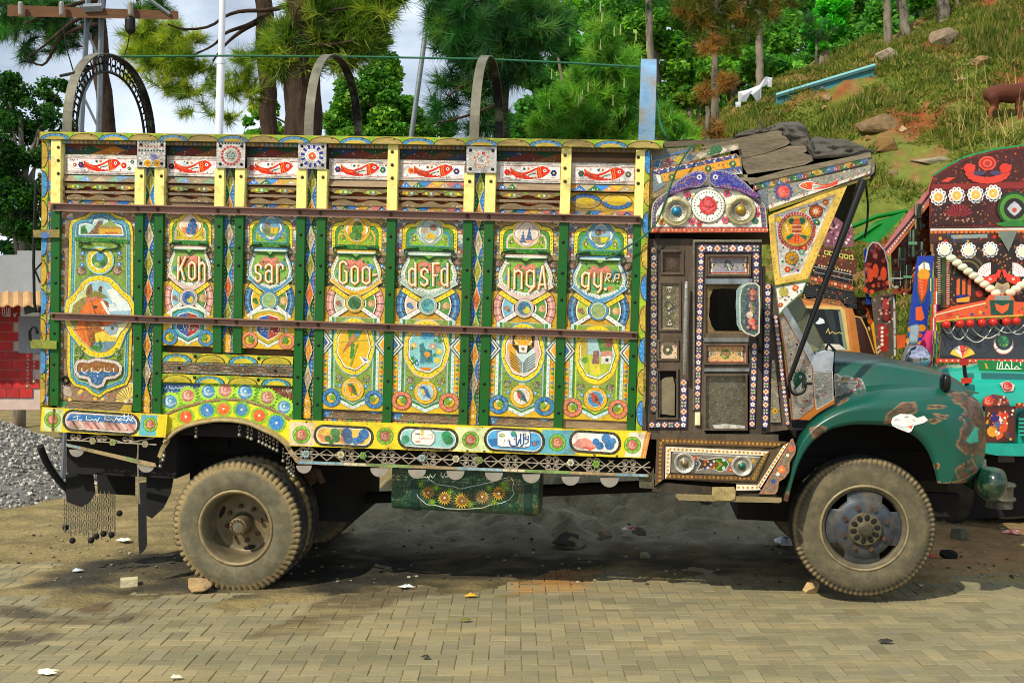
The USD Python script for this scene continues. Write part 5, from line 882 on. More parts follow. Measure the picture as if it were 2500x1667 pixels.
def wheel(c, R, front):
    w = put('wheel', trimesh.creation.cylinder(radius=.05, segment=[c + (0, .16, 0), c + (0, .3, 0)]), DARK, truck)
    k_ = R / .512
    tyre(R, .24, 84 if front else 66, w, c)
    if front:
        v, f, cl_ = col_lathe([(.315, .018), (.318, .0), (.305, -.006), (.296, .004), (.290, .02), (.275, .022), (.268, .05), (.262, .06)], ['6a6046', '8f8262', '8f8262', '5a5240', '4a4436', '6a6250', '3a362c', '2a2822'], 48, c); put('rim', (v, f), STEEL, w, smooth=True, colors=cl_)
        # dished disc with four hand holes
        d = Art(); t = np.arange(64) * 2 * math.pi / 64; out = np.where(np.abs(((t - math.pi / 4 + math.pi / 4) % (math.pi / 2)) - math.pi / 4) < .21, .222, .266); P = np.stack([np.column_stack([rr * np.cos(t), np.full(64, h), rr * np.sin(t)]) for rr, h in ((.0, -.01), (.118, -.012), (.122, -.004), (.165, .0), (.205, .008), (.220, .03))] + [np.column_stack([out * np.cos(t), np.full(64, .036), out * np.sin(t)])]); P = np.concatenate([P, P[:, :1]], 1)
        v, f = grid(P); d.raw(v + c, f, '3c4248'); put('disc', d, STEEL, w, smooth=True)
        nuts(c, -.006, .155, 8, .018, .03, '7a6c50', w, ph=.35)
        v, f, cl_ = col_lathe([(.117, -.012), (.119, -.03), (.112, -.034), (.05, -.034), (.048, -.06), (.036, -.066), (.0, -.066)], ['6f6648', '5a543e', '58523c', '5f583f', '4f4936', '45402f', '3a362a'], 32, c); h = put('hub', (v, f), STEEL, w, smooth=True, colors=cl_)
        for i in range(10):
            tt = i * .6283 + .2; m = trimesh.creation.icosphere(2, .019); m.apply_scale((1.25, .25, 1)); m.apply_transform(trimesh.transformations.rotation_matrix(-tt, (0, 1, 0))); m.apply_translation(c + np.array([.084 * math.cos(tt), -.036, .084 * math.sin(tt)])); put('hub_hole', m, BLKR, h)
    else:
        v, f, cl_ = col_lathe([(.290, .02), (.293, .004), (.283, -.004), (.272, .002), (.262, .012), (.258, .03), (.248, .05), (.240, .12), (.236, .2), (.20, .215), (.10, .20), (.07, .19), (.066, .06), (.06, .05), (.0, .05)], ['4a4232', '8a7a56', '8f7f58', '7a6c4e', '6a5f48', '6f634a', '6a6048', '5f5642', '6a5f48', '75684c', '6f644a', '4f4836', '6a6048', '77694a', '5f6058'], 48, c); h = put('rim', (v, f), STEEL, w, smooth=True, colors=cl_)
        nuts(c, .19, .135, 8, .016, .04, '4a3c2a', w, ph=.2); nuts(c, .046, .05, 12, .009, .012, '8a7a54', h, 'hub_bolt')
        for tt in (-1.35, 2.75, 0.35): m = trimesh.creation.icosphere(2, .05); m.apply_scale((1, .1, .34)); m.apply_transform(trimesh.transformations.rotation_matrix(-tt - 1.57, (0, 1, 0))); m.apply_translation(c + np.array([.195 * math.cos(tt), .205, .195 * math.sin(tt)])); put('hand_hole', m, BLKR, h)
        tyre(R, .24, 50, w, c + (0, .30, 0), 'inner_tyre')
    return w
CR, CF = S([(574, 1289)], .03)[0], S([(2110, 1289)], .17)[0]
RF = .512
wheel(CR, .508, False); wheel(CF, RF, True)
for c, n2, nm in ((CR, 1.70, 'rear'), (CF, 1.85, 'front')):
    w = put('wheel', trimesh.creation.cylinder(radius=.2, segment=[c + (0, n2 - c[1] + .05, 0), c + (0, n2 - c[1] + .12, 0)]), DARK, truck); tyre(.508, .24, 50, w, np.array([c[0], n2, c[2] - .045]))
    if nm == 'rear': tyre(.508, .24, 50, w, np.array([c[0], n2 + .28, c[2] - .045]), 'outer_tyre')
    put('axle', trimesh.creation.cylinder(radius=.07, segment=[c + (0, .3, 0), (c[0], n2, c[2] - .04)]), DARK, truck)
put('drive_shaft', trimesh.creation.cylinder(radius=.05, segment=[(CR[0], 1.1, CR[2]), (CF[0] - .6, 1.1, CF[2] + .15)]), DARK, truck)
put('differential', trimesh.creation.icosphere(2, .2).apply_translation((CR[0], 1.1, CR[2])), DARK, truck, smooth=True)
# ---- the cab
c1, c2, c3, c4 = crop(3.733, 1560, 300), crop(3.016, 1560, 560), crop(5.345, 1560, 1040), crop(2.903, 1860, 720)
WD, WD2 = '40372a', '57493a'
OLDW = mat('old_cab_timber', None, rough=.65, var=.3, vs=14, dirt='221c14', damt=.6, ds=6, bump=.003, bs=50, stretch=(1, 1, .3), fine=.15)
SILV = mat('silver_timber', None, rough=.9, var=.3, vs=8, dirt='4a4032', damt=.7, ds=4.5, bump=.006, bs=30, stretch=(.25, 1, 1.2), fine=.2)
ub, uf = U(1592, 800), U(1905, 900); vt, vb_ = V(1600, 560), V(1600, 1065)
a = Art(); a.box((ub, 2.10, vb_), (uf, 2.16, vt), WD); a.box((ub, .12, vb_ - .02), (uf, 2.1, vb_ + .02), WD); a.box((ub, .1, vb_), (ub + .04, 2.1, vt), '241e16'); a.box((ub - .02, .0, vt), (uf + .25, 2.2, vt + .06), WD)
a.box((uf - .25, .3, vb_ + .02), (uf - .15, .7, vb_ + .5), '1c1712'); a.box((ub + .1, .25, vb_ + .02), (ub + .6, 1.9, vb_ + .45), '2a1f1a'); put('cab_shell', a, OLDW, truck)
def bx(a, q, n0, n1, col): x0, y0, x1, y1 = q; a.slab(c2(x0, y0, x1, y0, x1, y1, x0, y1), n0, n1, col)
def moulding(name, q, n0=.03, col=WD, w=16):                  # a frame of four mitred strips
    x0, y0, x1, y1 = q; a = Art()
    for z in ((x0, y0, x1, y0, x1 - w, y0 + w, x0 + w, y0 + w), (x0, y1, x0 + w, y1 - w, x1 - w, y1 - w, x1, y1), (x0, y0, x0 + w, y0 + w, x0 + w, y1 - w, x0, y1), (x1, y0, x1, y1, x1 - w, y1 - w, x1 - w, y0 + w)): a.slab(c2(*z), n0, .09, col)
    return put(name, a, OLDW, truck)
def tiles(name, q, n0=.012, horiz=False, dim=1.0, slant=0):
    """Strip of printed tin: flowers, diamonds and crosses in turn on violet."""
    x0, y0, x1, y1 = q; f = bilin(*c2(x0, y0, x1, y0, x1 + slant, y1, x0 + slant, y1)); L = (x1 - x0) if horiz else (y1 - y0); W = (y1 - y0) if horiz else (x1 - x0); k = max(2, round(L / (W * 1.15)))
    a = Art(fS, n0, seed=int(x0 + y0)); a.slab([f(0, 0), f(1, 0), f(1, 1), f(0, 1)], n0, .06, H('2c2468') * dim)
    for i in range(k):
        t = (i + .5) / k; cx, cy = f(t, .5) if horiz else f(.5, t); r = W / 3.016 * .46; m = i % 4
        if m in (0, 2): a.burst(cx, cy, r * 1.15, H('f0dcb4') * dim, 4, .42); a.circ(cx, cy, r * .52, H('dc5a2c') * dim, 6); [a.circ(cx + dx * r, cy + dy * r, r * .2, H('c86a7c') * dim, 4) for dx, dy in ((-.8, -.8), (.8, -.8), (.8, .8), (-.8, .8))]
        elif m == 1: [a.circ(cx + .6 * r * math.cos(q_), cy + .6 * r * math.sin(q_), r * .38, H('f4f0e8') * dim, 6) for q_ in np.arange(5) * 1.2566 - 1.57]; a.circ(cx, cy, r * .25, H('d8682c') * dim, 5)
        else: [a.circ(cx + dx * r, cy + dy * r, r * .36, H('ecc0a0') * dim, 5) for dx, dy in ((-.5, -.6), (.5, -.6), (.5, .6), (-.5, .6))]; a.poly([(cx - r * .8, cy - 1), (cx + r * .8, cy - 1), (cx + r * .8, cy + 1), (cx - r * .8, cy + 1)], H('2c7a4a') * dim); a.poly([(cx - 1, cy - r * .8), (cx + 1, cy - r * .8), (cx + 1, cy + r * .8), (cx - 1, cy + r * .8)], H('2c7a4a') * dim)
    return put(name, a, CLEAN, truck)
a = Art(); bx(a, (52, 70, 155, 1500), .05, .1, WD); bx(a, (300, 70, 405, 1500), .05, .1, WD2); bx(a, (155, 70, 300, 160), .05, .1, WD); bx(a, (155, 320, 300, 385), .05, .1, WD2); bx(a, (150, 740, 300, 820), .05, .1, WD2); bx(a, (140, 960, 300, 1030), .05, .1, WD2); bx(a, (130, 1390, 310, 1500), .05, .1, WD2); put('rear_door_frame', a, OLDW, truck)
a = Art(fS, .07); bx(a, (165, 160, 320, 320), .07, .085, '4f4034'); a.burst(*c2(240, 250)[0], 15, '5f4c40', 8, .4); put('door_panel', a, TIN, truck)
def hearts(q, vert, cols, seed):
    x0, y0, x1, y1 = q; f = bilin(*c2(x0, y0, x1, y0, x1, y1, x0, y1)); a = Art(fS, .06, seed=seed); a.slab([f(0, 0), f(1, 0), f(1, 1), f(0, 1)], .06, .085, 'd8c4a4'); a.poly([f(.02, .03), f(.98, .03), f(.98, .97), f(.02, .97)], cols[0]); a.poly([f(.06, .09), f(.94, .09), f(.94, .91), f(.06, .91)], cols[1])
    g = (lambda s, t: f(t, s)) if vert else f
    a.poly([g(.1, .1 if not vert else .2), g(.9, .1 if not vert else .2), g(.9, .9 if not vert else .8), g(.1, .9 if not vert else .8)], cols[2])
    for s_, d in ((.16, 1), (.84, -1)):
        cx, cy = g(s_, .5); k = 11
        for kk, c in ((1, '26302c'), (.7, 'd8d0bc'), (.4, '26302c')): a.poly([(cx + (d * -k * kk if not vert else k * kk * u_), cy + (k * kk * u_ if not vert else d * -k * kk)) for u_ in (-.8, .8)] + ([(cx + d * k * kk, cy)] if not vert else [(cx, cy + d * k * kk)]), c)
    c_ = g(.5, .5); a.burst(*c_, 14, cols[3], 6, .5); a.circ(*c_, 5, cols[4], 7)
    for i in range(16): a.circ(*g(a.r.uniform(.28, .72), a.r.uniform(.2, .8)), 2.4, a.r.choice(['b5b82c', '8a7a9a', 'd8cfc0', '5a5a4c', 'b0a49a']), 5)
    return put('door_panel', a, CLEAN, truck)
hearts((155, 388, 298, 738), True, ('7a6a58', '6f6250', '5a5444', '3a3c30', '8a8a5c'), 61); hearts((510, 198, 810, 328), False, ('a83a24', 'ece0cc', '8f8698', '4f5a5c', 'b0b4b0'), 62); hearts((490, 852, 785, 982), False, ('b02c1c', 'f0e4cc', 'd8a86a', '6a7a34', 'b83a5c'), 63)
a = Art(fS, .06); bx(a, (140, 820, 285, 958), .06, .085, 'dcbfa0'); z = c2(212, 886)[0]; [a.circ(z[0] + 9 * math.cos(q), z[1] + 9 * math.sin(q), 5, '4f4c3a', 6) for q in np.arange(8) * .785]; a.circ(*z, 4, 'e0d4bc', 7); a.dots([(z[0] + dx, z[1] + dy) for dx in (-18, 18) for dy in (-18, -8, 8, 18)], 2.2, ['5a2a20', 'b0682c']); put('door_panel', a, CLEAN, truck)
CLOTH = mat('grey_cloth', None, rough=.9, var=.3, vs=8, bump=.01, bs=12, fine=.1)
a = Art(); bx(a, (132, 1032, 285, 1392), .085, .09, '1c1812'); a.slab(c2(145, 1120, 190, 1090, 250, 1085, 265, 1150, 262, 1370, 200, 1362, 135, 1355), .07, .082, '7a7058'); put('window_cloth', a, CLOTH, truck)
for q in ((158, 150, 330, 332), (145, 378, 310, 748), (134, 812, 295, 966), (124, 1024, 290, 1400)): moulding('moulding', q, .038, WD2)
tiles('printed_strip', (86, 130, 132, 1345), .035, dim=.42); tiles('printed_strip', (306, 1100, 352, 1420), .03); tiles('printed_strip', (72, 1418, 350, 1458), .03, True)
put('grab_rail', tube(S(c2(348, 385, 345, 600, 340, 850, 336, 1070), -.02), [.016, .02, .02, .016], 8), mat('worn_chrome', 'a09a90', rough=.35, metal=.8, var=.3, vs=40, bump=.004, bs=90), truck, smooth=True)
# front door with a broken pane
a = Art(); bx(a, (400, 78, 490, 1510), .035, .09, WD2); bx(a, (815, 78, 905, 1520), .035, .09, WD); bx(a, (490, 78, 815, 195), .035, .09, WD); bx(a, (490, 332, 838, 366), .035, .09, WD2); bx(a, (480, 765, 815, 852), .035, .09, WD2); bx(a, (480, 984, 815, 1070), .035, .09, WD); d = put('door', a, OLDW, truck)
a = Art(); bx(a, (398, 76, 905, 92), .012, .05, '8f8874'); bx(a, (396, 92, 410, 1330), .012, .05, '7d7664'); put('tin_edge', a, TIN, truck)
tiles('printed_strip', (435, 115, 890, 166), .02, True); tiles('printed_strip', (438, 170, 478, 1325), .02, slant=-30); tiles('printed_strip', (842, 172, 886, 395), .02); tiles('printed_strip', (832, 835, 872, 1455), .02, slant=-20); tiles('printed_strip', (930, 398, 972, 1460), .02, slant=-22)
for q in ((490, 185, 825, 345), (478, 840, 800, 995), (476, 1062, 800, 1480)): moulding('moulding', q, .02, WD2)
for q, c in (((490, 364, 835, 402), '7f8890'), ((480, 797, 812, 828), '6a6e6c'), ((480, 1022, 812, 1046), '6a6e6c')): a = Art(); bx(a, q, .02, .08, c); put('grey_lath', a, OLDW, truck)
a = Art(); hole = c2(545, 440, 620, 435, 760, 440, 762, 750, 560, 748, 535, 710, 515, 640, 522, 500); fr = c2(488, 402, 862, 402, 862, 770, 480, 770)
g = Polygon(fr, [hole[::-1]]); q = np.array(g.exterior.coords)[:-1]; h = np.array(g.interiors[0].coords)[:-1]; t = mapbox_earcut.triangulate_float64(np.vstack([q, h]), np.array([len(q), len(q) + len(h)], np.uint32)).reshape(-1, 3); a.raw(S(np.vstack([q, h]), .06), t, '7f6a44'); put('broken_window_board', a, SILV, truck)
a = Art(fS, .06); bx(a, (482, 1072, 795, 1478), .06, .085, '6f6a58'); [a.circ(*c2(a.r.uniform(495, 780), a.r.uniform(1090, 1460))[0], 3, a.r.choice(['8a8674', '5f5a4a', '7d7866']), 5) for _ in range(70)]; a.poly(c2(540, 1440, 640, 1430, 780, 1445, 780, 1465, 660, 1475, 560, 1465), 'e4e0d0'); put('door_lower_panel', a, TIN, truck)
a = Art(); a.box((ub + .0, .1, V(1700, 1058)), (uf, .5, V(1700, 1045)), '14110d'); bx(a, (412, 1345, 450, 1440), .01, .05, 'd8d0a4'); put('door_stop', a, OLDW, truck)
# mirror
mo = c2(800, 400, 860, 398, 884, 420, 888, 560, 884, 760, 850, 785, 790, 765, 760, 735, 745, 690, 742, 500, 760, 425)
a = Art(fS, -.22); a.slab(mo, -.22, -.10, '3c5a5c'); a.slab([(x * .92 + 1825 * .08 - 2, y) for x, y in c2(715, 450, 740, 420, 770, 400, 790, 400, 770, 740, 745, 745, 720, 700, 712, 570)], -.21, -.12, '7fa0a4'); a.n = -.222; a.line(mo, 3.4, 'c9c4b4', True)
a.poly(c2(812, 425, 865, 420, 872, 560, 868, 750, 800, 745, 782, 690, 790, 520), '3f3a5a')
for x, y, r, c in ((838, 465, 26, 'b02a1c'), (836, 505, 22, '8a1f18'), (828, 560, 26, '2f5a3a'), (835, 600, 24, '5a6a2c'), (815, 630, 24, 'e0d4c0'), (830, 680, 28, 'd8482c'), (850, 720, 20, 'b8382c'), (805, 720, 16, '8a2a20'), (808, 440, 9, '8a8a9a')): a.rose(*c2(x, y)[0], r / 3, c, 'c9a08a')
put('mirror', a, CLEAN, truck); put('mirror_arm', tube(Sn(c2(872, 800, 875, 860, 895, 900), [-.16, -.05, .03]), .01, 5), IRON, truck)
# hinge pillar, slanting strip, embossed quarter panel
a = Art(); bx(a, (903, 270, 932, 1500), .045, .1, '2c261c'); a.slab(c2(972, 400, 1005, 400, 1130, 1470, 890, 1500, 895, 1460, 950, 1460), .05, .1, WD2); put('hinge_pillar', a, OLDW, truck)
tiles('printed_strip', (990, 630, 1018, 1440), .015, slant=92)
a = Art(fS, .03, seed=66); z = c2(978, 960, 1000, 960, 1046, 1420, 968, 1420); a.slab(z, .03, .06, '8f8a78'); a.dots([bilin(*z)(a.r.random(), a.r.random()) for _ in range(40)], 2.2, ['b8b4a4', '6a6454', 'c9a23a', 'b0402c', 'b5b0a0']); a.flower(*c2(1003, 1335)[0], 7, ['e0b42c'], 8, '8a3a1c'); put('embossed_strip', a, TIN, truck)
z = c2(1035, 630, 1068, 640, 1150, 780, 1235, 930, 1275, 1010, 1290, 1310, 1180, 1395, 1130, 1400, 1118, 1230, 1085, 960)
a = Art(fS, .02, seed=67); a.slab(z, .02, .08, 'a39c8c'); a.line(z, 2, 'a0422c', True); pg = Polygon(z).buffer(-6)
from shapely.geometry import Point
for i in range(150):
    x, y = c2(a.r.uniform(1030, 1290), a.r.uniform(640, 1400))[0]
    if pg.contains(Point(x, y)): a.circ(x, y, a.r.uniform(1.6, 3.4), a.r.choice(['d0cabc', '7d7668', 'c9c2b2', 'b03a2c', '24487a', 'd0a02c', '6a2a4a', 'c2bcae']), 6)
a.circ(*c2(1185, 1110)[0], 17, '1c4a3a', 12, 22); a.circ(*c2(1190, 1085)[0], 3.4, 'e0dccc', 7); a.circ(*c2(1190, 1085)[0], 1.6, '1c1c18', 5); a.poly(c2(1155, 1180, 1200, 1120, 1195, 1180, 1170, 1210), 'd8d4c4'); put('embossed_quarter_panel', a, TIN, truck)
GLASS = usdkit.material(stage, '/World/Looks/dusty_glass', {'t': ('transparent_bsdf', {'color': (.55, .62, .55)}), 'g': ('glossy_bsdf', {'color': (.9, .9, .9), 'roughness': .06}), 'fr': ('fresnel', {'IOR': 1.7}), 'm': ('mix_closure', {}), 'd': ('diffuse_bsdf', {'color': (.25, .27, .2)}), 'm2': ('mix_closure', {'fac': .22})}, [('fr.fac', 'm.fac'), ('t.BSDF', 'm.closure1'), ('g.BSDF', 'm.closure2'), ('m.closure', 'm2.closure1'), ('d.BSDF', 'm2.closure2')], surface='m2.closure')
qa = c2(1085, 560, 1185, 490, 1230, 570, 1370, 880, 1300, 912, 1240, 880); a = Art(); a.slab(qa, .10, .106, '5f6a54'); put('windscreen_quarter', a, GLASS, truck)
wa, wb = Sn(c2(1185, 500, 1385, 880), [.1, .1]); P = np.stack([[wa, wa + (0, 1.95, 0)], [wb, wb + (0, 1.95, 0)]]); put('windscreen', grid(P), GLASS, truck)
tinbar = mat('bright_tin', None, rough=.3, metal=.75, var=.25, vs=12, dirt='3a342a', damt=.4, ds=7)
for z in (c2(1050, 590, 1090, 570, 1300, 930, 1250, 960, 1200, 870), c2(1300, 905, 1370, 885, 1390, 905, 1300, 932)): a = Art(); a.slab(z, .06, .12, 'b8c0c0'); put('windscreen_frame', a, tinbar, truck)
a = Art(); a.slab(c2(1240, 935, 1290, 925, 1400, 885, 1436, 905, 1425, 1040, 1275, 1050), .03, .1, 'c4ccd4'); put('tin_cowl', a, tinbar, truck)
a = Art(fS, .03, seed=68); z = c2(1283, 1056, 1425, 1045, 1430, 1255, 1308, 1325, 1290, 1200); a.slab(z, .03, .1, '8a8c86'); [a.line([c2(x, y)[0], c2(x + a.r.uniform(-22, 22), y + a.r.uniform(-20, 20))[0]], 1.6, a.r.choice(['b03a3a', '2f6a5a', 'd0ccc0', '5a5a54'])) for x, y in [(a.r.uniform(1305, 1410), a.r.uniform(1075, 1250)) for _ in range(34)]]; a.line(z, 2, 'c9c6ba', True); put('tin_cowl', a, TIN, truck)
put('wiper_bracket', tube(Sn(c2(1370, 900, 1395, 840, 1440, 890, 1430, 960), [.1, .08, .08, .08]), .012, 5), IRON, truck)
# stay from the canopy down to the quarter panel, ending in a hook
st = [*c2(1105, 1110)[:1], *c1(2045, 520)]; put('canopy_stay', tube(Sn([st[0], ((st[0][0] + st[1][0]) / 2, (st[0][1] + st[1][1]) / 2), st[1]], [-.06, -.05, -.04]), [.016, .022, .03], 8), mat('black_gloss', '0c0c0c', rough=.3), truck, smooth=True)
put('canopy_stay', tube(Sn(smoothline(c2(1105, 1110, 1115, 1180, 1150, 1215, 1200, 1205, 1228, 1160, 1220, 1135, 1275, 1135), 20), np.full(20, -.05)), .011, 6), IRON, truck, smooth=True)
put('loose_strap', tube(Sn(c1(2062, 540, 2075, 620, 2088, 760, 2080, 920, 2056, 1050), np.full(5, .1)), .008, 5), IRON, truck)
# arch over the door with rose and bowls
crown = c1(105, 1000, 112, 800, 125, 735, 160, 690, 235, 640, 270, 615, 440, 560, 620, 560, 800, 575, 960, 625, 1060, 680, 1120, 705, 1155, 760, 1165, 850, 1175, 1000)
a = Art(fS, -.02, seed=70); a.slab(crown, -.02, .06, '8a8474'); cp = Polygon(crown); a.shp(cp.buffer(-1.5), 'd0c8b8'); a.shp(cp.buffer(-3), '4a3a6a'); a.dots(resample(np.array(cp.buffer(-6.5).exterior.coords), 90), 2.1, ['b0a08a', '8a5a5c', '8a7a9a']); inn = Polygon(c1(160, 940, 160, 830, 185, 780, 235, 720, 350, 640, 640, 590, 900, 630, 1020, 690, 1095, 770, 1115, 945)); a.shp(inn.buffer(1.5), 'e6e2d8'); a.shp(inn, 'f0ebe0')
for i in range(110):
    x, y = c1(a.r.uniform(165, 1110), a.r.uniform(600, 940))[0]
    if inn.buffer(-2).contains(Point(x, y)): a.flower(x, y, a.r.uniform(2.5, 5), [a.r.choice(['1f6a4a', '24407a', 'd8482c', 'e0a02c', 'c23a4a', '17604a'])], 5, 'f0e8d0')
for x, y, c in ((440, 650, 'c23a4a'), (800, 645, 'd2405a'), (485, 900, 'd8506a'), (785, 885, 'd8506a'), (205, 900, 'd89a1c'), (1060, 895, '2a7a4a'), (550, 915, 'd8402c'), (1075, 830, 'c8402c')): a.flower(*c1(x, y)[0], 9, [c], 6, '5a3a8a')
a.poly(c1(110, 955, 1172, 955, 1174, 998, 106, 1000), 'b5402c'); a.dots([(c1(125 + 36 * i, 976)[0]) for i in range(30)], 3, ['d89a7a', 'c9705c', 'e0b088'])
z = c1(630, 755)[0]; a.circ(*z, 42, '4a4438', 24); a.circ(*z, 40.5, 'd9d4c6', 24); a.circ(*z, 37, 'f4f0e6', 24); a.dots([(z[0] + 33 * math.cos(t), z[1] + 33 * math.sin(t)) for t in np.arange(30) * math.pi / 15], 2, ['17604a', '3a5a7a', '1f6a4a'])
for i in range(9): t = i * .7 + .3; a.poly([(z[0] + 12 * math.cos(t - .5), z[1] + 12 * math.sin(t - .5)), (z[0] + 29 * math.cos(t), z[1] + 29 * math.sin(t)), (z[0] + 12 * math.cos(t + .5), z[1] + 12 * math.sin(t + .5))], '17684a')
a.rose(z[0], z[1], 22, 'd2242c', 'e0586a'); a.rose(z[0], z[1] - 8, 15, 'b8203c', 'd84a5c'); g = put('crown_panel', a, CLEAN, truck)
for x, y, c in ((340, 805, '2a7fa8'), (925, 795, 'b0902a')):
    cc = S(c1(x, y), -.02)[0]; v, f_, cl_ = col_lathe([(.104, -.004), (.106, -.02), (.098, -.026), (.082, -.024), (.078, -.03), (.07, -.026), (.05, -.006), (.034, -.006), (.03, -.02), (.02, -.03), (.0, -.034)], ['b8ad80', 'd4cba0', 'd8d0a8', 'b8a86a', '8a8a6c', 'b0a88c', '9a9484', '8a8474', c, c, c], 32, cc); put('tin_bowl', (v, f_), TIN, g, smooth=True, colors=cl_)
for sgn, pts, eye in ((1, (262, 660, 275, 600, 330, 545, 430, 472, 520, 436, 590, 440, 628, 480, 612, 535, 560, 580, 450, 598, 340, 640), (550, 495)), (-1, (1085, 690, 1100, 650, 1040, 615, 970, 545, 880, 470, 800, 440, 720, 430, 660, 440, 632, 480, 640, 535, 690, 585, 800, 600, 920, 625, 1000, 660), (697, 495))):
    a = Art(fS, -.05, seed=72); P_ = Polygon(c1(*pts)); a.slab(np.array(P_.exterior.coords)[:-1], -.05, -.02, '7a7290'); a.shp(P_.buffer(-1), 'c9c4b4'); a.shp(P_.buffer(-2), '2a2a94'); a.circ(*c1(*eye)[0], 6.5, 'd8d8e0', 9); a.circ(*c1(*eye)[0], 3, '2a2a44', 7)
    if sgn > 0: a.shp(Polygon(c1(262, 660, 330, 600, 460, 570, 500, 490, 560, 560, 450, 598, 340, 640)).intersection(P_), '5a2c78')
    else: a.shp(Polygon(c1(1100, 700, 1100, 640, 960, 600, 760, 560, 720, 600, 1000, 680)).intersection(P_), '5a2c78')
    a.dots(resample(np.array(P_.buffer(-5).exterior.coords), 34), 1.2, ['d8b05a', 'c9a070']); [a.line([c1(x, y)[0], c1(x + 70, y + 30 * (-sgn))[0]], 1.4, 'c98a2c') for x, y in ((360, 560), (420, 520)) if sgn > 0]; put('carved_fish', a, CLEAN, truck)
# slanting roof boards and old timbers
def board(name, pts, n0, n1, col, m=SILV, deco=None, seed=1):
    a = Art(fS, n0, seed=seed); a.slab(c1(*pts), n0, n1, col)
    if deco: deco(a)
    return put(name, a, m, truck)
board('roof_board', (180, 175, 640, 155, 900, 130, 660, 190, 180, 230), .1, 2.1, '5a5040'); board('roof_board', (110, 240, 480, 225, 480, 245, 120, 345), .06, .1, '6f6a5c', PAINT, lambda a: a.poly(c1(120, 325, 480, 232, 480, 250, 120, 348), '3f6f9c'))
def d1(a):
    f = bilin(*c1(120, 345, 905, 195, 915, 245, 120, 430))
    for i in range(8): a.poly([f(i / 8, .5), f((i + .5) / 8, .02), f((i + 1) / 8, .5), f((i + .5) / 8, .98)], ['2f6a9c', '9a4a5c', 'b5a02c', '1f5a7a', 'c9bfa8', '2f6a3c', 'cfc6b4', 'b8b09c'][i], .1)
    a.dots([f(a.r.random() * .8, a.r.random()) for _ in range(30)], 1.3, 'ece6d8'); a.circ(*c1(708, 240)[0], 15, '24603a', 8, 10)
board('painted_roof_board', (110, 345, 905, 190, 920, 240, 120, 435), .05, .09, '8a7f6c', PAINT, d1, 74)
def d2(a):
    f = bilin(*c1(120, 430, 880, 285, 905, 320, 150, 480)); a.poly([f(0, 0), f(1, 0), f(1, 1), f(0, 1)], '2a3a78')
    for i in range(14): a.poly([f(i / 14, 0), f((i + .5) / 14, .4), f((i + 1) / 14, 0)], 'f0ece2'); a.poly([f(i / 14, 0), f((i + .5) / 14, .2), f((i + 1) / 14, 0)], 'c8382c')
    a.dots([f((i + .5) / 9, .68) for i in range(9)], 3, ['d8624c', 'e0cfc0']); f = bilin(*c1(150, 480, 910, 318, 930, 395, 210, 540)); a.poly([f(0, 0), f(1, 0), f(1, 1), f(0, 1)], 'e09a1e')
    for i in range(22): a.circ(*f(a.r.random(), .2 + .6 * a.r.random()), 2, a.r.choice(['a8402c', '8a5a1c', 'c8582c']), 5)
    for x, y in ((632, 418), (855, 375), (300, 495)): a.flower(*c1(x, y)[0], 9, ['17604a'], 6, 'e0c42c')
    f = bilin(*c1(640, 440, 930, 395, 945, 465, 860, 470)); a.poly([f(0, 0), f(1, 0), f(1, 1), f(0, 1)], '2f4a8a'); [a.poly([f(i / 5, 1), f((i + .5) / 5, .2), f((i + 1) / 5, 1)], 'efe9dc') for i in range(5)]; a.dots([f(.3, .4), f(.7, .5)], 3.4, 'd8503c')
    f = bilin(*c1(120, 470, 200, 470, 240, 570, 130, 640)); a.poly([f(0, 0), f(1, 0), f(1, 1), f(0, 1)], '6f7f8a'); a.poly([f(.4, 0), f(.9, .1), f(.8, .7), f(.5, .6)], 'e6dfd2')
board('painted_roof_board', (110, 435, 885, 280, 930, 320, 945, 470, 600, 520, 250, 640, 130, 690), .03, .07, '8a7a5c', CLEAN, d2, 75)
board('grey_timber', (520, 230, 900, 140, 1260, 70, 1305, 80, 1300, 110, 1340, 130, 1380, 180, 1350, 205, 1150, 280, 920, 325, 905, 240), .08, .5, '6f6552'); board('grey_timber', (925, 328, 1150, 285, 1370, 210, 1520, 210, 1530, 260, 1500, 275, 1570, 300, 1590, 345, 1510, 385, 1330, 420, 990, 470, 945, 400), .05, .55, '766b58'); board('grey_timber', (900, 470, 990, 470, 990, 500, 1100, 500, 1000, 540, 940, 520), .04, .4, '857a64'); board('dark_lath', (330, 160, 495, 145, 500, 165, 335, 185), .3, .9, '2c2820')
board('dark_lath', (1075, -20, 1110, -10, 1175, 70, 1140, 75), .5, .6, '3a3a38')
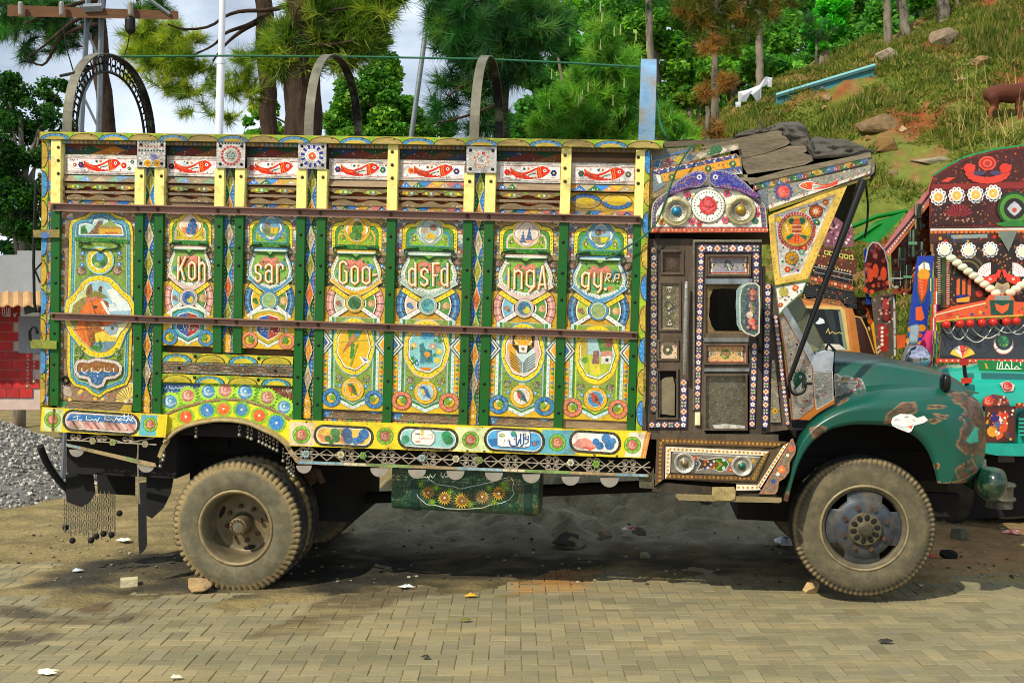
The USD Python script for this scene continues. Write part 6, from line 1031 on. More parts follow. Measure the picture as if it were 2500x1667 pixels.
# canopy: side beam, painted bands, wing with its yellow frame
board('canopy_beam', (985, 525, 1330, 430, 1600, 375, 2110, 272, 2118, 312, 1700, 405, 1340, 485, 1010, 565), -.02, .3, '7f7560')
def d3(a):
    f = bilin(*c1(1010, 560, 2050, 330, 2060, 395, 1040, 640))
    for i in range(14): a.poly([f(i / 14, .75), f((i + .5) / 14, .08), f((i + 1) / 14, .75)], ['8a3a2c', '1f5a34', 'b0902a', '2a5f9a', '9a4a5a', '2f6a3c'][i % 6], .1); a.poly([f((i + .5) / 14, .05), f((i + 1.5) / 14, .05), f((i + 1) / 14, .8)], ['1f5a34', '2a5f9a', '7a5a44', 'b58a2c'][i % 4], .1); a.dots([f((i + .3 + .4 * a.r.random()) / 14, .3 + .3 * a.r.random()) for _ in range(3)], 1.3, 'e8e4d6')
    f = bilin(*c1(1150, 610, 2110, 385, 2110, 462, 1185, 785)); a.poly([f(0, 0), f(1, 0), f(1, 1), f(0, 1)], '8f8c84'); a.poly([f(0, .82), f(1, .72), f(1, 1), f(0, 1)], 'd8d2c4')
    for i in range(60): a.circ(*f(a.r.random(), a.r.random()), 2.2, a.r.choice(['24487a', 'c8402c', '1f6a4a', 'e0a42c', 'dcd6c8', '6a6a64']), 5)
    for i in range(13): a.circ(*f((i + .5) / 13, .88), 3, ['d8482c', 'e8e4d8'][i % 2], 6)
    z = c1(1318, 630)[0]; a.burst(*z, 24, '34488e', 14, .5); a.rose(*z, 16, 'e0403c', 'ee7a70'); z = c1(1500, 570)[0]; v, dz = 1, -math.radians(10)
    fp = lambda q: [(c1(1815, 520)[0][0] - x * .235, c1(1815, 520)[0][1] + (y - 20) * .16 + x * .028) for x, y in q]
    a.poly(fp([(p_[0] * 1.03, (p_[1] - 60) * 1.2 + 60) for p_ in FISH]), 'efe9dc'); a.poly(fp(FISH), 'dc3a24'); a.poly(fp([(150, 88), (262, 32), (275, 118), (190, 98)]), 'e0dccc'); a.line(fp([(160, 90), (260, 72)]), 2.2, '17604a'); a.circ(*fp([(345, 45)])[0], 4.5, 'e0a42c', 7); a.circ(*fp([(345, 45)])[0], 2, '3a2a1c', 6)
board('canopy_side', (1010, 565, 1340, 485, 2118, 312, 2150, 370, 2145, 450, 2105, 490, 1190, 790, 1170, 610, 1090, 600, 1000, 545), -.01, .05, '6a6454', CLEAN, d3, 77)
board('canopy_lip', (1185, 785, 2105, 488, 2112, 505, 1185, 815), -.03, .02, '8a7a2c'); board('canopy_end', (2110, 300, 2150, 365, 2165, 420, 2150, 480, 2115, 545, 2095, 520, 2100, 470), .0, 2.15, '17140f'); board('canopy_floor', (1180, 800, 2105, 505, 2105, 515, 1180, 830), .05, 2.1, '3a3226'); board('canopy_roof', (985, 540, 2110, 290, 2112, 305, 1000, 560), .3, 2.1, '6a604e'); board('canopy_board_far', (1010, 565, 2118, 312, 2105, 490, 1190, 790), 2.1, 2.16, '6a5a44')
board('tin_corner', (1080, 620, 1130, 600, 1165, 610, 1180, 780, 1165, 790, 1150, 740, 1100, 690), -.03, .0, '7f8688', TIN)
outr, innr = c1(1180, 850, 1230, 825, 1905, 558, 1535, 1420, 1240, 1478, 1200, 1150), c1(1232, 838, 1790, 655, 1475, 1370, 1285, 1412, 1262, 1180)
g = Polygon(outr, [innr[::-1]]); a = Art(fS, -.03); q = np.array(g.exterior.coords)[:-1]; h = np.array(g.interiors[0].coords)[:-1]; t = mapbox_earcut.triangulate_float64(np.vstack([q, h]), np.array([len(q), len(q) + len(h)], np.uint32)).reshape(-1, 3); a.raw(S(np.vstack([q, h]), -.03), t, 'd8b24c')
for r_ in (q, h): i = np.arange(len(r_)); j = (i + 1) % len(r_); a.raw(np.vstack([S(r_, -.03), S(r_, .02)]), np.vstack([np.stack([i, j, j + len(r_)], 1), np.stack([i, j + len(r_), i + len(r_)], 1)]), 'b8923a')
a.n = -.0305; a.dots(resample(np.array(Polygon(q).buffer(-6).exterior.coords), 40), 1.4, '6a5420'); put('wing_frame', a, PAINT, truck)
a = Art(fS, -.01, seed=78); a.slab(innr, -.01, .01, 'cfc9bc'); pg = Polygon(innr)
a.line(np.array(pg.buffer(-3).exterior.coords), 4, 'ece8de')
for i in range(230):
    x, y = c1(a.r.uniform(1240, 1780), a.r.uniform(670, 1400))[0]
    if pg.buffer(-5).contains(Point(x, y)): a.circ(x, y, a.r.uniform(2, 4.2), a.r.choice(['2f5a9a', '17705a', 'c8402c', 'd8a02c', '2f7a6a', '8a8a84', 'e8e4da', '24487a']), 6)
z = c1(1437, 985)[0]
for i in range(40): a.sector(*z, 40, 46, 9 * i, 9 * i + 6.5, 'c22c20', 3)
a.circ(*z, 39.5, '8a5a1c', 22); a.circ(*z, 37, 'c9a44a', 22); a.circ(*z, 32, 'eeb524', 20)
a.poly([(z[0] - 26, z[1] + 14), (z[0] - 10, z[1] + 6), (z[0] + 26, z[1] + 12), (z[0] + 22, z[1] + 24), (z[0] - 20, z[1] + 26)], '1f6a4a'); a.poly([(z[0] - 24, z[1] + 26), (z[0], z[1] + 6), (z[0] + 24, z[1] + 24), (z[0] + 8, z[1] + 31), (z[0] - 10, z[1] + 31)], 'e8702c'); a.circ(z[0] - 12, z[1] - 24, 8, '17604a', 8); a.circ(z[0] + 13, z[1] - 24, 9, '17604a', 8)
a.poly([(z[0] - 9, z[1] - 20), (z[0] - 4, z[1] - 30), (z[0] + 6, z[1] - 30), (z[0] + 10, z[1] - 18), (z[0] + 13, z[1] - 2), (z[0] + 8, z[1] + 10), (z[0] - 8, z[1] + 10), (z[0] - 12, z[1] - 4)], 'd8602c')
for i in range(5): a.line([(z[0] - 11, z[1] - 14 + 5 * i), (z[0] + 11, z[1] - 14 + 5 * i)], 1.8, ['f0e4c0', '5a3a1c'][i % 2])
a.line([(z[0] - 3, z[1] + 10), (z[0] - 4, z[1] + 26)], 2.6, 'c82c3c'); a.line([(z[0] + 4, z[1] + 10), (z[0] + 4, z[1] + 26)], 2.6, 'c82c3c'); a.line([(z[0] - 20, z[1] + 6), (z[0] - 26, z[1] - 16)], 2.6, 'f0e8dc'); a.line([(z[0] + 18, z[1] - 4), (z[0] + 28, z[1] - 20)], 2.6, 'f0e8dc')
z = c1(1612, 806)[0]; a.circ(*z, 17, '5a2418', 16); a.circ(*z, 15.5, '9a4a2c', 16); a.burst(*z, 12, 'e08a4a', 8, .4); a.circ(*z, 4.5, 'ece8e0', 8); a.circ(*z, 2, '24487a', 6)
z = c1(1393, 1232)[0]; a.circ(*z, 17, '5a4a1c', 16); a.circ(*z, 15.5, 'e4a42c', 16); [a.line([(z[0], z[1]), (z[0] + 15 * math.cos(t), z[1] + 15 * math.sin(t))], 1, '8a5a14') for t in np.arange(10) * .628]; a.circ(*z, 4.5, 'b0a89a', 8)
for x, y, c in ((1700, 725, 'e0702c'), (1620, 905, '17705a'), (1355, 1335, 'd8502c'), (1505, 1140, 'c8382c'), (1485, 1180, '6fa89a'), (1270, 880, 'd8b02c'), (1500, 795, 'c9b06a')): a.flower(*c1(x, y)[0], 8, [c], 6, 'e8c84a')
put('wing_panel', a, TIN, truck)
a = Art(fS, -.01, seed=79); z = c1(1240, 1490, 1535, 1440, 1490, 1545, 1340, 1680, 1275, 1755); a.slab(z, -.01, .05, '5f7f6a'); pg = Polygon(z); a.shp(pg.buffer(-2.5), 'eae6dc'); w_ = pg.buffer(-4)
for i in range(60):
    x, y = c1(a.r.uniform(1240, 1530), a.r.uniform(1450, 1750))[0]
    if w_.contains(Point(x, y)): a.circ(x, y, 2.6, a.r.choice(['c8382c', '24487a', '17604a', 'd0a02c']), 6)
a.circ(*c1(1318, 1540)[0], 12, 'b0a44a', 12); a.flower(*c1(1425, 1505)[0], 8, ['d8482c'], 6, 'e8c84a'); a.flower(*c1(1290, 1660)[0], 6, ['c8382c'], 6, 'e8c84a'); put('wing_corner', a, CLEAN, truck)
# sill under the cab doors and the studded lower panel
board('cab_sill', (100, 2826, 1270, 2838, 1275, 2900, 90, 2880), -.02, .3, '4f4434', OLDW)
def studs(a, pts, col, r=3.4): a.dots(pts, r, col, 6); a.dots(pts, r * .4, '3a2412', 4)
a = Art(fS, -.03, seed=80); a.slab(c3(205, 780, 232, 140, 2040, 205, 1945, 200, 1560, 820, 1540, 850, 1270, 850, 1268, 745, 330, 690), -.03, .06, '59492f'); g = put('lower_panel', a, OLDW, truck)
def strip3(z, col, n, m=CLEAN, st='d8a01e'):
    a = Art(fS, -.045, seed=n); a.slab(c3(*z), -.045, -.03, col); f = bilin(*c3(*z)); studs(a, [f((i + .5) / n, .5) for i in range(n)], st); put('studded_strip', a, m, truck)
strip3((240, 140, 1945, 205, 1760, 275, 335, 235), '5f452a', 28, OLDW, 'c08a2a'); strip3((345, 265, 1700, 330, 1620, 385, 420, 330), 'e6dccb', 24, CLEAN); strip3((340, 690, 350, 265, 415, 330, 405, 605), 'e0d6c4', 7); strip3((210, 780, 235, 150, 335, 240, 325, 690), '5a4430', 10, OLDW, 'c08a2a'); strip3((410, 620, 1500, 650, 1540, 720, 340, 685), '5a4228', 20, OLDW, 'b8862a'); strip3((1450, 660, 1620, 385, 1700, 335, 1530, 715), '6a5230', 8, OLDW, 'b8902a'); strip3((1550, 770, 1890, 245, 1955, 215, 1590, 800), 'e8e0d0', 13); strip3((1270, 760, 1550, 770, 1590, 830, 1270, 840), 'ece4d6', 5)
a = Art(fS, -.036, seed=81); a.slab(c3(430, 330, 1600, 390, 1440, 640, 415, 605), -.036, -.02, '8f877a'); z = c3(445, 335, 1590, 395, 1585, 412, 445, 352); a.poly(z, 'ece6da')
a.poly(c3(750, 400, 860, 435, 960, 415, 1060, 400, 1150, 450, 1175, 500, 1140, 570, 1060, 600, 960, 560, 860, 550, 745, 585, 800, 490), 'e8e2d4'); a.poly(c3(760, 412, 860, 445, 970, 425, 1060, 410, 1140, 455, 1165, 500, 1130, 560, 1060, 588, 960, 550, 860, 540, 760, 570, 810, 490), '5a4a3c')
for i in range(5):
    for j in range(3): a.poly([(x, y) for x, y in c3(860 + 40 * i, 440 + 40 * j, 880 + 40 * i, 460 + 40 * j, 860 + 40 * i, 480 + 40 * j, 840 + 40 * i, 460 + 40 * j)], ['d8482c', 'e8a42c', '24408a', 'ece4d4'][(i + j) % 4])
a.poly(c3(1010, 420, 1070, 415, 1140, 460, 1160, 500, 1130, 555, 1060, 580, 1005, 560), '3f7a2c'); a.line(c3(1005, 440, 1080, 500, 1005, 560), 2, 'c9c42c'); a.circ(*c3(1105, 440)[0], 4, 'ece8dc', 7); a.circ(*c3(1105, 545)[0], 4.5, 'ece8dc', 7); a.circ(*c3(1060, 495)[0], 4, 'e0704c', 7)
for x, y, c in ((725, 420, 'd8482c'), (745, 490, '24508a'), (1195, 440, 'd8a82c'), (1195, 570, 'd8502c'), (1490, 455, 'd8a82c')): a.flower(*c3(x, y)[0], 6, [c], 6, 'f0dc9a')
g = put('fish_panel', a, TIN, truck)
for x, y, c in ((592, 478, '8a7a5a'), (1340, 515, '2c6a5a')): cc = S(c3(x, y), -.036)[0]; v, f_, cl_ = col_lathe([(.072, 0), (.074, -.016), (.068, -.022), (.05, -.006), (.034, -.006), (.028, -.014), (.02, -.012), (.018, -.024), (.0, -.028)], ['a8a494', 'd4d0c4', 'd8d4c8', '8a8678', '9a9484', '7a7464', c, c, c], 28, cc); put('tin_bowl', (v, f_), TIN, g, smooth=True, colors=cl_)
a = Art(fS, -.04, seed=82); z = c3(1960, 215, 1985, 165, 2010, 160, 2050, 280, 2040, 350, 1970, 470, 1960, 600, 1900, 680, 1830, 720, 1810, 850, 1770, 890, 1560, 885, 1600, 830); a.slab(z, -.04, .02, '7a6452'); pg = Polygon(z); a.line(np.array(pg.buffer(-3).exterior.coords), 2.2, 'b5654c')
for x, y, r, c in ((1985, 295, 34, 'd8583c'), (1940, 378, 20, 'e4e0d4'), (1905, 440, 34, '6a6a5c'), (1862, 565, 48, 'e0603c'), (1810, 625, 26, 'dedad0'), (1752, 720, 28, '2448a0'), (1725, 800, 24, '8a6a62')): a.circ(*c3(x, y)[0], r / 5, c, 10); a.circ(*c3(x, y)[0], r / 12, 'e0b04a' if r > 40 else c, 6)
put('scalloped_board', a, CLEAN, truck)
a = Art(); a.slab(c3(470, 905, 500, 880, 1860, 930, 1860, 985, 1830, 1000, 1000, 980, 520, 965), -.10, .3, '8a7a54'); put('step_board', a, SILV, truck); a = Art(); a.slab(c3(205, 800, 330, 735, 950, 790, 950, 900, 720, 890, 160, 850), -.02, .25, '3c3326'); a.slab(c3(1260, 850, 1800, 890, 1780, 940, 1270, 900), -.02, .25, '3c3326'); put('sill_timber', a, OLDW, truck)
a = Art(); a.slab(c3(955, 790, 1240, 790, 1262, 830, 1255, 950, 1200, 970, 990, 965, 950, 920), -.11, .0, 'b09a66'); put('foot_plate', a, PAINT, truck)
a = Art(); a.slab(kx(1040, 405, 1120, 405, 1165, 330, 1165, 500, 1050, 490), .02, .1, '4a463a'); put('bracket_plate', a, PAINT, truck)
# ---- bonnet and wings
import shapely
BON = mat('worn_green_paint', None, rough=.33, var=.06, vs=5, dirt='4a3422', damt=.25, ds=7, spec=.5, bump=.0006, bs=25, fine=.06)
NZ = lambda p, sc, sd: meshkit.fbm(np.column_stack([np.asarray(p) * sc, np.zeros(len(p))]), 4, sd)
rust_ = [Polygon(c4(*z)) for z in ((870, 910, 880, 850, 950, 800, 1000, 765, 1080, 765, 1092, 830, 1030, 850, 960, 880), (340, 945, 400, 925, 450, 940, 445, 985, 380, 1015), (1320, 700, 1440, 700, 1560, 790, 1600, 950, 1590, 1130, 1450, 1130, 1390, 1060, 1410, 970, 1450, 880, 1400, 880, 1450, 810, 1370, 750), (1375, 1240, 1440, 1200, 1490, 1170, 1530, 1240, 1430, 1310, 1390, 1295), (1180, 780, 1300, 785, 1290, 800, 1190, 795), (1230, 845, 1310, 850, 1300, 870), (560, 745, 610, 725, 600, 750, 520, 775), (1170, 890, 1270, 880, 1220, 915), (1225, 1200, 1255, 1200, 1250, 1230, 1230, 1230), (1240, 1325, 1330, 1330, 1440, 1310, 1450, 1345, 1240, 1350), (150, 1400, 190, 1400, 190, 1470, 130, 1470))]
def paintit(px):
    q = px + 9 * (np.column_stack([NZ(px, .06, 1), NZ(px, .06, 2)]) - .5); col = np.tile(H('0a4c3e'), (len(px), 1))
    for r_ in rust_:
        edge = shapely.contains_xy(r_.buffer(2.2), q[:, 0], q[:, 1]); col[edge] = H('8a6a48'); inn = shapely.contains_xy(r_.buffer(-.5), q[:, 0], q[:, 1]); m = NZ(px, .12, 3)
        col[inn] = np.where((m[inn] > .5)[:, None], H('4a3026'), H('6a4632')); k_ = inn & (NZ(px, .3, 8) > .60); col[k_] = H('0a4c3e')
    tri = shapely.contains_xy(Polygon(c4(1440, 1045, 1515, 932, 1535, 945, 1530, 1045)), px[:, 0], px[:, 1]); col[tri] = H('2fae94')
    return col
def patch(A, B, nfun, na=150, nb=56, name='front_wing'):
    A, B = smoothline(A, na), smoothline(B, na); j = np.linspace(0, 1, nb)[None, :, None]
    px = A[:, None] * (1 - j) + B[:, None] * j; s_ = np.broadcast_to(np.linspace(0, 1, na)[:, None], (na, nb)); jj = np.broadcast_to(j[..., 0], (na, nb))
    P = Sn(px.reshape(-1, 2), nfun(s_, jj).ravel()).reshape(na, nb, 3); v, f = grid(P); c = paintit(px.reshape(-1, 2))
    put(name, (v, f), BON, truck, smooth=True, colors=c); w = v * (1, -1, 1) + (0, 2.2, 0); put(name, (w, f[:, ::-1]), BON, truck, smooth=True, colors=c)
    return P
lip = c4(185, 1465, 215, 1340, 260, 1200, 320, 1090, 400, 1005, 520, 942, 680, 918, 860, 922, 1000, 958, 1110, 1025, 1180, 1120, 1220, 1230, 1235, 1290, 1243, 1335)
rimo = c4(140, 1450, 178, 1310, 215, 1140, 262, 1000, 345, 880, 470, 792, 680, 708, 920, 665, 1180, 655, 1400, 690, 1560, 795, 1592, 980, 1562, 1220, 1440, 1332)
def nf(s_, j): return -.03 + .04 * np.maximum(0, 1 - j / .12) ** 2 + (.16 + .12 * np.clip((s_ - .7) / .2, 0, 1)) * np.maximum(0, (j - .42) / .58) ** 2.0
PF = patch(lip, rimo, nf)
crest = c4(515, 772, 600, 735, 760, 690, 950, 662, 1180, 655, 1400, 690, 1482, 735); topl = c4(515, 402, 640, 413, 820, 432, 1000, 468, 1200, 520, 1370, 592, 1482, 700)
def nb_(s_, q): return .13 + .27 * np.clip(q / .16, 0, 1) ** .6 + .10 * np.clip((q - .16) / .6, 0, 1) + .45 * np.clip((q - .70) / .3, 0, 1) ** 2.2
PB = patch(crest, topl, nb_, name='bonnet_side')
tp = PB[:, -1]; put('bonnet_top', grid(np.stack([tp, tp * (1, -1, 1) + (0, 2.2, 0)], 1)), mat('green_flat', '0a4c3e', rough=.33), truck, smooth=True)
fe = np.vstack([PB[-1, ::-1], PF[int(.72 * 150):, -1]]); k = np.linspace(0, 1, 9)[None, :, None]; far_ = fe * (1, -1, 1) + (0, 2.2, 0)
nose = fe[:, None] * (1 - k) + far_[:, None] * k; nose[..., 0] += .10 * np.sin(np.pi * k[..., 0]) ** .5; put('nose_panel', grid(nose), mat('green_flat'), truck, smooth=True)
a = Art(); a.box((CF[0] - .85, .75, CF[2] - .1), (CF[0] - .05, 1.5, CF[2] + .62), '15110e'); a.box((uf - .2, .15, V(1900, 1060)), (uf - .12, 2.05, V(1930, 900)), '15110e'); a.box((CF[0] - .5, .58, CF[2] + .3), (CF[0] + .8, .62, CF[2] + .52), '3c1a14'); a.box((5.6, .5, CF[2] + .05), (CF[0] + .75, .58, CF[2] + .22), '15110e'); a.box((5.6, 1.6, CF[2] + .05), (CF[0] + .75, 1.68, CF[2] + .22), '15110e'); put('engine_and_chassis', a, DARK, truck)
a = Art(fS, .37, seed=90); z = c4(512, 560, 530, 556, 560, 575, 610, 570, 640, 585, 700, 590, 722, 620, 742, 685, 690, 692, 600, 720, 540, 742, 520, 720); a.slab(z, .36, .44, 'c9c6ba'); a.n = .36; pg = Polygon(z); a.shp(pg.buffer(-2.2), '8a8a80'); [a.circ(*c4(x, y)[0], 3, a.r.choice(['a83a3a', 'c9a83a', 'd4d0c4', '7a7a74']), 6) for x, y in [(a.r.uniform(535, 715), a.r.uniform(590, 715)) for _ in range(40)]]; a.poly(c4(562, 615, 680, 612, 682, 640, 564, 646), 'b4b4aa'); a.poly(c4(568, 620, 676, 617, 677, 635, 569, 640), '7a7c78'); put('bonnet_badge', a, TIN, truck)
a = Art(fS, -.034, seed=91); z = c4(915, 900, 930, 865, 980, 842, 1060, 845, 1100, 870, 1150, 855, 1178, 885, 1150, 905, 1080, 925, 1060, 965, 1040, 975, 960, 945, 925, 925); a.poly(z, 'f2f2ee'); [a.line(c4(*q), 1.8, 'b4c0bc') for q in ((930, 920, 1000, 935, 1070, 930), (960, 935, 1040, 960))]; [a.line(c4(*q), 1.4, '20241f') for q in ((1010, 860, 1025, 868, 1040, 858), (940, 890, 960, 880, 975, 888), (1070, 880, 1085, 895))]; a.poly(c4(1030, 930, 1070, 920, 1060, 950), 'c9604a'); put('torn_sticker', a, CLEAN, truck)
m = trimesh.creation.icosphere(3, 1.0); m.vertices = np.sign(m.vertices) * np.abs(m.vertices) ** .7; m.apply_scale((.034, .06, .066)); m.apply_translation(Sn(c4(1300, 622), [.12])[0]); put('marker_lamp', m, mat('black_gloss'), truck, smooth=True); put('marker_lamp_foot', trimesh.creation.cylinder(radius=.018, segment=Sn(c4(1300, 670, 1300, 705), [.12, .12])), IRON, truck)
m = trimesh.creation.icosphere(3, 1.0); m.vertices[:, 2] = np.clip(m.vertices[:, 2], -1, .72); m.apply_scale((.105, .16, .135)); m.apply_translation(Sn(c4(1622, 1325), [.22])[0]); put('bumper_end', m, mat('bumper_paint', '082c22', rough=.16, spec=.7, var=.2, vs=20, dirt='8a8a5a', damt=.35, ds=11), truck, smooth=True)
q0 = Sn(c4(1610, 1330), [.22])[0]; put('bumper', trimesh.creation.box(bounds=[q0 + (-.05, 0, -.09), q0 + (.04, 1.75, .09)]), mat('bumper_paint'), truck)
a = Art(fS, .28); a.slab(c4(1560, 1160, 1590, 1165, 1590, 1228, 1562, 1228), .28, .34, 'a9a894'); put('side_reflector', a, TIN, truck)
# ---- hoops over the bed
HOOP = mat('bare_hoop_steel', None, rough=.6, metal=.2, var=.35, vs=10, dirt='7f8a6a', damt=.5, ds=6)
def hoop(name, u, w, h, m, th=.012, sq=.85, inner=False):
    t = np.linspace(0, math.pi, 33); n = .76 - .75 * np.sign(np.cos(t)) * np.abs(np.cos(t)) ** .9; v = HB - .02 + h * np.sin(t) ** sq; ctr = np.array([.76, HB])
    o = np.stack([n, v], 1); i_ = ctr + (o - ctr) * (1 - th / .9); pts = np.stack([np.column_stack([np.full(33, u + du), q]) for q, du in ((o, -w / 2), (o, w / 2), (i_, w / 2), (i_, -w / 2), (o, -w / 2))], 1)
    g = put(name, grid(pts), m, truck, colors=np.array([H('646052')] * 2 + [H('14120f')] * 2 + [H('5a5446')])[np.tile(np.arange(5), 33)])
    if inner:
        i2 = ctr + (o - ctr) * .80; pc = [tube(np.column_stack([np.full(33, u), i2]), .012, 5)]
        for k in range(44):
            a_, b_ = o[int(k * 32 / 44)] * .97 + .03 * ctr, i2[int(k * 32 / 44)]; c_ = (a_ + b_) / 2; r_ = np.linalg.norm(a_ - b_) * .27; q = np.linspace(0, 2 * math.pi, 9)
            for e in (.28, .72): cc = a_ * (1 - e) + b_ * e; pc.append(tube(np.column_stack([np.full(9, u), cc[0] + r_ * np.cos(q), cc[1] + r_ * np.sin(q)]), .007, 3))
        put('hoop_scrollwork', join(pc), IRON, truck)
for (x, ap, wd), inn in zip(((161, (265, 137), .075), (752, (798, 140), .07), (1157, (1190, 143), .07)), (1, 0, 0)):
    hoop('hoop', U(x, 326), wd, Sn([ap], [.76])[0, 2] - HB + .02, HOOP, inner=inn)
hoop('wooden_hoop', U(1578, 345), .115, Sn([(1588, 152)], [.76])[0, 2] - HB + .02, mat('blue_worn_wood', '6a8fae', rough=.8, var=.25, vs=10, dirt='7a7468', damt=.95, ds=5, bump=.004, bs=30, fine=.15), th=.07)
put('hoop_bar', tube(Sn([(148, 186), (178, 180), (225, 166), (205, 160)], [.25, .15, .3, .3]), .013, 5), IRON, truck)
Wd = lambda P: OT + np.asarray(P) @ RT.T
ROPE = mat('green_rope', '1f5a3c', rough=.8, var=.3, vs=30)
tag(put('rope', join([tube(Wd(Sn([(280, 139), (560, 137), (850, 139), (1190, 145), (1400, 155), (1570, 165)], [.76] * 6)), .009, 5), tube(Wd(Sn(smoothline([(1590, 166), (1604, 230), (1612, 300), (1635, 342)], 14), np.linspace(.9, .5, 14))), .009, 5),
    tube(Wd(Sn(smoothline([(1692, 352), (1650, 420), (1628, 480), (1605, 540), (1560, 586), (1525, 606), (1500, 625), (1478, 632)], 24), np.linspace(-.04, -.07, 24))), .007, 5)]), ROPE, smooth=True), 'thin green rope strung over the hoops and hanging beside the cab', 'rope')
# ---- tarpaulin heaped on the roof of the cab
tl = smoothline(c1(870, 125, 1000, 62, 1150, 48, 1290, 0, 1420, -10, 1505, 25, 1545, 110, 1570, 145, 1620, 125, 1720, 145, 1850, 150, 1990, 190, 2110, 275), 90); bl = smoothline(c1(870, 135, 1050, 120, 1280, 100, 1340, 170, 1400, 205, 1480, 210, 1540, 265, 1600, 330, 1700, 322, 1830, 315, 1950, 305, 2050, 290, 2112, 280), 90)
j = np.linspace(0, 1, 30)[None, :, None]; px = bl[:, None] * (1 - j) + tl[:, None] * j; nn = np.broadcast_to(.22 + .6 * j[..., 0] ** 1.3, (90, 30)); P = Sn(px.reshape(-1, 2), nn.ravel()).reshape(90, 30, 3)
q = P.reshape(-1, 3); fold = (np.abs(meshkit.noise(q * (7, 9, 16) + 3 * meshkit.fbm(q * 4, 2, 5)[:, None], 8) - .5) * 2).reshape(90, 30); P[..., 1] -= .16 * (1 - fold) * np.sin(np.pi * np.clip(j[..., 0] * 1.0, 0, 1)); P[..., 2] -= .03 * fold * np.sin(np.pi * j[..., 0])
bk = P[:, -1:] + np.array([0, .9, -.25])[None, None] * np.linspace(.15, 1, 8)[None, :, None] * (1, 1, 1); bk[..., 2] -= .25 * np.linspace(0, 1, 8)[None] ** 2
tag(put('tarpaulin', grid(Wd(np.concatenate([P, bk], 1).reshape(-1, 3)).reshape(90, 38, 3)), mat('grey_canvas', '4c483e', rough=.9, var=.2, vs=6, bump=.006, bs=18), smooth=True), 'crumpled dark grey tarpaulin heaped on top of the painted cab', 'tarpaulin')
a = Art(); a.box((.10, .22, -.36), (CR[0] - .55, 2.0, -.02), '100e0c'); put('undertray', a, DARK, truck); a = Art(); a.slab(c4(185, 1300, 260, 1180, 320, 1090, 400, 1005, 520, 935, 680, 905, 860, 910, 1000, 945, 1110, 1010, 1180, 1100, 1250, 1300), .60, .64, '1c0d0a'); put('wheel_arch_liner', a, DARK, truck); a = Art(); a.box((CR[0] - .62, .66, CR[2] - .05), (CR[0] + .75, 1.6, -.02), '100e0c'); a.box((CR[0] - .8, .1, .0), (CR[0] + .85, 2.1, .10), '100e0c'); put('undertray', a, DARK, truck)  # black boxes added under bed and rear arch, standing in for deep shade
# ================================================================ THE GROUND
bx_ = np.array([(-200, 1372), (0, 1372), (220, 1366), (150, 1400), (70, 1440), (110, 1442), (300, 1441), (420, 1450), (520, 1445), (700, 1449), (850, 1440), (1000, 1426), (1250, 1420), (1330, 1392), (1500, 1376), (1650, 1378), (1800, 1396), (1950, 1402), (2300, 1402), (2500, 1397), (2700, 1397)], float)
G_ = np.array([gnd(x, y)[:2] for x, y in bx_]); pave = Polygon([tuple(p) for p in G_] + [(6, 4), (-6, 4)])
def hill(x, y):
    R = np.interp(x, [-60, 0.5, 3, 5, 10, 15.7, 60], [0, 0.3, 4.2, 7.3, 9.7, 11.6, 18]); t = np.clip((y - 12.5) / (30.5 - 12.5), 0, 1)
    return R * (t ** 1.05) + np.maximum(0, y - 30.5) * .10 * np.clip((x - 0) / 6, 0, 1)
def height(x, y):
    p = np.stack([x, y, 0 * x], -1); d = shapely.distance(shapely.points(np.stack([x, y], -1).reshape(-1, 2)), pave).reshape(x.shape)
    near = (y > 4) & (y < 16) & (np.abs(x) < 8); din = shapely.distance(shapely.points(np.stack([x, y], -1).reshape(-1, 2)), pave.exterior).reshape(x.shape); z = np.where(d <= 0, -.004 + .021 * np.clip((meshkit.fbm(p * (2.5, 5, 1), 4, 41) - .52) * 5 + (.30 - din) * 3, 0, 1), .012 + .006 * np.clip(d / .16, 0, 1))
    f = meshkit.fbm(p * (2.2, 2.2, 1), 5, 3) - .5; z = z + np.clip(d / .4, 0, 1) * f * .09
    m = np.exp(-((x - .9) / 2.6) ** 2) * np.clip((y - 9.6) / 2.2, 0, 1) * np.exp(-np.maximum(0, y - 13) ** 2 / 9)
    z = z + m * (.42 * np.abs(meshkit.fbm(p * (1.8, 2.6, 1), 5, 9) - .42) * 2.2 + .5 * np.abs(meshkit.fbm(p * (4.2, 6, 1), 4, 17) - .5) * 2 + .06); z = z + .5 * np.exp(-((x - 2.2) / 1.1) ** 2 - ((y - 15.5) / 1.4) ** 2)
    hh = hill(x, y); return z + hh + np.clip(hh / 3, 0, 1) * ((meshkit.fbm(p * .55, 5, 4) - .5) * 1.3 + (meshkit.fbm(p * 2.0, 3, 6) - .5) * .35)
ax = lambda a, b, s, far: np.unique(np.concatenate([-np.geomspace(-a + s, far, 30)[::-1] if a < 0 else np.array([]), np.arange(a, b, s), np.geomspace(b + s, far, 40)]))
xs = np.unique(np.concatenate([np.linspace(-90, -7.2, 40), np.arange(-7, 7, .06), np.arange(7, 24, .22), np.linspace(24.5, 90, 26)])); ys = np.unique(np.concatenate([np.linspace(-12, 5, 8), np.arange(5.2, 16, .06), np.arange(16.1, 42, .22), np.linspace(43, 150, 30)]))
XX, YY = np.meshgrid(xs, ys, indexing='ij'); ZZ = height(XX, YY); gp = np.stack([XX, YY, ZZ], -1)
fl = gp.reshape(-1, 3); n1 = meshkit.fbm(fl * (.9, .9, 0) + 5, 5, 21); n2 = meshkit.fbm(fl * (3, 6, 0) + 9, 4, 22); n3 = meshkit.fbm(fl * (.5, .5, .5) + 2, 4, 23)
x_, y_ = fl[:, 0], fl[:, 1]
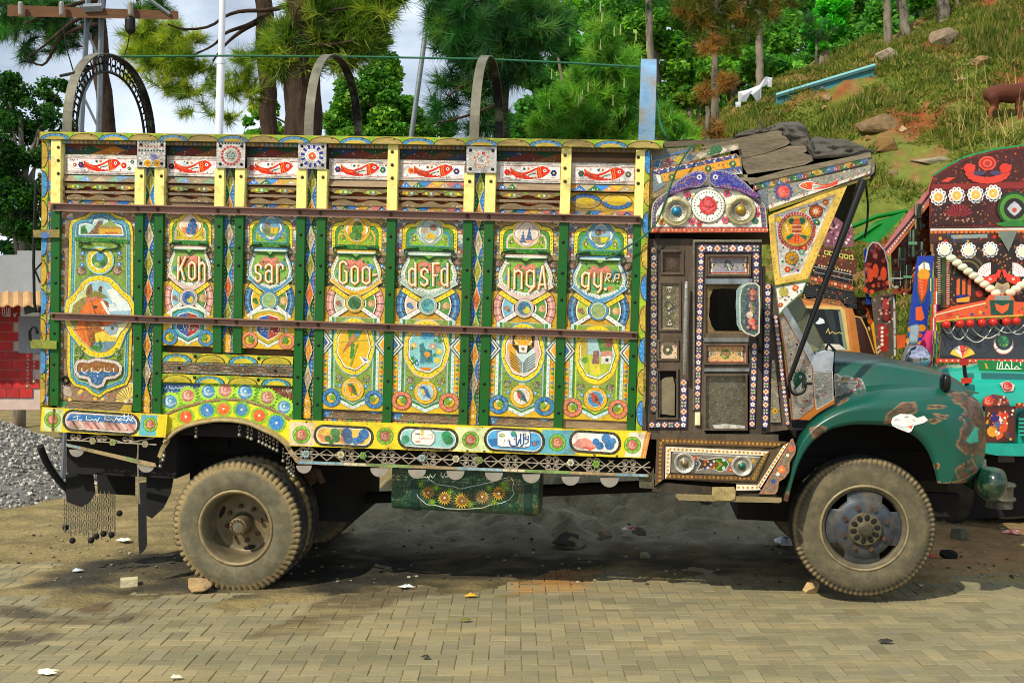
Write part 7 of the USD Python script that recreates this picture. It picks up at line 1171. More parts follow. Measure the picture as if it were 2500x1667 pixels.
col = np.where((n2 > .52)[:, None], H('84754f'), H('766947')) * (0.8 + .4 * n1[:, None])
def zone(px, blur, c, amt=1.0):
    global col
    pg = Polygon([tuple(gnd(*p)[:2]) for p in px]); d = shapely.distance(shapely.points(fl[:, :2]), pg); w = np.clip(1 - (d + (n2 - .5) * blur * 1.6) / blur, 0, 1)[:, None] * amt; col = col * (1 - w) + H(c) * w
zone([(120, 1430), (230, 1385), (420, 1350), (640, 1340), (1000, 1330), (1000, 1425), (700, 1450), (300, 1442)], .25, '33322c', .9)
zone([(700, 1325), (1500, 1315), (2000, 1345), (2000, 1395), (1500, 1372), (1250, 1415), (800, 1440)], .35, '2c2a24', .85); zone([(880, 1230), (1900, 1230), (1950, 1330), (900, 1330)], .6, '98937a', .8)  # second zone: earth colour lightened in place of daylight reaching under the truck
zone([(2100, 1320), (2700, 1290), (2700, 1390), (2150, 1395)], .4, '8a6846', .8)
hh = hill(x_, y_); g_ = np.clip(hh / 1.2, 0, 1)[:, None]; soil = np.where((n3 > .60)[:, None], H('744628'), np.where((n2 > .47)[:, None], H('666a2c'), H('80623a'))); soil = np.where(((n1 > .52) & (n3 < .60))[:, None], H('5f6a2a'), soil); soil = np.where(((hh > 6.5) & (n3 > .50))[:, None], H('7a4426'), soil)
col = col * (1 - g_) + soil * (.75 + .5 * n2[:, None]) * g_
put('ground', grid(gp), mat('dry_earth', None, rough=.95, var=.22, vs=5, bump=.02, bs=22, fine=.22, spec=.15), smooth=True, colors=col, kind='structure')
# pavers, laid in herringbone
PAVER = mat('worn_paver', None, rough=.85, var=.14, vs=1.6, dirt='a08c60', damt=.6, ds=1.6, stretch=(.35, 1.8, 1), bump=.004, bs=60, fine=.13, spec=.25)
pv = tag(UsdGeom.Xform.Define(stage, '/World/pavement').GetPrim(), kind='structure')
stains = [(Polygon([tuple(gnd(*p)[:2]) for p in z]), H(c)) for z, c in (([(600, 1556), (700, 1522), (770, 1478), (860, 1440), (960, 1425), (1110, 1432), (1090, 1450), (960, 1460), (900, 1500), (820, 1515), (720, 1550)], '5c5038'), ([(0, 1480), (60, 1486), (230, 1515), (340, 1492), (370, 1500), (260, 1524), (90, 1522), (0, 1500)], '403a2c'), ([(0, 1545), (110, 1530), (135, 1545), (60, 1576), (0, 1572)], '4c4534'), ([(210, 1478), (270, 1474), (250, 1496), (200, 1492)], '5a4630'), ([(540, 1482), (620, 1470), (600, 1488)], '5a4632'), ([(1250, 1392), (1480, 1385), (1400, 1440), (1260, 1445)], '9a6a30'))]
bricks = []
for i in range(-50, 51):
    for j in range(58, 100):
        c = (i - j) % 4
        if c not in (0, 3): continue
        w, d = (.2, .1) if c == 0 else (.1, .2); cx, cy = i * .1 + w / 2 - .04, j * .1 + d / 2
        if cy < 6.05 or abs(cx) > 1310 / 2700 * cy + 1.0 or not pave.buffer(.14).contains(Point(cx, cy)): continue
        bricks.append((cx, cy, w - .005, d - .005))
bricks.sort(key=lambda b: -(b[1] < 7.6) * (10 - abs(b[0]) * .05 - b[1]))
vis = [b for b in bricks]; near = set(map(id, sorted([b for b in vis if abs(b[0]) < 1260 / 2700 * b[1]], key=lambda b: b[1])[:300])); stuff = Art(); rb = random.Random(5)
def paver(cx, cy, w, d):
    r = rb.uniform; ox, oy, tz = cx + r(-.0015, .0015), cy + r(-.0015, .0015), r(-.003, .003); tx, ty = r(-.012, .012), r(-.012, .012); u, v = (5, 3) if w > d else (3, 5)
    gx, gy = np.linspace(-w / 2 + .004, w / 2 - .004, u), np.linspace(-d / 2 + .004, d / 2 - .004, v); A, B = np.meshgrid(gx, gy, indexing='ij'); top = np.stack([ox + A, oy + B, tz + A * tx + B * ty], -1); tv, tf = grid(top)
    o = np.array([(-1, -1), (1, -1), (1, 1), (-1, 1)]); ti = [0, (u - 1) * v, u * v - 1, v - 1]; rim_ = np.column_stack([ox + o[:, 0] * w / 2, oy + o[:, 1] * d / 2, np.full(4, tz - .003)]); bot = rim_ - (0, 0, .055); V_ = np.vstack([tv, rim_, bot]); k = len(tv)
    F_ = [*tf]
    for q in range(4): q2 = (q + 1) % 4; F_ += [(ti[q], k + q, k + q2), (ti[q], k + q2, ti[q2]), (k + q, k + 4 + q, k + 4 + q2), (k + q, k + 4 + q2, k + q2)]
    base = H(rb.choice(['99906e', '938a68', '9c926e', '8e8868', '9e9470', '958c6a', '968e70'])) * r(.60, .78); C = np.tile(base, (len(V_), 1))
    for pg, c in stains:
        if pg.distance(Point(ox, oy)) < .3:
            nn_ = meshkit.fbm(V_ * 9, 3, 31) - .5; dd = shapely.distance(shapely.points(V_[:, :2]), pg); wt = np.clip(1 - (dd + nn_ * .12) / .05, 0, 1)[:, None] * .85; C = C * (1 - wt) + c * wt
    C[k + 4:] *= .9
    return V_, np.array(F_), C
for b in bricks:
    V_, F_, C = paver(*b)
    if id(b) in near: put('paver', (V_, F_), PAVER, pv, colors=C)
    else: stuff.v.append(V_); stuff.t.append(F_ + stuff.k); stuff.c.append(C); stuff.k += len(V_)
put('farther_pavers', stuff, PAVER, pv, kind='stuff')
STONE = mat('stone', None, rough=.9, var=.25, vs=9, bump=.015, bs=14, fine=.12, spec=.2)
def rock(p, size, col, seed, name='rock', label=None, cat='rock', sq=(1, 1, .7), blocky=.0, group=None):
    m = trimesh.creation.icosphere(3, 1.0); r = np.random.default_rng(seed); v = np.array(m.vertices)
    for _ in range(16): d = r.normal(size=3); d /= np.linalg.norm(d); h = r.uniform(.45, .8); k = v @ d; v = v - np.maximum(0, k - h)[:, None] * d
    v *= (1 + .12 * (meshkit.fbm(v * 3 + seed, 3, seed) - .5))[:, None]; v = v * np.array(sq) * size; c_ = np.broadcast_to(H(col), (len(v), 3)) * (.85 + .3 * meshkit.fbm(v / size * 4, 3, seed))[:, None]
    return put(name, (v + np.asarray(p), m.faces), STONE, colors=c_, label=label, cat=cat, group=group)
rock(gnd(482, 1448) + (0, .02, .05), .115, 'a58a62', 1, 'wheel_chock_stone', 'pinkish rough stone wedged behind the dusty rear wheel', 'stone', (1.0, .6, .8)); rock(gnd(1985, 1448) + (0, 0, .045), .085, 'b59a68', 2, 'wheel_chock_stone', 'squarish yellow stone lying against the front wheel', 'stone', (1, .7, .8))
m = trimesh.creation.box((.125, .10, .075)); m = m.subdivide().subdivide(); m.vertices += .004 * (meshkit.noise(m.vertices * 40, 2) - .5)[:, None]; m.apply_transform(trimesh.transformations.rotation_matrix(.35, (0, 0, 1))); m.apply_translation(gnd(312, 1436) + (0, .03, .034)); put('loose_brick', m, mat('pale_brick', 'c0b68e', rough=.9, var=.2, vs=20, bump=.004), label='pale brick lying loose on the dark wet patch behind the rear wheel', cat='brick')
def rubble(px, py, s_, c, sd, lab, cat='stone', nm='rubble_stone'): p = gnd(px, py); zz = float(height(np.array([[p[0]]]), np.array([[p[1]]]))[0, 0]); f_ = (EYE - zz) / EYE; q = np.array([p[0] * f_, p[1] * f_, 0]); q[2] = float(height(np.array([[q[0]]]), np.array([[q[1]]]))[0, 0]) + s_ * .3; rock(q, s_, c, sd, nm, lab, cat)
for a_ in ((1382, 1290, .16, '4a473c', 11, 'dark rounded stone on the dirt behind the tank, largest under the truck'), (1380, 1262, .1, 'a9a68c', 12, 'tall pale stone standing in the dirt beside the green tank'), (1402, 1322, .11, '8d8468', 13, 'flat pale block lying on black dirt under the truck'), (1480, 1304, .08, '7a6a50', 14, 'brown stone between the pale block and the white wrapper'), (1562, 1312, .08, '6f6a56', 15, 'grey stone right of the red and white wrapper'), (1575, 1280, .07, '8a8568', 16, 'small pointed stone on the dirt below the cab step'), (2345, 1310, .12, '5f6250', 17, 'mossy grey stone on the dirt behind the front wheel'), (2320, 1360, .09, '1c1a16', 18, 'flat black clod on the ground right of the front wheel')): rubble(*a_)
LIT = mat('litter', None, rough=.6, var=.1)
def scrap(px, py, w, h, c, sd, label, name='litter', cat='litter', up=.03, c2_=None):
    r = np.random.default_rng(sd); t = np.arange(12) * math.pi / 6; p = gnd(px, py)
    for _ in range(3): p = gnd(px, py, max(0.0, float(height(np.array([[p[0]]]), np.array([[p[1]]]))[0, 0])))
    P = np.stack([np.column_stack([k * w / 2 * np.cos(t) * (1 + .3 * r.normal(size=12) * (k > .5)), k * h / 2 * np.sin(t) * (1 + .3 * r.normal(size=12) * (k > .5)), up * (1.05 - k) * (1 + .35 * r.normal(size=12)) * (.3 + k) + .004]) for k in (.02, .5, 1.0)]); P = np.concatenate([P, P[:, :1]], 1)
    v, f = grid(P + p + (0, 0, .012)); cc = np.tile(H(c), (len(v), 1)); 
    if c2_: cc[r.random(len(v)) > .55] = H(c2_)
    put(name, (v, f), LIT, smooth=True, colors=cc, label=label, cat=cat)
scrap(1922, 1330, .24, .25, 'e4e6ea', 3, 'crumpled white plastic bag on the ground behind the front wheel', 'plastic_bag', 'bag', .12); scrap(108, 1646, .12, .09, 'ece6cc', 4, 'torn white scrap of paper on the pavers at the lower left'); scrap(1535, 1296, .13, .1, 'b8282c', 5, 'red and white wrapper on the dirt below the truck', c2_='efe8e4', up=.05); scrap(2470, 1303, .2, .14, 'd0281c', 6, 'bright red torn wrapper on the ground at the right', c2_='efc9b0', up=.04); scrap(305, 1322, .12, .1, 'efe9d8', 7, 'white crumpled paper on the dirt under the hanging chains', up=.04); scrap(188, 1397, .08, .06, 'b9d0d4', 8, 'small pale blue wrapper at the edge of the wet patch'); scrap(1150, 1458, .1, .05, 'd8a22c', 9, 'yellow dry leaf on the pavers in front of the tank', cat='leaf'); scrap(1137, 1518, .08, .04, '6a6420', 10, 'dark yellow scrap on the pavers in the middle foreground'); scrap(2160, 1570, .11, .05, '2e2c24', 12, 'dark smear of rubber on the pavers below the front wheel'); scrap(2275, 1362, .06, .05, 'd8282c', 13, 'small red scrap just right of the front wheel'); scrap(1040, 1610, .06, .04, '2a261c', 14, 'dark brown dry leaf on the pavers in the lower middle', cat='leaf'); scrap(432, 1660, .07, .03, 'd8cdb0', 15, 'cigarette end on the pavers at the bottom edge', cat='cigarette end'); scrap(990, 1437, .1, .05, 'c9d0d0', 16, 'grey flat scrap on the dark stain in front of the rear wheel')
dust = Art(); rd = random.Random(8)
for i in range(420):
    x, y = rd.uniform(-30, 2530), rd.uniform(1290, 1430); p = gnd(x, y); zz = float(height(np.array([[p[0]]]), np.array([[p[1]]]))[0, 0]); s_ = rd.uniform(.005, .02); m = trimesh.creation.icosphere(0, s_); m.vertices *= (1, 1, .6); m.apply_translation((p[0], p[1], zz + s_ * .3)); dust.mesh(m, rd.choice(['6a6450', '8a8468', '8a8468', '4a4636', '3a372c', '9a947c', '77705a']))
put('pebbles', dust, STONE, kind='stuff', label='scattered pebbles and crumbs on the dirt under the truck', cat='pebbles')
# ================================================================ THE OTHER TRUCKS
def fW(D): return lambda p, n: (lambda d: np.array([0, 0, EYE]) + d * ((D + np.broadcast_to(n, (len(d),))) / d[:, 1])[:, None])(rays(p))
cT = crop(2.8, 2050, 340)
LACQ = mat('lacquer', None, rough=.3, var=.15, vs=10, fine=.08)
t3 = thing('ornate_truck', 'ornate truck facing forward at the right edge with turquoise bonnet and red crown', 'truck')
def piece(name, D, pts, col, th=.12, deco=None, parent=None, m=LACQ, seed=1, cr=cT):
    a = Art(fW(D), 0, seed=seed, step=.0012); a.slab(cr(*pts), 0, th, col)
    if deco: deco(a)
    return put(name, a, m, parent or t3)
def filler(a, pts, n, cols, r=(1.5, 3.5), cr=cT):
    pg = Polygon(cr(*pts)); x0, y0, x1, y1 = pg.bounds
    for i in range(n):
        x, y = a.r.uniform(x0, x1), a.r.uniform(y0, y1)
        if pg.contains(Point(x, y)): a.circ(x, y, a.r.uniform(*r), a.r.choice(cols), 6)
def lampflower(a, x, y, r, core):
    x, y = cT(x, y)[0]; r /= 2.8
    for k in range(10): a.circ(x + .78 * r * math.cos(k * .628), y + .78 * r * math.sin(k * .628), .3 * r, ['f0ece0', 'e0e4e0'][k % 2], 7); a.circ(x + .82 * r * math.cos(k * .628), y + .82 * r * math.sin(k * .628), .11 * r, ['24408a', 'c23a2c', '17704a'][k % 3], 5)
    a.circ(x, y, .74 * r, 'f2eee2', 12); a.circ(x, y, .56 * r, core, 10); a.circ(x, y, .12 * r, 'fff4d8', 6)
crn = (612, 600, 610, 345, 640, 245, 740, 180, 860, 120, 1060, 68, 1260, 42, 1460, 60, 1640, 110, 1790, 180, 1880, 250, 1900, 345, 1900, 600)
def dcrown(a):
    pg = Polygon(cT(*crn)); a.line(cT(*crn[4:22]), 5, '2f8a4c'); a.shp(pg.buffer(-4), '7a2418'); a.shp(pg.buffer(-7), '4a2016'); filler(a, crn, 700, ['c8642c', 'b8382a', '7a301c', '9a4a20', '3a4a34', 'a8642c', '5a3a4a', '3c1a14'], (1.2, 3))
    a.poly(cT(630, 310, 1880, 270, 1880, 330, 625, 345), '8a2c22'); x, y = cT(1010, 215)[0]
    for k in range(9): t = math.pi * (k + .5) / 9; a.circ(x + 42 * math.cos(t), y + 4 + 20 * math.sin(t), 14, 'd8402c', 8, 9)
    for s_ in (-1, 1): a.circ(x + s_ * 44, y - 6, 15, 'd83a28', 9, 12); a.circ(x + s_ * 20, y + 6, 15, '4a4060', 8, 6)
    for r_, c in ((22, 'e0503c'), (17, 'b82a1c'), (12, 'e2604a'), (7, 'c0341f')): a.circ(x, y - 18, r_, c, 12, r_ * .8)
    a.poly(cT(690, 290, 740, 262, 795, 260, 740, 295), 'd8482c')
    a.poly(cT(640, 440, 1000, 430, 1010, 580, 620, 590), '3c1c12'); filler(a, (640, 440, 1000, 430, 1010, 580, 620, 590), 90, ['8a4a24', '6a3018', 'a8642c', '4a4a5a', 'b58a6a'], (1.3, 3)); [a.sector(*cT(815, 545)[0], 8, 36, 200 + 14 * k, 210 + 14 * k, '8a2a2c', 3) for k in range(10)]
    for i, (x, y) in enumerate(((675, 395), (800, 385), (930, 380), (1050, 370), (1420, 380), (1560, 395))): lampflower(a, x, y, 56, 'f0b04a')
    x, y = cT(1195, 475)[0]; a.circ(x, y, 42, '1f4a24', 20); a.circ(x, y, 36, '4f8a2c', 18); a.circ(x, y, 26, '2a2420', 16); a.burst(x, y, 18, 'b8bcc0', 4, .5); a.circ(x, y + 3, 6, 'c8502c', 8); a.poly([(x - 48, y + 36), (x, y + 28), (x + 48, y + 36), (x, y + 54)], '2f7a2c')
piece('crown', 11.6, crn, '5a2418', .5, dcrown, seed=501)
def dband(a): a.poly(cT(620, 612, 1900, 600, 1900, 615, 620, 625), 'd8d0c0'); a.poly(cT(620, 626, 1900, 614, 1900, 634, 620, 645), 'd8702c'); a.dots([cT(640 + 30 * i, 636)[0] for i in range(40)], 2.4, '3a2018'); a.poly(cT(760, 655, 1010, 648, 1010, 675, 765, 682), '8a9690'); filler(a, (640, 650, 1880, 640, 1880, 705, 640, 705), 60, ['c8382c', '17604a', 'd8a02c', '2a4a7a'], (2, 5))
piece('crown_band', 11.55, (615, 600, 1900, 590, 1900, 710, 615, 715), '4a2a1c', .3, dband, seed=502)
nic = (640, 705, 1900, 705, 1900, 1150, 650, 1180)
def dniche(a):
    filler(a, nic, 800, ['c8702c', 'b0402a', '4a2a1c', '7a4420', '9a6a2c', '2a4a2c', '8a5a2c', '9a8a5a', '4a1c14', '8a3a24'], (1.2, 3))
    for x0, c in ((668, '17130f'), (700, '3f5a2c'), (730, '8a3a24')):
        a.poly(cT(x0, 800, x0 + 26, 800, x0 + 20, 1150, x0 - 6, 1150), c)
        for k in range(22): a.poly(cT(x0 + 2, 806 + 15 * k, x0 + 22, 806 + 15 * k, x0 + 20, 811 + 15 * k, x0, 811 + 15 * k), ['c9c4b0', 'd8d2a4', '2a2018'][int(x0 / 30) % 3])
    for k, c in ((130, '5a4a24'), (112, '2a2016'), (96, '6a5a2c'), (82, '241c14')): a.sector(*cT(870, 920)[0], 0, k / 2.8, 180, 360, c, 12)
    a.poly(cT(800, 920, 940, 920, 930, 1120, 790, 1120), '33241a'); [a.poly(cT(x, 960, x + 22, 950, x + 20, 1070, x - 2, 1070), 'c8642c') for x in (800, 838, 876)]; a.poly(cT(795, 1065, 880, 1060, 880, 1115, 795, 1118), '1c2a7a'); a.poly(cT(800, 1090, 890, 1075, 885, 1110, 800, 1115), 'd8a02c'); a.circ(*cT(953, 1055)[0], 9, 'a8341c', 9)
    for s_ in (0, 1):
        ax_ = 1000 if not s_ else 1215; d = 1 if not s_ else -1; x, y = cT(ax_, 905)[0]; a.sector(x + d * 12, y + 12, 6, 34, 180 if not s_ else 270, 270 if not s_ else 360, 'f0ece4', 8); [a.dots([(x + d * 12 + r_ * math.cos(t), y + 12 + r_ * math.sin(t))], 1.4, 'c8382c') for r_ in (18, 24, 30) for t in np.linspace(math.pi + .1 if not s_ else 1.5 * math.pi + .1, 1.5 * math.pi - .1 if not s_ else 2 * math.pi - .1, 6)]
        a.poly([(x - d * 6, y + 14), (x + d * 14, y + 8), (x + d * 30, y + 4), (x + d * 26, y + 22), (x + d * 6, y + 32), (x - d * 8, y + 24)], 'e0402c'); a.poly([(x + d * 22, y + 10), (x + d * 30, y - 6), (x + d * 38, y - 4), (x + d * 32, y + 16)], 'e0402c'); a.circ(x + d * 10, y + 18, 4, 'f0b0a0', 7)
    x, y = cT(1112, 1015)[0]; a.poly([(x, y + 20), (x - 19, y - 2), (x - 14, y - 14), (x, y - 8), (x + 14, y - 14), (x + 19, y - 2)], 'b8a05a'); a.poly([(x, y + 15), (x - 14, y - 1), (x - 10, y - 9), (x, y - 4), (x + 10, y - 9), (x + 14, y - 1)], '8f948c'); a.circ(x, y, 4, 'd8602c', 7)
    for i, (x, y) in enumerate(((718, 755), (882, 760), (1030, 755), (1255, 770), (1420, 770))): lampflower(a, x, y, 52, 'ece8c4')
    a.poly(cT(1075, 630, 1215, 625, 1155, 770), '6f7a70')
piece('windscreen_niche', 11.5, nic, '2c1f16', .3, dniche, seed=503)
def beads(a):
    for (x0, y0, x1, y1, n) in ((745, 800, 1085, 1065, 9), (1150, 1060, 1300, 960, 4)):
        for i in range(n): x, y = cT(x0 + (x1 - x0) * (i + .5) / n, y0 + (y1 - y0) * (i + .5) / n)[0]; m = trimesh.creation.icosphere(1, 1); m.apply_scale((.055, .03, .04)); m.apply_translation(at(x, y, 11.42)); a.mesh(m, 'd8dcb8')
a = Art(); beads(a); put('bead_garland', a, LACQ, t3, smooth=True)
vis_ = (655, 1250, 660, 1185, 780, 1140, 1000, 1100, 1020, 1065, 1180, 1065, 1200, 1110, 1480, 1130, 1640, 1180, 1650, 1260, 1250, 1205, 850, 1225)
def dvis(a): filler(a, vis_, 60, ['e8a02c', 'c8382c', '1c4a8a', 'e0642c', '17604a'], (2.5, 6)); a.line(cT(660, 1200, 800, 1165, 1000, 1120), 3, 'f0d0a0'); a.poly(cT(1025, 1100, 1190, 1100, 1185, 1200, 1035, 1200), '1f4a3a'); a.poly(cT(1060, 1120, 1110, 1140, 1160, 1120, 1150, 1165, 1110, 1195, 1070, 1165), 'e0602c'); a.line(cT(660, 1248, 850, 1222, 1250, 1203), 3, 'd8b04a'); a.poly(cT(1055, 1068, 1170, 1068, 1165, 1100, 1060, 1100), '8a8c84')
piece('visor', 11.25, vis_, 'd8562c', .3, dvis, seed=504)
wsg = (690, 1255, 850, 1240, 1250, 1225, 1600, 1250, 1640, 1510, 680, 1505)
def dws(a):
    a.shp(Polygon(cT(*wsg)).buffer(-1), '232a2e'); a.poly(cT(700, 1250, 1250, 1228, 1600, 1250, 1600, 1300, 1250, 1275, 700, 1300), '0c0c0c'); [a.poly(cT(x, 1290, x + 30, 1290, x + 20, 1430, x + 5, 1410), '0c0e0e') for x in (710, 930, 950)]
    x, y = cT(840, 1450)[0]; [a.sector(x, y + 17, 0, 32, 200 + 28 * k, 228 + 28 * k, ['e8c42c', 'f0ece0', 'd8382c', 'e8a02c', 'e8c42c'][k], 4) for k in range(5)]
    x, y = cT(1120, 1400)[0]; a.circ(x, y, 25, 'd8866a', 16); a.circ(x, y, 23, 'f0e4d8', 16); a.circ(x + 1, y - 6, 21, '22282a', 14); a.circ(x, y - 6, 14, '2a8a4a', 10); a.poly([(x - 18, y - 8), (x - 6, y - 22), (x, y - 12)], '2a8a4a'); a.burst(x - 12, y - 24, 5, 'f4f0e8', 5, .4); a.dots([(x - 8 + 8 * k, y + 2) for k in range(3)], 2, 'd8c82c')
piece('windscreen', 11.4, wsg, 'c8402c', .06, dws, m=mat('screen_glass', None, rough=.12, var=.05, spec=.8), seed=505)
CHW = mat('white_beads', 'd8d4c4', rough=.4)
pc = []
for x0, x1, dp in ((700, 790, 60), (740, 890, 110), (820, 1050, 130), (890, 1130, 100), (1050, 1260, 60), (1140, 1300, 70)): q = np.linspace(0, 1, 13); pc.append(tube([at(*cT(x0 + (x1 - x0) * k, 1270 + dp * 4 * k * (1 - k) * .9)[0], 11.3) for k in q], .005, 4))
put('chain_swag', join(pc), CHW, t3)
for x in (730, 823, 892, 973, 1050, 1140, 1208): m = trimesh.creation.icosphere(1, .045); m.apply_translation(at(*cT(x, 1268 - (x - 700) * .05)[0], 11.25)); put('red_knob', m, mat('red_knob_paint', 'c8281c', rough=.3), t3, smooth=True)
piece('windscreen_sill', 11.3, (660, 1500, 1650, 1505, 1650, 1530, 660, 1525), 'd8482c', .15, lambda a: a.dots([cT(690 + 40 * i, 1512)[0] for i in range(20)], 2.2, 'f0e4d0'))
# turquoise bonnet, rounded, coming forward
hoodc = mat('turquoise_enamel', '18a08c', rough=.25, var=.06, vs=5, coat=.4)
P = np.stack([[at(x, y, D) for x, y in zip(np.linspace(2180 if k > 1 else 2300, 2720 if k > 1 else 2640, 15), y0 + dy * (np.linspace(-1, 1, 15) ** 2))] for k, (D, y0, dy) in enumerate(((11.3, 885, 5), (11.0, 888, 12), (10.75, 905, 30), (10.62, 945, 25), (10.58, 1010, 10), (10.58, 1085, 0), (10.65, 1110, 0)))])
put('bonnet', grid(P), hoodc, t3, smooth=True); put('bonnet_side', grid(np.stack([P[:, 0], P[:, 0] + (0, 1.2, 0)], 1)), hoodc, t3)
kr = crop(1.867, 2300, 860)
def dgr(a): pg = (205, 262, 300, 255, 330, 262, 325, 395, 205, 402); a.poly(kr(*pg), '5a2c24'); [a.sector(*kr(225, 330)[0], r0, r1, -60, 70, c, 8) for r0, r1, c in ((0, 22, 'b83a2c'), (22, 30, 'e8e0d0'), (30, 40, 'd8602c'))]; [a.circ(*kr(x, y)[0], r, c, 9) for x, y, r, c in ((240, 295, 12, '3a2a6a'), (230, 360, 14, 'e09a2c'), (275, 345, 12, 'd8502c'), (285, 290, 10, 'c8382c'), (295, 375, 9, '6a3a2c'), (250, 330, 8, '4a6a9a'))]; filler(a, pg, 26, ['c8602c', 'd8a02c', '3a3a6a', 'e8d8c0'], (2, 4), kr)
piece('grille_panel', 10.52, (195, 245, 335, 245, 335, 405, 195, 412), '4a2a20', .08, dgr, cr=kr); piece('grille_panel', 10.54, (185, 215, 230, 190, 290, 200, 310, 240, 180, 245), '7a3a2c', .04, lambda a: (a.rose(*kr(212, 222)[0], 13, 'c8382c', 'e08a6a'), filler(a, (230, 200, 300, 200, 300, 240, 230, 240), 14, ['d8b0a0', '5a3a6a', 'c8502c'], (2, 4), kr)), cr=kr)
piece('flower_plate', 10.6, (262, 140, 300, 128, 332, 150, 325, 175, 285, 180), 'd8c8bc', .03, lambda a: a.rose(*kr(298, 155)[0], 12, 'c8302c', 'e8a090'), cr=kr)
piece('grille', 10.5, (345, 300, 360, 275, 400, 262, 480, 262, 480, 392, 380, 392, 350, 360), '1a2a2a', .05, lambda a: [a.poly(kr(350, 300 + 18 * k, 480, 300 + 18 * k, 480, 308 + 18 * k, 350, 308 + 18 * k), '2aa890') for k in range(5)], cr=kr); piece('grille_edge', 10.5, (335, 232, 480, 225, 480, 248, 335, 255), '8a2c24', .05, lambda a: filler(a, (335, 232, 480, 225, 480, 248, 335, 255), 12, ['2a3a8a', 'e0a02c'], (2, 4), kr), cr=kr)
piece('bumper', 10.45, (180, 412, 480, 418, 480, 475, 250, 470, 180, 455), '1f9a88', .2, cr=kr); piece('bumper_bracket', 10.6, (255, 455, 330, 455, 330, 500, 255, 500), '4a4034', .2, cr=kr)
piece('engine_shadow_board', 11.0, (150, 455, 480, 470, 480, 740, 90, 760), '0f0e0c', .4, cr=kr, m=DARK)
def wcyl(c, r, w, col=None): m = trimesh.creation.cylinder(radius=r, height=w, sections=40); m.apply_transform(trimesh.transformations.rotation_matrix(math.pi / 2, (0, 1, 0))); m.apply_translation(c); return m
c_ = at(2298, 1190, 11.2); put('wheel', wcyl((c_[0] + .0, 11.2, .5), .5, .26), mat('old_tyre', '3a3428', rough=.9, var=.3, vs=10), t3); put('wheel', wcyl((c_[0] + 1.9, 11.2, .5), .5, .26), mat('old_tyre'), t3)
v = np.array([(2445, 1205, 1.0), (2450, 1235, 1.0)]); c_ = at(2440, 1195, 9.9); pr = lathe([(.0, .0), (.13, .0), (.14, .015), (.13, .03), (.115, .035), (.115, .12), (.135, .125), (.14, .14), (.13, .155), (.11, .16), (.115, .22), (.0, .22)], 30); vv_ = pr[0][:, [0, 2, 1]] * (1, 1, -1)
put('tow_drum', (vv_ + c_ + (0, .0, .06), pr[1][:, ::-1]), mat('drum_steel', '5a584a', rough=.4, metal=.4, var=.3, vs=15), t3, smooth=30); put('drum_stay', tube([c_ + (0, 0, .0), c_ + (.1, .8, .1)], .05, 6), DARK, t3)
a = Art(fW(10.62), 0, seed=510); a.slab([(2385, 878), (2425, 880), (2600, 890), (2600, 912), (2390, 905)], 0, .02, '1a7a3c'); z = cT(1075, 1545)[0]
for q in ((0, 8, 2, -6), (6, 6, 10, -8), (13, 8, 13, -9), (20, 7, 24, -4, 30, 6), (36, 8, 36, -9), (43, 7, 48, 2, 54, 7), (58, 0, 58, -8)): a.line([(z[0] + q[i], z[1] + q[i + 1]) for i in range(0, len(q), 2)], 2.2, 'f0f4ec', rnd_=True)
a.line([(z[0], z[1] + 9), (z[0] + 60, z[1] + 9)], 2, 'f0f4ec'); a.line(cT(995, 1530, 1010, 1568), 4, 'e0a02c'); put('name_strip', a, LACQ, t3)
put('bonnet_latch', tube([at(*cT(x, y)[0], 10.6) for x, y in ((848, 1520), (855, 1600), (870, 1680))], .02, 5), IRON, t3); piece('latch_plate', 10.58, (822, 1500, 880, 1500, 880, 1545, 822, 1545), 'a8241c', .05); piece('latch_plate', 10.55, (830, 1630, 905, 1630, 905, 1665, 830, 1670), 'c8341c', .05)
# its left flank: pillar with a fish, coloured tassels, mirror, crown wing
pil = (530, 800, 645, 795, 600, 1250, 575, 1470, 455, 1440, 480, 1180)
def dpil(a):
    a.poly(cT(545, 860, 575, 830, 610, 845, 625, 890, 610, 1010, 580, 1110, 550, 1130, 530, 1050, 528, 920), '4a5a4c'); a.poly(cT(538, 870, 572, 840, 575, 900, 540, 900), 'e8e4d8'); a.poly(cT(580, 840, 610, 850, 618, 895, 582, 900), 'e8e4d8'); a.circ(*cT(574, 925)[0], 15, 'e09a1c', 10); a.poly(cT(535, 955, 605, 955, 590, 1050, 560, 1110, 540, 1040), 'e0562c'); [a.line(cT(570, 980 + 22 * k, 545 + 3 * k, 965 + 22 * k), 1.2, 'f0c08a') for k in range(5)]; a.poly(cT(520, 1150, 560, 1140, 580, 1220, 560, 1240, 520, 1235), 'e0602c')
    [a.circ(*cT(x, y)[0], 11, 'e08a1c', 8, 9) for x, y in ((495, 1300), (560, 1290), (505, 1420), (560, 1400), (480, 1380))]; [a.circ(*cT(x, y)[0], 6, 'd8482c', 8) for x, y in ((550, 1340), (500, 1360))]
piece('fish_pillar', 11.5, pil, '1c3a9a', .12, dpil, seed=506)
a = Art(fW(11.35), 0, seed=507)
for k in range(5):
    for i in range(20): a.slab(cT(618 + 10 * k, 950 + 30 * i, 626 + 10 * k, 950 + 30 * i, 626 + 10 * k, 978 + 30 * i, 618 + 10 * k, 978 + 30 * i), .0, .02, ['d8c42c', '1c4a9a', '17904a', 'c8283c', 'e06a2c', 'e8e4d8', 'b83a8a'][(i // 3 + k) % 7])
put('tassel_strip', a, LACQ, t3)
mir_ = (480, 1275, 530, 1262, 548, 1280, 532, 1400, 490, 1408, 470, 1395)
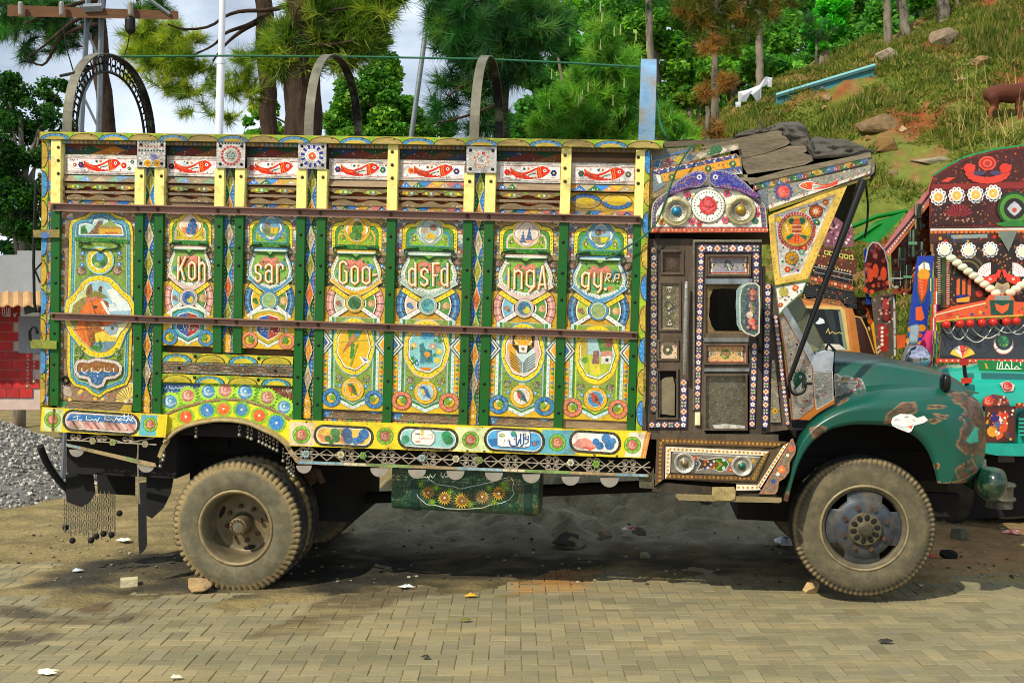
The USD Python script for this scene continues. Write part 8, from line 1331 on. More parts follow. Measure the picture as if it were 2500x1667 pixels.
piece('mirror', 11.1, mir_, '6f8088', .06, lambda a: a.shp(Polygon(cT(*mir_)).buffer(-2), '93a4ac')); put('mirror_arm', tube([at(*cT(x, y)[0], 11.12) for x, y in ((500, 1335), (455, 1440), (430, 1510))], .018, 5), mat('striped_arm', 'c8b8b0', var=.3), t3); put('cloth_strip', tube([at(*cT(x, y)[0], 11.3) for x, y in ((615, 1310), (590, 1400), (570, 1500), (600, 1550))], [.03, .06, .08, .06], 6), mat('pink_cloth', 'b8285a', rough=.9), t3, smooth=True)
m = trimesh.creation.icosphere(2, .14); m.apply_scale((1, .5, 1)); m.apply_translation(at(*cT(530, 1495)[0], 11.2)); put('round_mirror', m, mat('chrome_ball', 'c8c4d0', rough=.1, metal=.9), t3, smooth=True)
wing = (300, 740, 470, 500, 600, 345, 640, 250, 640, 330, 620, 420, 440, 640, 330, 800)
piece('crown_wing', 11.65, wing, 'b86a6a', 1.6, lambda a: (a.line(cT(310, 760, 480, 560, 620, 370), 5, '2c2418'), [a.line(cT(330 + 14 * k, 765 - 18 * k, 338 + 14 * k, 772 - 18 * k), 3, 'd8d4b8') for k in range(18)], a.line(cT(330, 800, 460, 640, 620, 430), 4, 'c86a2c')), seed=508)
piece('side_panel', 11.9, (350, 760, 620, 440, 620, 800, 520, 1060, 360, 1060), '8a4a2c', .2, lambda a: filler(a, (350, 760, 620, 440, 620, 800, 520, 1060, 360, 1060), 150, ['d8b09a', 'c8562c', '2a4a3a', '1c1814', 'd8a83a', '8ab8a0', '5a2018'], (2, 6)), seed=509)
a = Art(fW(11.6), 0, seed=511)
for (x, y0, y1, w) in ((535, 440, 620, 46), (555, 700, 820, 30), (430, 740, 900, 50), (500, 620, 800, 60), (395, 900, 1000, 70), (465, 860, 1020, 60)):
    for k in range(int(w / 5)): a.slab(cT(x - w / 2 + 5 * k, y0, x - w / 2 + 4.4 + 5 * k, y0, x - w / 2 + 5 * k + a.r.uniform(-4, 8), y1 + a.r.uniform(-14, 10), x - w / 2 - 3 + 5 * k, y1), 0, .03, a.r.choice(['14120f', '14120f', '1c1814', '26402c', '8a9a80']))
    a.slab(cT(x - w / 2, y0 + (y1 - y0) * .45, x + w / 2, y0 + (y1 - y0) * .45, x + w / 2, y0 + (y1 - y0) * .56, x - w / 2, y0 + (y1 - y0) * .56), -.01, .04, rnd.choice(['9a9a90', '5a8a64', '2a2a26']))
put('black_tassels', a, mat('tassel_thread', None, rough=.9, var=.2), t3)
cab = (215, 1090, 270, 1060, 385, 1050, 390, 1480, 260, 1490)
piece('side_door', 12.0, cab, '5a4a3c', .9, lambda a: (a.poly(cT(282, 1075, 345, 1070, 350, 1250, 290, 1250), '3a2c24'), [a.circ(*cT(x, y)[0], 9, c, 8, 16) for x, y, c in ((315, 1130, 'a83a34'), (318, 1200, '8a2c2c'))], a.poly(cT(255, 1270, 320, 1260, 335, 1330, 325, 1450, 285, 1450), 'a8281c'), [a.circ(*cT(290, 1290 + 28 * k)[0], 4, 'e8d8c0', 7) for k in range(5)], a.line(cT(372, 1060, 378, 1480), 5, 'b8b8b0'), a.poly(cT(388, 1340, 450, 1335, 448, 1420, 392, 1430), 'd85a2c'), filler(a, cab, 50, ['8a5a4a', '6a6a6a', 'c8a48a'], (2, 4))), seed=512)
# arched side board of the truck parked between, its tarpaulin frame
t4 = thing('hidden_truck', 'decorated truck mostly hidden between the others, showing an arched red side board', 'truck')
arc_ = (172, 1050, 175, 840, 195, 740, 225, 705, 265, 712, 305, 760, 330, 850, 342, 1020, 200, 1062)
piece('arched_board', 12.3, arc_, '6a3a44', .5, lambda a: (a.shp(Polygon(cT(*arc_)).buffer(-2), '3a1c1c'), filler(a, arc_, 46, ['8a342c', 'c8502c', '5a3a4a', '7a2a2c', '9a5a4a'], (3, 7)), [a.circ(*cT(x, y)[0], 8, 'c84a2c', 8, 18) for x, y in ((245, 900), (300, 920), (210, 930))], a.line(cT(175, 840, 195, 740, 225, 705, 265, 712, 305, 760, 330, 850, 342, 1020), 3, 'a8a8b0')), t4, seed=520)
piece('side_post', 12.35, (165, 760, 180, 740, 200, 1060, 215, 1130, 180, 1130), '1f3a8a', .3, None, t4); piece('lower_body', 12.5, (100, 1080, 220, 1080, 260, 1480, 120, 1480), '5a3a2c', .8, lambda a: (a.poly(cT(190, 1140, 225, 1140, 290, 1470, 250, 1475), 'e0a41c'), filler(a, (100, 1080, 220, 1080, 220, 1300, 120, 1300), 40, ['c8562c', '8a4a2c', 'd8b08a', '3a5a3a'], (3, 7))), t4, seed=521)
tag(put('green_awning', join([grid(np.stack([[at(*cT(x, y)[0], D) for x, y in q] for q, D in (((95, 680, 250, 560, 450, 495), 13.6), ((240, 720, 330, 640, 450, 505), 13.0)) for q in [[(q[i], q[i + 1]) for i in range(0, 6, 2)]]])), tube([at(*cT(x, y)[0], 13.6) for x, y in ((80, 600), (250, 530), (460, 490))], .03, 5), tube([at(*cT(x, y)[0], 13.4) for x, y in ((95, 690), (250, 590), (400, 530))], .03, 5)]), mat('green_sheet', '0f8a2c', rough=.5, transl=(.9, 1.2, .6))), 'bright green plastic sheet on ribs behind the arched red side board', 'awning')
t2 = thing('orange_cab_truck', 'dark decorated truck with orange window frame, parked just behind the green bonnet', 'truck')
W2 = 12.2
piece('cab_front', W2, (250, 1000, 270, 20, 420, 10, 560, 30, 640, 90, 760, 430, 760, 1000), 'b8702c', .9, lambda a: (a.poly(c4(290, 30, 430, 22, 560, 45, 615, 110, 650, 400, 300, 405), 'c87a3c'), a.poly(c4(300, 72, 560, 80, 590, 110, 625, 392, 305, 398), 'd8b46a'), a.poly(c4(308, 95, 555, 105, 602, 385, 420, 385, 310, 330), '14181a'), a.poly(c4(440, 100, 500, 110, 560, 385, 530, 380), '2a3230'), a.poly(c4(540, 110, 560, 120, 605, 380, 580, 380), '7a8a7a'), a.poly(c4(378, 200, 400, 180, 410, 160, 440, 175, 445, 200, 400, 208), 'e8ecec'), a.line(c4(455, 270, 470, 240, 480, 275, 500, 260, 520, 275, 550, 265, 575, 280), 2, 'c8b86a'), a.poly(c4(410, 345, 550, 350, 600, 390, 420, 385), 'd8d0c0'), a.poly(c4(660, 150, 720, 180, 790, 410, 700, 420), '3a2018'), a.line(c4(655, 150, 700, 160, 740, 240, 800, 415), 3, 'c8a05a')), t2, cr=c4, seed=530)
piece('roof_board', W2 + .1, (1690, 800, 1740, 770, 1830, 790, 1900, 860, 1950, 960, 1960, 1130, 1690, 1130), '7a4a54', .6, lambda a: (a.poly(c1(1810, 810, 1835, 795, 1910, 850, 1890, 870), '2f8a2c'), a.line(c1(1700, 870, 1760, 880, 1780, 940, 1720, 990), 4, '141414'), filler(a, (1780, 860, 1930, 900, 1930, 1100, 1700, 1100), 50, ['b87a84', '8a4a5a', 'd8c0c0', '5a3040', 'e8e4e0'], (2, 4.5), c1)), t2, cr=c1, seed=531)
lw = lambda z, col, dd, sd, th=.5: piece('roof_band', W2, z, col, th, lambda a: (filler(a, z, 90, ['d87a2c', 'c8382c', 'e0c04a', '8a4a2c', '2a5a4a'], (1, 2.2), c1), dd(a)), t2, cr=c1, seed=sd)
lw((1660, 1130, 1930, 1160, 1985, 1240, 1975, 1380, 1600, 1300), '5a3018', lambda a: ([a.poly(c1(1690 + 45 * k, 1160 + 9 * k, 1728 + 45 * k, 1168 + 9 * k, 1726 + 45 * k, 1205 + 9 * k, 1688 + 45 * k, 1197 + 9 * k), 'e0d05a') for k in range(6)], [a.burst(*c1(1708 + 45 * k, 1182 + 9 * k)[0], 4, '1c3a1c', 5, .5) for k in range(6)], [a.circ(*c1(1640 + 26 * k, 1300 + 5 * k)[0], 2.4, 'd8c49a', 5) for k in range(12)]), 532)
lw((1600, 1290, 1950, 1370, 1940, 1470, 1560, 1390), '181410', lambda a: [a.line(c1(1600, 1310 + 24 * k, 1940, 1385 + 24 * k), 2.2, c) for k, c in enumerate(('a8a8a0', '2a2a28', '8a8a84'))], 533, .6); lw((1560, 1390, 1950, 1470, 1970, 1540, 1560, 1450), '6a3c1c', lambda a: [a.circ(*c1(1580 + 30 * k, 1420 + 7 * k)[0], 4, ['d86a2c', 'e0c08a', 'b83a2c'][k % 3], 6) for k in range(13)], 534); lw((1520, 1450, 1960, 1540, 1990, 1700, 1480, 1600), '14120e', lambda a: [a.line(c1(1520, 1490 + 22 * k, 1960, 1570 + 22 * k), 1.6, '3f423a') for k in range(6)], 535)
piece('side_board', W2 + .4, (640, 90, 760, 60, 800, 100, 860, 420, 760, 430), 'd89a1c', .5, lambda a: (a.circ(*c4(810, 280)[0], 5, '14120f', 8, 9), a.circ(*c4(650, 75)[0], 12, 'e0602c', 9)), t2, cr=c4, seed=536)
for x, dx in ((1672, 0), (1760, 1.0)): w_ = at(x, 1240, 11.6); put('wheel', wcyl((w_[0], 11.6, .48), .48, .25), mat('old_tyre'), t2)
put('wheel', wcyl((at(1565, 1185, 14)[0], 14.0, .48), .48, .28), mat('old_tyre'), t2); piece('chassis', 12.0, (1450, 590, 2400, 600, 2400, 880, 1530, 870), '0f0e0c', .5, None, t2, cr=kx, m=DARK)
# ================================================================ BACKGROUND: LEFT
def hz_(x, y): return float(height(np.array([[float(x)]]), np.array([[float(y)]]))[0, 0])
CONC = mat('grey_render', '8f9498', rough=.9, var=.12, vs=3, dirt='6a6c68', damt=.6, ds=1.5, bump=.004, bs=30, fine=.08)
a = Art(fW(16.6)); a.slab([(-220, 625), (42, 622), (42, 612), (112, 612), (112, 716), (-220, 716)], 0, 2.5, '8f9498'); put('concrete_wall', a, CONC, label='grey concrete block wall rising above the red brick shop front', cat='wall')
shop = thing('brick_shop', 'small red painted brick shop front with tan awning behind the gravel heap', 'shop')
piece('wall', 16.5, (-220, 716, 110, 716, 110, 1000, -220, 1000), 'c9b0a4', .3, None, shop, mat('mortar', None, rough=.9, var=.1), cr=crop(1, 0, 0))
BRK = mat('red_brick_paint', None, rough=.7, var=.22, vs=5, dirt='7a4a3c', damt=.5, ds=4, fine=.15)
for r_ in range(10):
    for c_ in range(-6, 4):
        x0, y0 = c_ * 32 + (r_ % 2) * 16, 742 + r_ * 23
        if x0 + 30 > 95: continue
        if 45 < x0 + 30 and 742 < y0 < 850 and x0 > 18: continue
        a = Art(fW(16.5)); a.slab([(x0, y0), (x0 + 30.6, y0), (x0 + 30.6, y0 + 21.4), (x0, y0 + 21.4)], -.02, .05, rnd.choice(['b82020', 'a81c1c', 'c22a24', 'b0241e'])); put('brick', a, BRK, shop)
piece('grey_patch', 16.46, (45, 772, 112, 772, 112, 862, 45, 862), '8f8a74', .1, None, shop, CONC, cr=crop(1, 0, 0)); piece('shop_sign', 16.44, (50, 742, 96, 742, 96, 772, 50, 772), 'e8ece8', .05, lambda a: a.poly([(58, 746), (88, 746), (84, 762), (60, 768)], '2c4a44'), shop, cr=crop(1, 0, 0))
a = Art(fW(16.46)); z = 742
for q in ((5, 752, 7, 772), (10, 752, 12, 768, 8, 772), (16, 750, 17, 770), (20, 770, 21, 752), (24, 770, 25, 750), (12, 772, 27, 771), (32, 766, 36, 772, 40, 764)): a.line([(q[i], q[i + 1]) for i in range(0, len(q), 2)], 2.2, 'f4eeea')
put('wall_lettering', a, BRK, shop)
P = np.stack([[at(x, y + 3 * math.sin(x * .25), D) for x in range(-220, 116, 6)] for y, D in ((712, 16.45), (726, 15.9), (744, 15.6), (748, 15.6))]); put('awning', grid(P), mat('tan_canvas', 'b08a5c', rough=.9, var=.12, vs=5), shop)
# gravel heap
gx, gy = np.meshgrid(np.linspace(-9.5, -4.3, 60), np.linspace(10.6, 16.3, 60), indexing='ij'); ff = meshkit.fbm(np.stack([gx, gy, 0 * gx], -1) * .9, 4, 12)
gz = np.clip(1.12 - .42 * np.hypot((gx + 8.2) * .62, (gy - 14.2) * .62) * 1.25 + (ff - .5) * .3, -.1, 2) * np.clip((-4.35 - gx) / .5, 0, 1); heap = np.stack([gx, gy, gz - .02], -1)
GRV = mat('gravel', None, rough=.85, var=.3, vs=25, bump=.02, bs=30, fine=.3)
g_ = thing('gravel_heap', 'heap of grey crushed gravel behind the truck at the left edge', 'gravel'); g_.SetCustomDataByKey('kind', 'stuff'); v, f = grid(heap); put('heap', (v, f), GRV, g_, colors=np.tile(H('6a6862'), (len(v), 1)), smooth=True)
st = Art(); rg = np.random.default_rng(3); ico = trimesh.creation.icosphere(0)
for i in range(9000):
    a_, b_ = rg.random(2); i_, j_ = int(a_ * 59), int(b_ * 59); p = heap[i_, j_] + (heap[i_ + 1, j_] - heap[i_, j_]) * (a_ * 59 % 1) + (heap[i_, j_ + 1] - heap[i_, j_]) * (b_ * 59 % 1)
    if p[2] < .0: continue
    s_ = rg.uniform(.014, .034); q = np.linalg.qr(rg.normal(size=(3, 3)))[0]; st.raw((np.array(ico.vertices) * (1, .8, .6) * s_) @ q + p + (0, 0, s_ * .3), ico.faces, ('7a7872', '95928a', 'aaa69c', '5f5e5a', 'c4c0b6', '88847a')[int(rg.integers(6))])
put('gravel_stones', st, GRV, g_)
# poles
up = thing('utility_pole', 'steel lattice utility pole with a brown wooden crossarm at the upper left', 'utility pole'); GAL = mat('galvanised', '7f868a', rough=.5, metal=.5, var=.15, vs=15)
D_ = 13.4; A_ = [at(197, 345, D_), at(217, -40, D_)]; B_ = [at(240, 345, D_), at(250, -40, D_)]
for s_ in (A_, B_): b0 = s_[0] + (s_[0] - s_[1]) * 2.2; b0 = s_[0] + (s_[0] - s_[1]) * (s_[0][2] / (s_[1][2] - s_[0][2])); put('leg', tube([b0, s_[1]], .034, 4), GAL, up)
for k in range(13):
    t0, t1 = -1.6 + k * .21, -1.6 + (k + 1) * .21; l, r = (A_, B_) if k % 2 else (B_, A_); put('brace', tube([l[0] + (l[1] - l[0]) * t0, r[0] + (r[1] - r[0]) * t1], .016, 4), GAL, up)
a = Art(fW(13.3)); a.slab([(18, 12), (435, 28), (436, 49), (18, 40)], -.08, .08, '5f4026'); put('crossarm', a, mat('brown_timber', None, rough=.85, var=.3, vs=8, stretch=(.3, 1, 3), fine=.2), up); put('crossarm_brace', tube([at(345, -15, 13.2), at(415, 36, 13.2)], .02, 4), GAL, up); put('top_plate', tube([at(205, 20, 13.2), at(250, 18, 13.2)], .05, 4), GAL, up)
for x in (50, 150, 318): put('insulator', trimesh.creation.capsule(height=.12, radius=.028).apply_translation(at(x, 22, 13.15)), mat('porcelain', '8a8478', rough=.3), up, smooth=True)
put('insulator', trimesh.creation.capsule(height=.1, radius=.06).apply_translation(at(318, 62, 13.2)), IRON, up, smooth=True); put('cable', tube([at(155, 55, 13.2), at(160, 110, 13.2), at(180, 178, 13.2)], .008, 4), IRON, up); put('cable', tube([at(318, 70, 13.2), at(312, 110, 13.3), at(298, 155, 13.3)], .007, 4), IRON, up)
fp = thing('white_pole', 'plain white painted steel pole rising behind the truck bed', 'pole', at(535, 800, 12.4) * (1, 1, 0)); h0 = at(535, 327, 12.4) - at(535, 800, 12.4) * (1, 1, 0); h1 = at(545, -60, 12.4) - at(535, 800, 12.4) * (1, 1, 0); WP = mat('white_pole_paint', 'd8dade', rough=.4, var=.05); put('lower_tube', tube([(0, 0, 0), h0, h0 * .55 + h1 * .45], .046, 12), WP, fp, smooth=True); put('upper_tube', tube([h0 * .55 + h1 * .45, h1], .037, 12), WP, fp, smooth=True); put('collar', trimesh.creation.cylinder(radius=.05, segment=[h0 * .56 + h1 * .44, h0 * .53 + h1 * .47]), WP, fp)
gpole = thing('leaning_pole', 'thin grey metal pole leaning behind the hoops in mid picture', 'pole'); b0, b1 = at(1004, 335, 19), at(1048, 12, 19); put('tube', tube([b0 + (b0 - b1) * .9, b0], .055, 10), GAL, gpole, smooth=True); put('upper_tube', tube([b0, b1], .045, 10), GAL, gpole, smooth=True)
# ================================================================ TREES
LEAF = mat('broad_leaf', None, rough=.5, var=.25, vs=.8, spec=.3, transl=(1.3, 1.35, .55)); NEED = mat('pine_needle', None, rough=.55, var=.2, vs=1.0, spec=.3, transl=(1.1, 1.2, .5))
BARK = mat('pine_bark', '3e3228', rough=.95, var=.4, vs=9, dirt='231810', damt=.8, ds=7, bump=.05, bs=9, stretch=(1, 1, .3), spec=.1, fine=.2); PBARK = mat('pale_bark', '7d7464', rough=.95, var=.3, vs=6, dirt='3a3026', damt=.7, ds=5, bump=.03, bs=9, stretch=(1, 1, .3), spec=.1)
def leaves(C, n, size, cols, rg):
    """n leaf faces scattered through clumps C: rows of x, y, z, radius, flattening."""
    C = np.asarray(C, float); w = C[:, 3] ** 2; k = rg.choice(len(C), n, p=w / w.sum()); d = rg.normal(size=(n, 3)); d /= np.linalg.norm(d, axis=1, keepdims=True); r = C[k, 3] * rg.random(n) ** .45
    p = C[k, :3] + d * r[:, None] * np.stack([np.ones(n), np.ones(n), C[k, 4]], 1); u = rg.normal(size=(n, 3)); u[:, 2] *= .6; u /= np.linalg.norm(u, axis=1, keepdims=True); t = np.cross(u, rg.normal(size=(n, 3))); t /= np.linalg.norm(t, axis=1, keepdims=True); s_ = size * rg.uniform(.6, 1.3, n)[:, None]
    v = np.stack([p - u * s_, p + t * s_ * .55, p + u * s_, p - t * s_ * .55], 1).reshape(-1, 3); i = np.arange(n)[:, None] * 4; f = np.vstack([i + [0, 1, 2], i + [0, 2, 3]])
    cc = np.array([H(c) for c in cols])[(k * 7 + rg.integers(0, 2, n)) % len(cols)] * rg.uniform(.7, 1.3, n)[:, None]; return v, f, np.repeat(cc, 4, 0)
def tufts(C, per, L, cols, rg, w=.011, droop=.0):
    """Bunches of needles: each row of C is x, y, z, and a direction."""
    C = np.asarray(C, float); n = len(C) * per; k = np.repeat(np.arange(len(C)), per); ax_ = C[k, 3:6]; d = rg.normal(size=(n, 3)); d /= np.linalg.norm(d, axis=1, keepdims=True); d = d + ax_ * .75; d[:, 2] -= droop; d /= np.linalg.norm(d, axis=1, keepdims=True)
    b = C[k, :3] + ax_ * rg.uniform(-.12, .1, n)[:, None]; l = L * rg.uniform(.7, 1.15, n)[:, None]; t = np.cross(d, rg.normal(size=(n, 3))); t /= np.linalg.norm(t, axis=1, keepdims=True)
    v = np.stack([b - t * w, b + t * w, b + d * l], 1).reshape(-1, 3); cc = np.array([H(c) for c in cols])[rg.integers(0, len(cols), len(C))][k] * rg.uniform(.75, 1.25, n)[:, None]; return v, np.arange(n * 3).reshape(-1, 3), np.repeat(cc, 3, 0)
def trunkline(base, top, r0, r1, bend=.1, n=14, seed=1):
    r = np.random.default_rng(seed); t = np.linspace(0, 1, n)[:, None]; p = base + (top - base) * t; p[:, :2] += bend * np.cumsum(r.normal(size=(n, 2)), 0) * .3 * t; return tube(p, np.linspace(r0, r1, n), 12), p
def base(px, D): p = at(px, 400, D); return np.array([p[0], D, hz_(p[0], D) - .1])
def broad(label, px, D, blobs, n, size, cols, seed, r0=.12, group=None, topy=None, bark=PBARK):
    """blobs: pixel x, y, pixel radius: clumps of the crown."""
    rg = np.random.default_rng(seed); t = thing('broadleaf_tree', label, 'tree', group=group); C = []
    for x, y, r in blobs:
        c = at(x, y, D); R = r * D / F
        for _ in range(7): d = rg.normal(size=3); d /= np.linalg.norm(d); C.append([*(c + d * R * .75 * rg.random() ** .4), R * rg.uniform(.28, .5), .75])
    b = base(px, D); top = at(*blobs[0][:2], D); m, p = trunkline(b, top, r0, r0 * .35, .1, seed=seed); L_ = [m]
    for x, y, r in blobs[1:]: e = at(x, y, D); s_ = p[rg.integers(6, 12)]; L_.append(tube(np.stack([s_, s_ * .5 + e * .5 + (0, 0, .15), e]), [r0 * .4, r0 * .25, r0 * .08], 6))
    put('trunk', join(L_), bark, t, smooth=True); v, f, c = leaves(C, n, size, cols, rg); put('crown', (v, f), LEAF, t, colors=c); return t
GR = ['548f2a', '447e22', '74a834', '3a6e22', '8ab83c', '2f601c']; DKG = ['46862e', '549634', '3c742a', '66a63a', '78b044']; YG = ['8aa428', 'a4b438', '6f8c22', '5f7c20', 'b4bc44']; BP = ['2a5a2a', '356a32', '3f7c36', '204a28', '557f34']
broad('leafy tree at the far left edge behind the concrete wall', 40, 20, [(60, 290, 80), (20, 220, 60), (110, 230, 50), (150, 300, 60), (30, 380, 80), (120, 380, 80), (60, 460, 80), (130, 470, 70), (20, 530, 80), (100, 550, 60), (150, 210, 30), (-20, 450, 90), (60, 590, 40), (-10, 300, 90)], 26000, .040, ['23541a', '2c601c', '1c4816', '3a701e', '183c14'], 1)
broad('bright green tree behind the second hoop', 880, 27, [(900, 200, 90), (830, 260, 80), (960, 260, 70), (900, 310, 90), (1010, 300, 60), (930, 110, 50), (640, 270, 50), (700, 320, 60), (1050, 330, 60), (860, 330, 90), (960, 330, 80), (890, 250, 90), (620, 320, 50)], 34000, .07, GR, 2, .2)
broad('round leafy tree between the third hoop and the young pine', 1380, 26, [(1400, 120, 90), (1330, 230, 80), (1300, 300, 70), (1400, 290, 70), (1250, 310, 50), (1350, 60, 60), (1330, 300, 90), (1290, 180, 60)], 22000, .07, DKG + GR[:2], 3, .2)
for i, (x, D, bl, cl_) in enumerate(((1620, 34, [(1600, 60, 110), (1530, 120, 90), (1680, 150, 110), (1600, 220, 100), (1700, 260, 80), (1550, 20, 80), (1480, 60, 70)], GR), (1790, 38, [(1780, 200, 90), (1850, 260, 80), (1720, 240, 70), (1830, 130, 80), (1900, 200, 90)], DKG), (2010, 35, [(2010, 40, 60), (1995, 90, 45), (2035, 80, 40), (1990, 120, 25), (2040, 10, 50)], ['2fa01c', '45b828', '228416', '5ac832']), (2120, 44, [(2120, 60, 130), (2050, 160, 90), (1960, 170, 90), (2160, 110, 70), (2060, 50, 80)], DKG), (2290, 46, [(2300, 20, 120), (2400, -10, 120), (2230, 70, 90), (2460, -40, 90)], ['1c4a1a', '183c16', '2a5e1c', '3a6a20']), (2240, 33, [(2250, 95, 30), (2275, 70, 26), (2225, 70, 28)], GR), (1660, 24, [(1690, 240, 50), (1650, 290, 50), (1720, 200, 30)], ['4a7a1c', '35661a', '7a8a2a']), (1800, 52, [(1760, 60, 130), (1860, 90, 130), (1940, 40, 130), (1820, 180, 110), (1920, 150, 110), (1700, 130, 100)], DKG), (2120, 54, [(2080, 0, 130), (2180, -20, 130), (2000, 100, 110), (2250, 10, 130), (2150, 80, 100), (2360, -30, 130)], GR[:2] + DKG), (1560, 50, [(1450, 20, 130), (1560, -10, 130), (1650, 40, 130), (1500, 140, 130), (1620, 180, 130), (1400, 220, 120), (1520, 270, 120), (1700, 290, 120)], GR))):
    broad(['tall broad green tree above the cab roof', 'dark leafy tree on the ridge above the cab', 'vivid green slender tree at the top of the ridge', 'deep green tree massed behind the pale trunks on the ridge', 'dark dense tree at the upper right corner', 'small bright bush between the pale trunks on the ridge', 'small leafy tree just right of the blue hoop', 'farther deep green tree above the white washing', 'farther green tree filling the sky above the top of the ridge', 'farthest green tree filling the gaps behind the young pine'][i], x, D, bl, [30000, 20000, 9000, 26000, 24000, 3000, 5000, 20000, 24000, 24000][i], [.10, .11, .08, .12, .13, .07, .07, .14, .14, .14][i], cl_, 10 + i, .18)
broad('low dark tree far behind the wall at the left', -60, 30, [(-60, 560, 120), (60, 600, 70), (-200, 580, 120), (-330, 560, 120)], 16000, .1, DKG[:3] + BP, 70)
broad('rounded green tree far behind the left end of the truck bed', 330, 40, [(250, 640, 90), (360, 600, 110), (470, 640, 90), (150, 660, 70), (600, 640, 90)], 16000, .12, DKG, 71)
def pine(label, trunk, D, clumps, n, cols, seed, w=None, L=.26, bark=BARK, branches=(), spread=1.0, per=70, nw=.007):
    """trunk: pixel points with pixel half widths; clumps: pixel x, y, radius; n tufts."""
    rg = np.random.default_rng(seed); t = thing('pine_tree', label, 'tree'); P_ = np.array([at(x, y, D) for x, y, _ in trunk]); R_ = [h * D / F for *_, h in trunk]; b = P_[0] + (P_[0] - P_[1]) * (P_[0][2] - hz_(P_[0][0], D)) / max(.2, P_[1][2] - P_[0][2]); q = np.vstack([b, P_]); rr = [R_[0] * 1.15] + R_
    s_ = smoothline(q, 26); s_[:, :2] += rg.normal(size=(26, 2)) * .012; put('trunk', tube(s_, np.interp(np.linspace(0, 1, 26), np.linspace(0, 1, len(rr)), rr), 14), bark, t, smooth=True)
    for k, br in enumerate(branches): z = np.array([at(x, y, D - .1 * j_ - .15) for j_, (x, y) in enumerate(br)]); z = smoothline(z, 16); put('branch', tube(z, np.linspace(.036, .012, 16), 6), bark, t, smooth=True)
    C = []; cl = np.array(clumps, float); k = rg.choice(len(cl), n, p=cl[:, 2] ** 2 / (cl[:, 2] ** 2).sum()); tw = []
    for i in k:
        x, y, r = cl[i]; a_, rr_ = rg.random() * 2 * math.pi, r * rg.random() ** .5; p = at(x + rr_ * math.cos(a_), y + rr_ * math.sin(a_) * .8, D + rg.normal() * r * D / F * .6 * spread); d = np.array([math.cos(a_) * .6, rg.normal() * .4, .25 - .5 * math.sin(a_)]); d /= np.linalg.norm(d); C.append([*p, *d])
        if rg.random() < .4: c0 = at(x, y - r * .4, D); tw.append(tube(np.stack([c0, (c0 + p) / 2 + (0, 0, .05), p]), [.012, .009, .006], 4))
    if len(tw) > 12: put('twigs', join(tw), bark, t)
    v, f, c = tufts(C, per, L, cols, rg, nw); put('crown', (v, f), NEED, t, colors=c); return t
pine('dark trunked pine behind the utility pole with drooping foliage at upper left', [(262, 340, 22), (245, 120, 20), (236, -60, 18)], 16, [(40, 60, 60), (110, 50, 60), (60, 110, 34), (190, 45, 50), (150, 70, 40), (45, 115, 26), (75, 145, 22), (140, 110, 30), (10, 60, 40), (200, 110, 16), (390, 15, 36), (330, 10, 30), (90, 10, 50), (20, 10, 40)], 150, BP, 31, L=.19, per=130, nw=.0045, branches=[[(240, 20), (170, 60), (110, 110), (70, 140)], [(240, 60), (150, 90), (100, 160), (60, 140)], [(238, 0), (150, 20), (60, 60)]], spread=.6)
pine('pine with dark trunk whose yellow green branches reach left past the white pole', [(660, 340, 23), (648, 120, 21), (640, -60, 20)], 15, [(350, 85, 40), (400, 110, 44), (340, 130, 34), (440, 90, 36), (370, 150, 40), (430, 150, 36), (480, 165, 30), (400, 210, 34), (460, 225, 28), (510, 190, 26), (560, 220, 30), (600, 190, 24), (610, 230, 26), (465, 270, 18), (510, 275, 18), (560, 285, 16), (480, 105, 18), (340, 190, 20), (600, 140, 20)], 170, YG, 32, L=.19, per=130, nw=.0045, branches=[[(735, -5), (660, 25), (590, 28), (550, 40), (510, 66), (450, 72), (410, 60)], [(660, 28), (610, 60), (550, 82), (525, 108), (480, 130)], [(640, 50), (560, 100), (520, 150)]], spread=.5)
pine('largest pine trunk with rough bark and a bushy crown over the second hoop', [(740, 345, 54), (738, 160, 46), (745, -60, 40)], 14, [(700, 110, 50), (660, 130, 36), (760, 100, 50), (820, 90, 50), (880, 60, 60), (820, 30, 60), (760, 40, 50), (920, 20, 44), (850, 130, 44), (900, 110, 30), (690, 160, 34), (740, 150, 40), (940, -10, 40), (960, 40, 16)], 420, ['748f22', '88a02c', '5c7c20', '4a6a20', '98a438', '3a5c1c'], 33, L=.24, branches=[[(745, 60), (790, 30), (850, 20)], [(745, 90), (720, 60), (735, 10)], [(742, 110), (800, 110), (860, 100)]], spread=.8)
pine('dense dark pine behind the third hoop', [(1225, 345, 20), (1222, 100, 20), (1220, -60, 18)], 17, [(1180, 40, 90), (1280, 40, 80), (1120, 60, 60), (1230, 100, 80), (1150, 120, 50), (1310, 90, 50), (1050, 45, 26), (1180, 160, 44), (1260, 160, 50), (1090, 110, 30), (1340, 50, 40), (1100, 200, 26), (1080, 255, 22), (1120, 250, 20), (1080, 300, 24), (1110, 310, 18), (1170, 230, 40), (1190, 300, 40), (1080, -10, 40)], 480, BP + ['2c6a2a'], 34, L=.30, per=95, nw=.007, branches=[[(1222, 250), (1150, 280), (1070, 300)], [(1222, 180), (1130, 210), (1090, 240)]], spread=.9)
yp = pine('young pine with upright pale candles right of the third hoop', [(1475, 345, 8), (1472, 200, 6), (1468, 30, 2)], 19, [(1470, 70, 24), (1472, 110, 30), (1475, 150, 40), (1440, 190, 40), (1515, 190, 42), (1400, 210, 34), (1540, 150, 26), (1390, 260, 46), (1460, 250, 56), (1540, 250, 46), (1350, 310, 46), (1430, 320, 60), (1510, 320, 60), (1590, 300, 36), (1340, 260, 26), (1650, 330, 40), (1630, 290, 26)], 560, ['63a02c', '7cb23a', '4f9028', '8cb842', '3f7c28'], 35, L=.24, spread=.9)
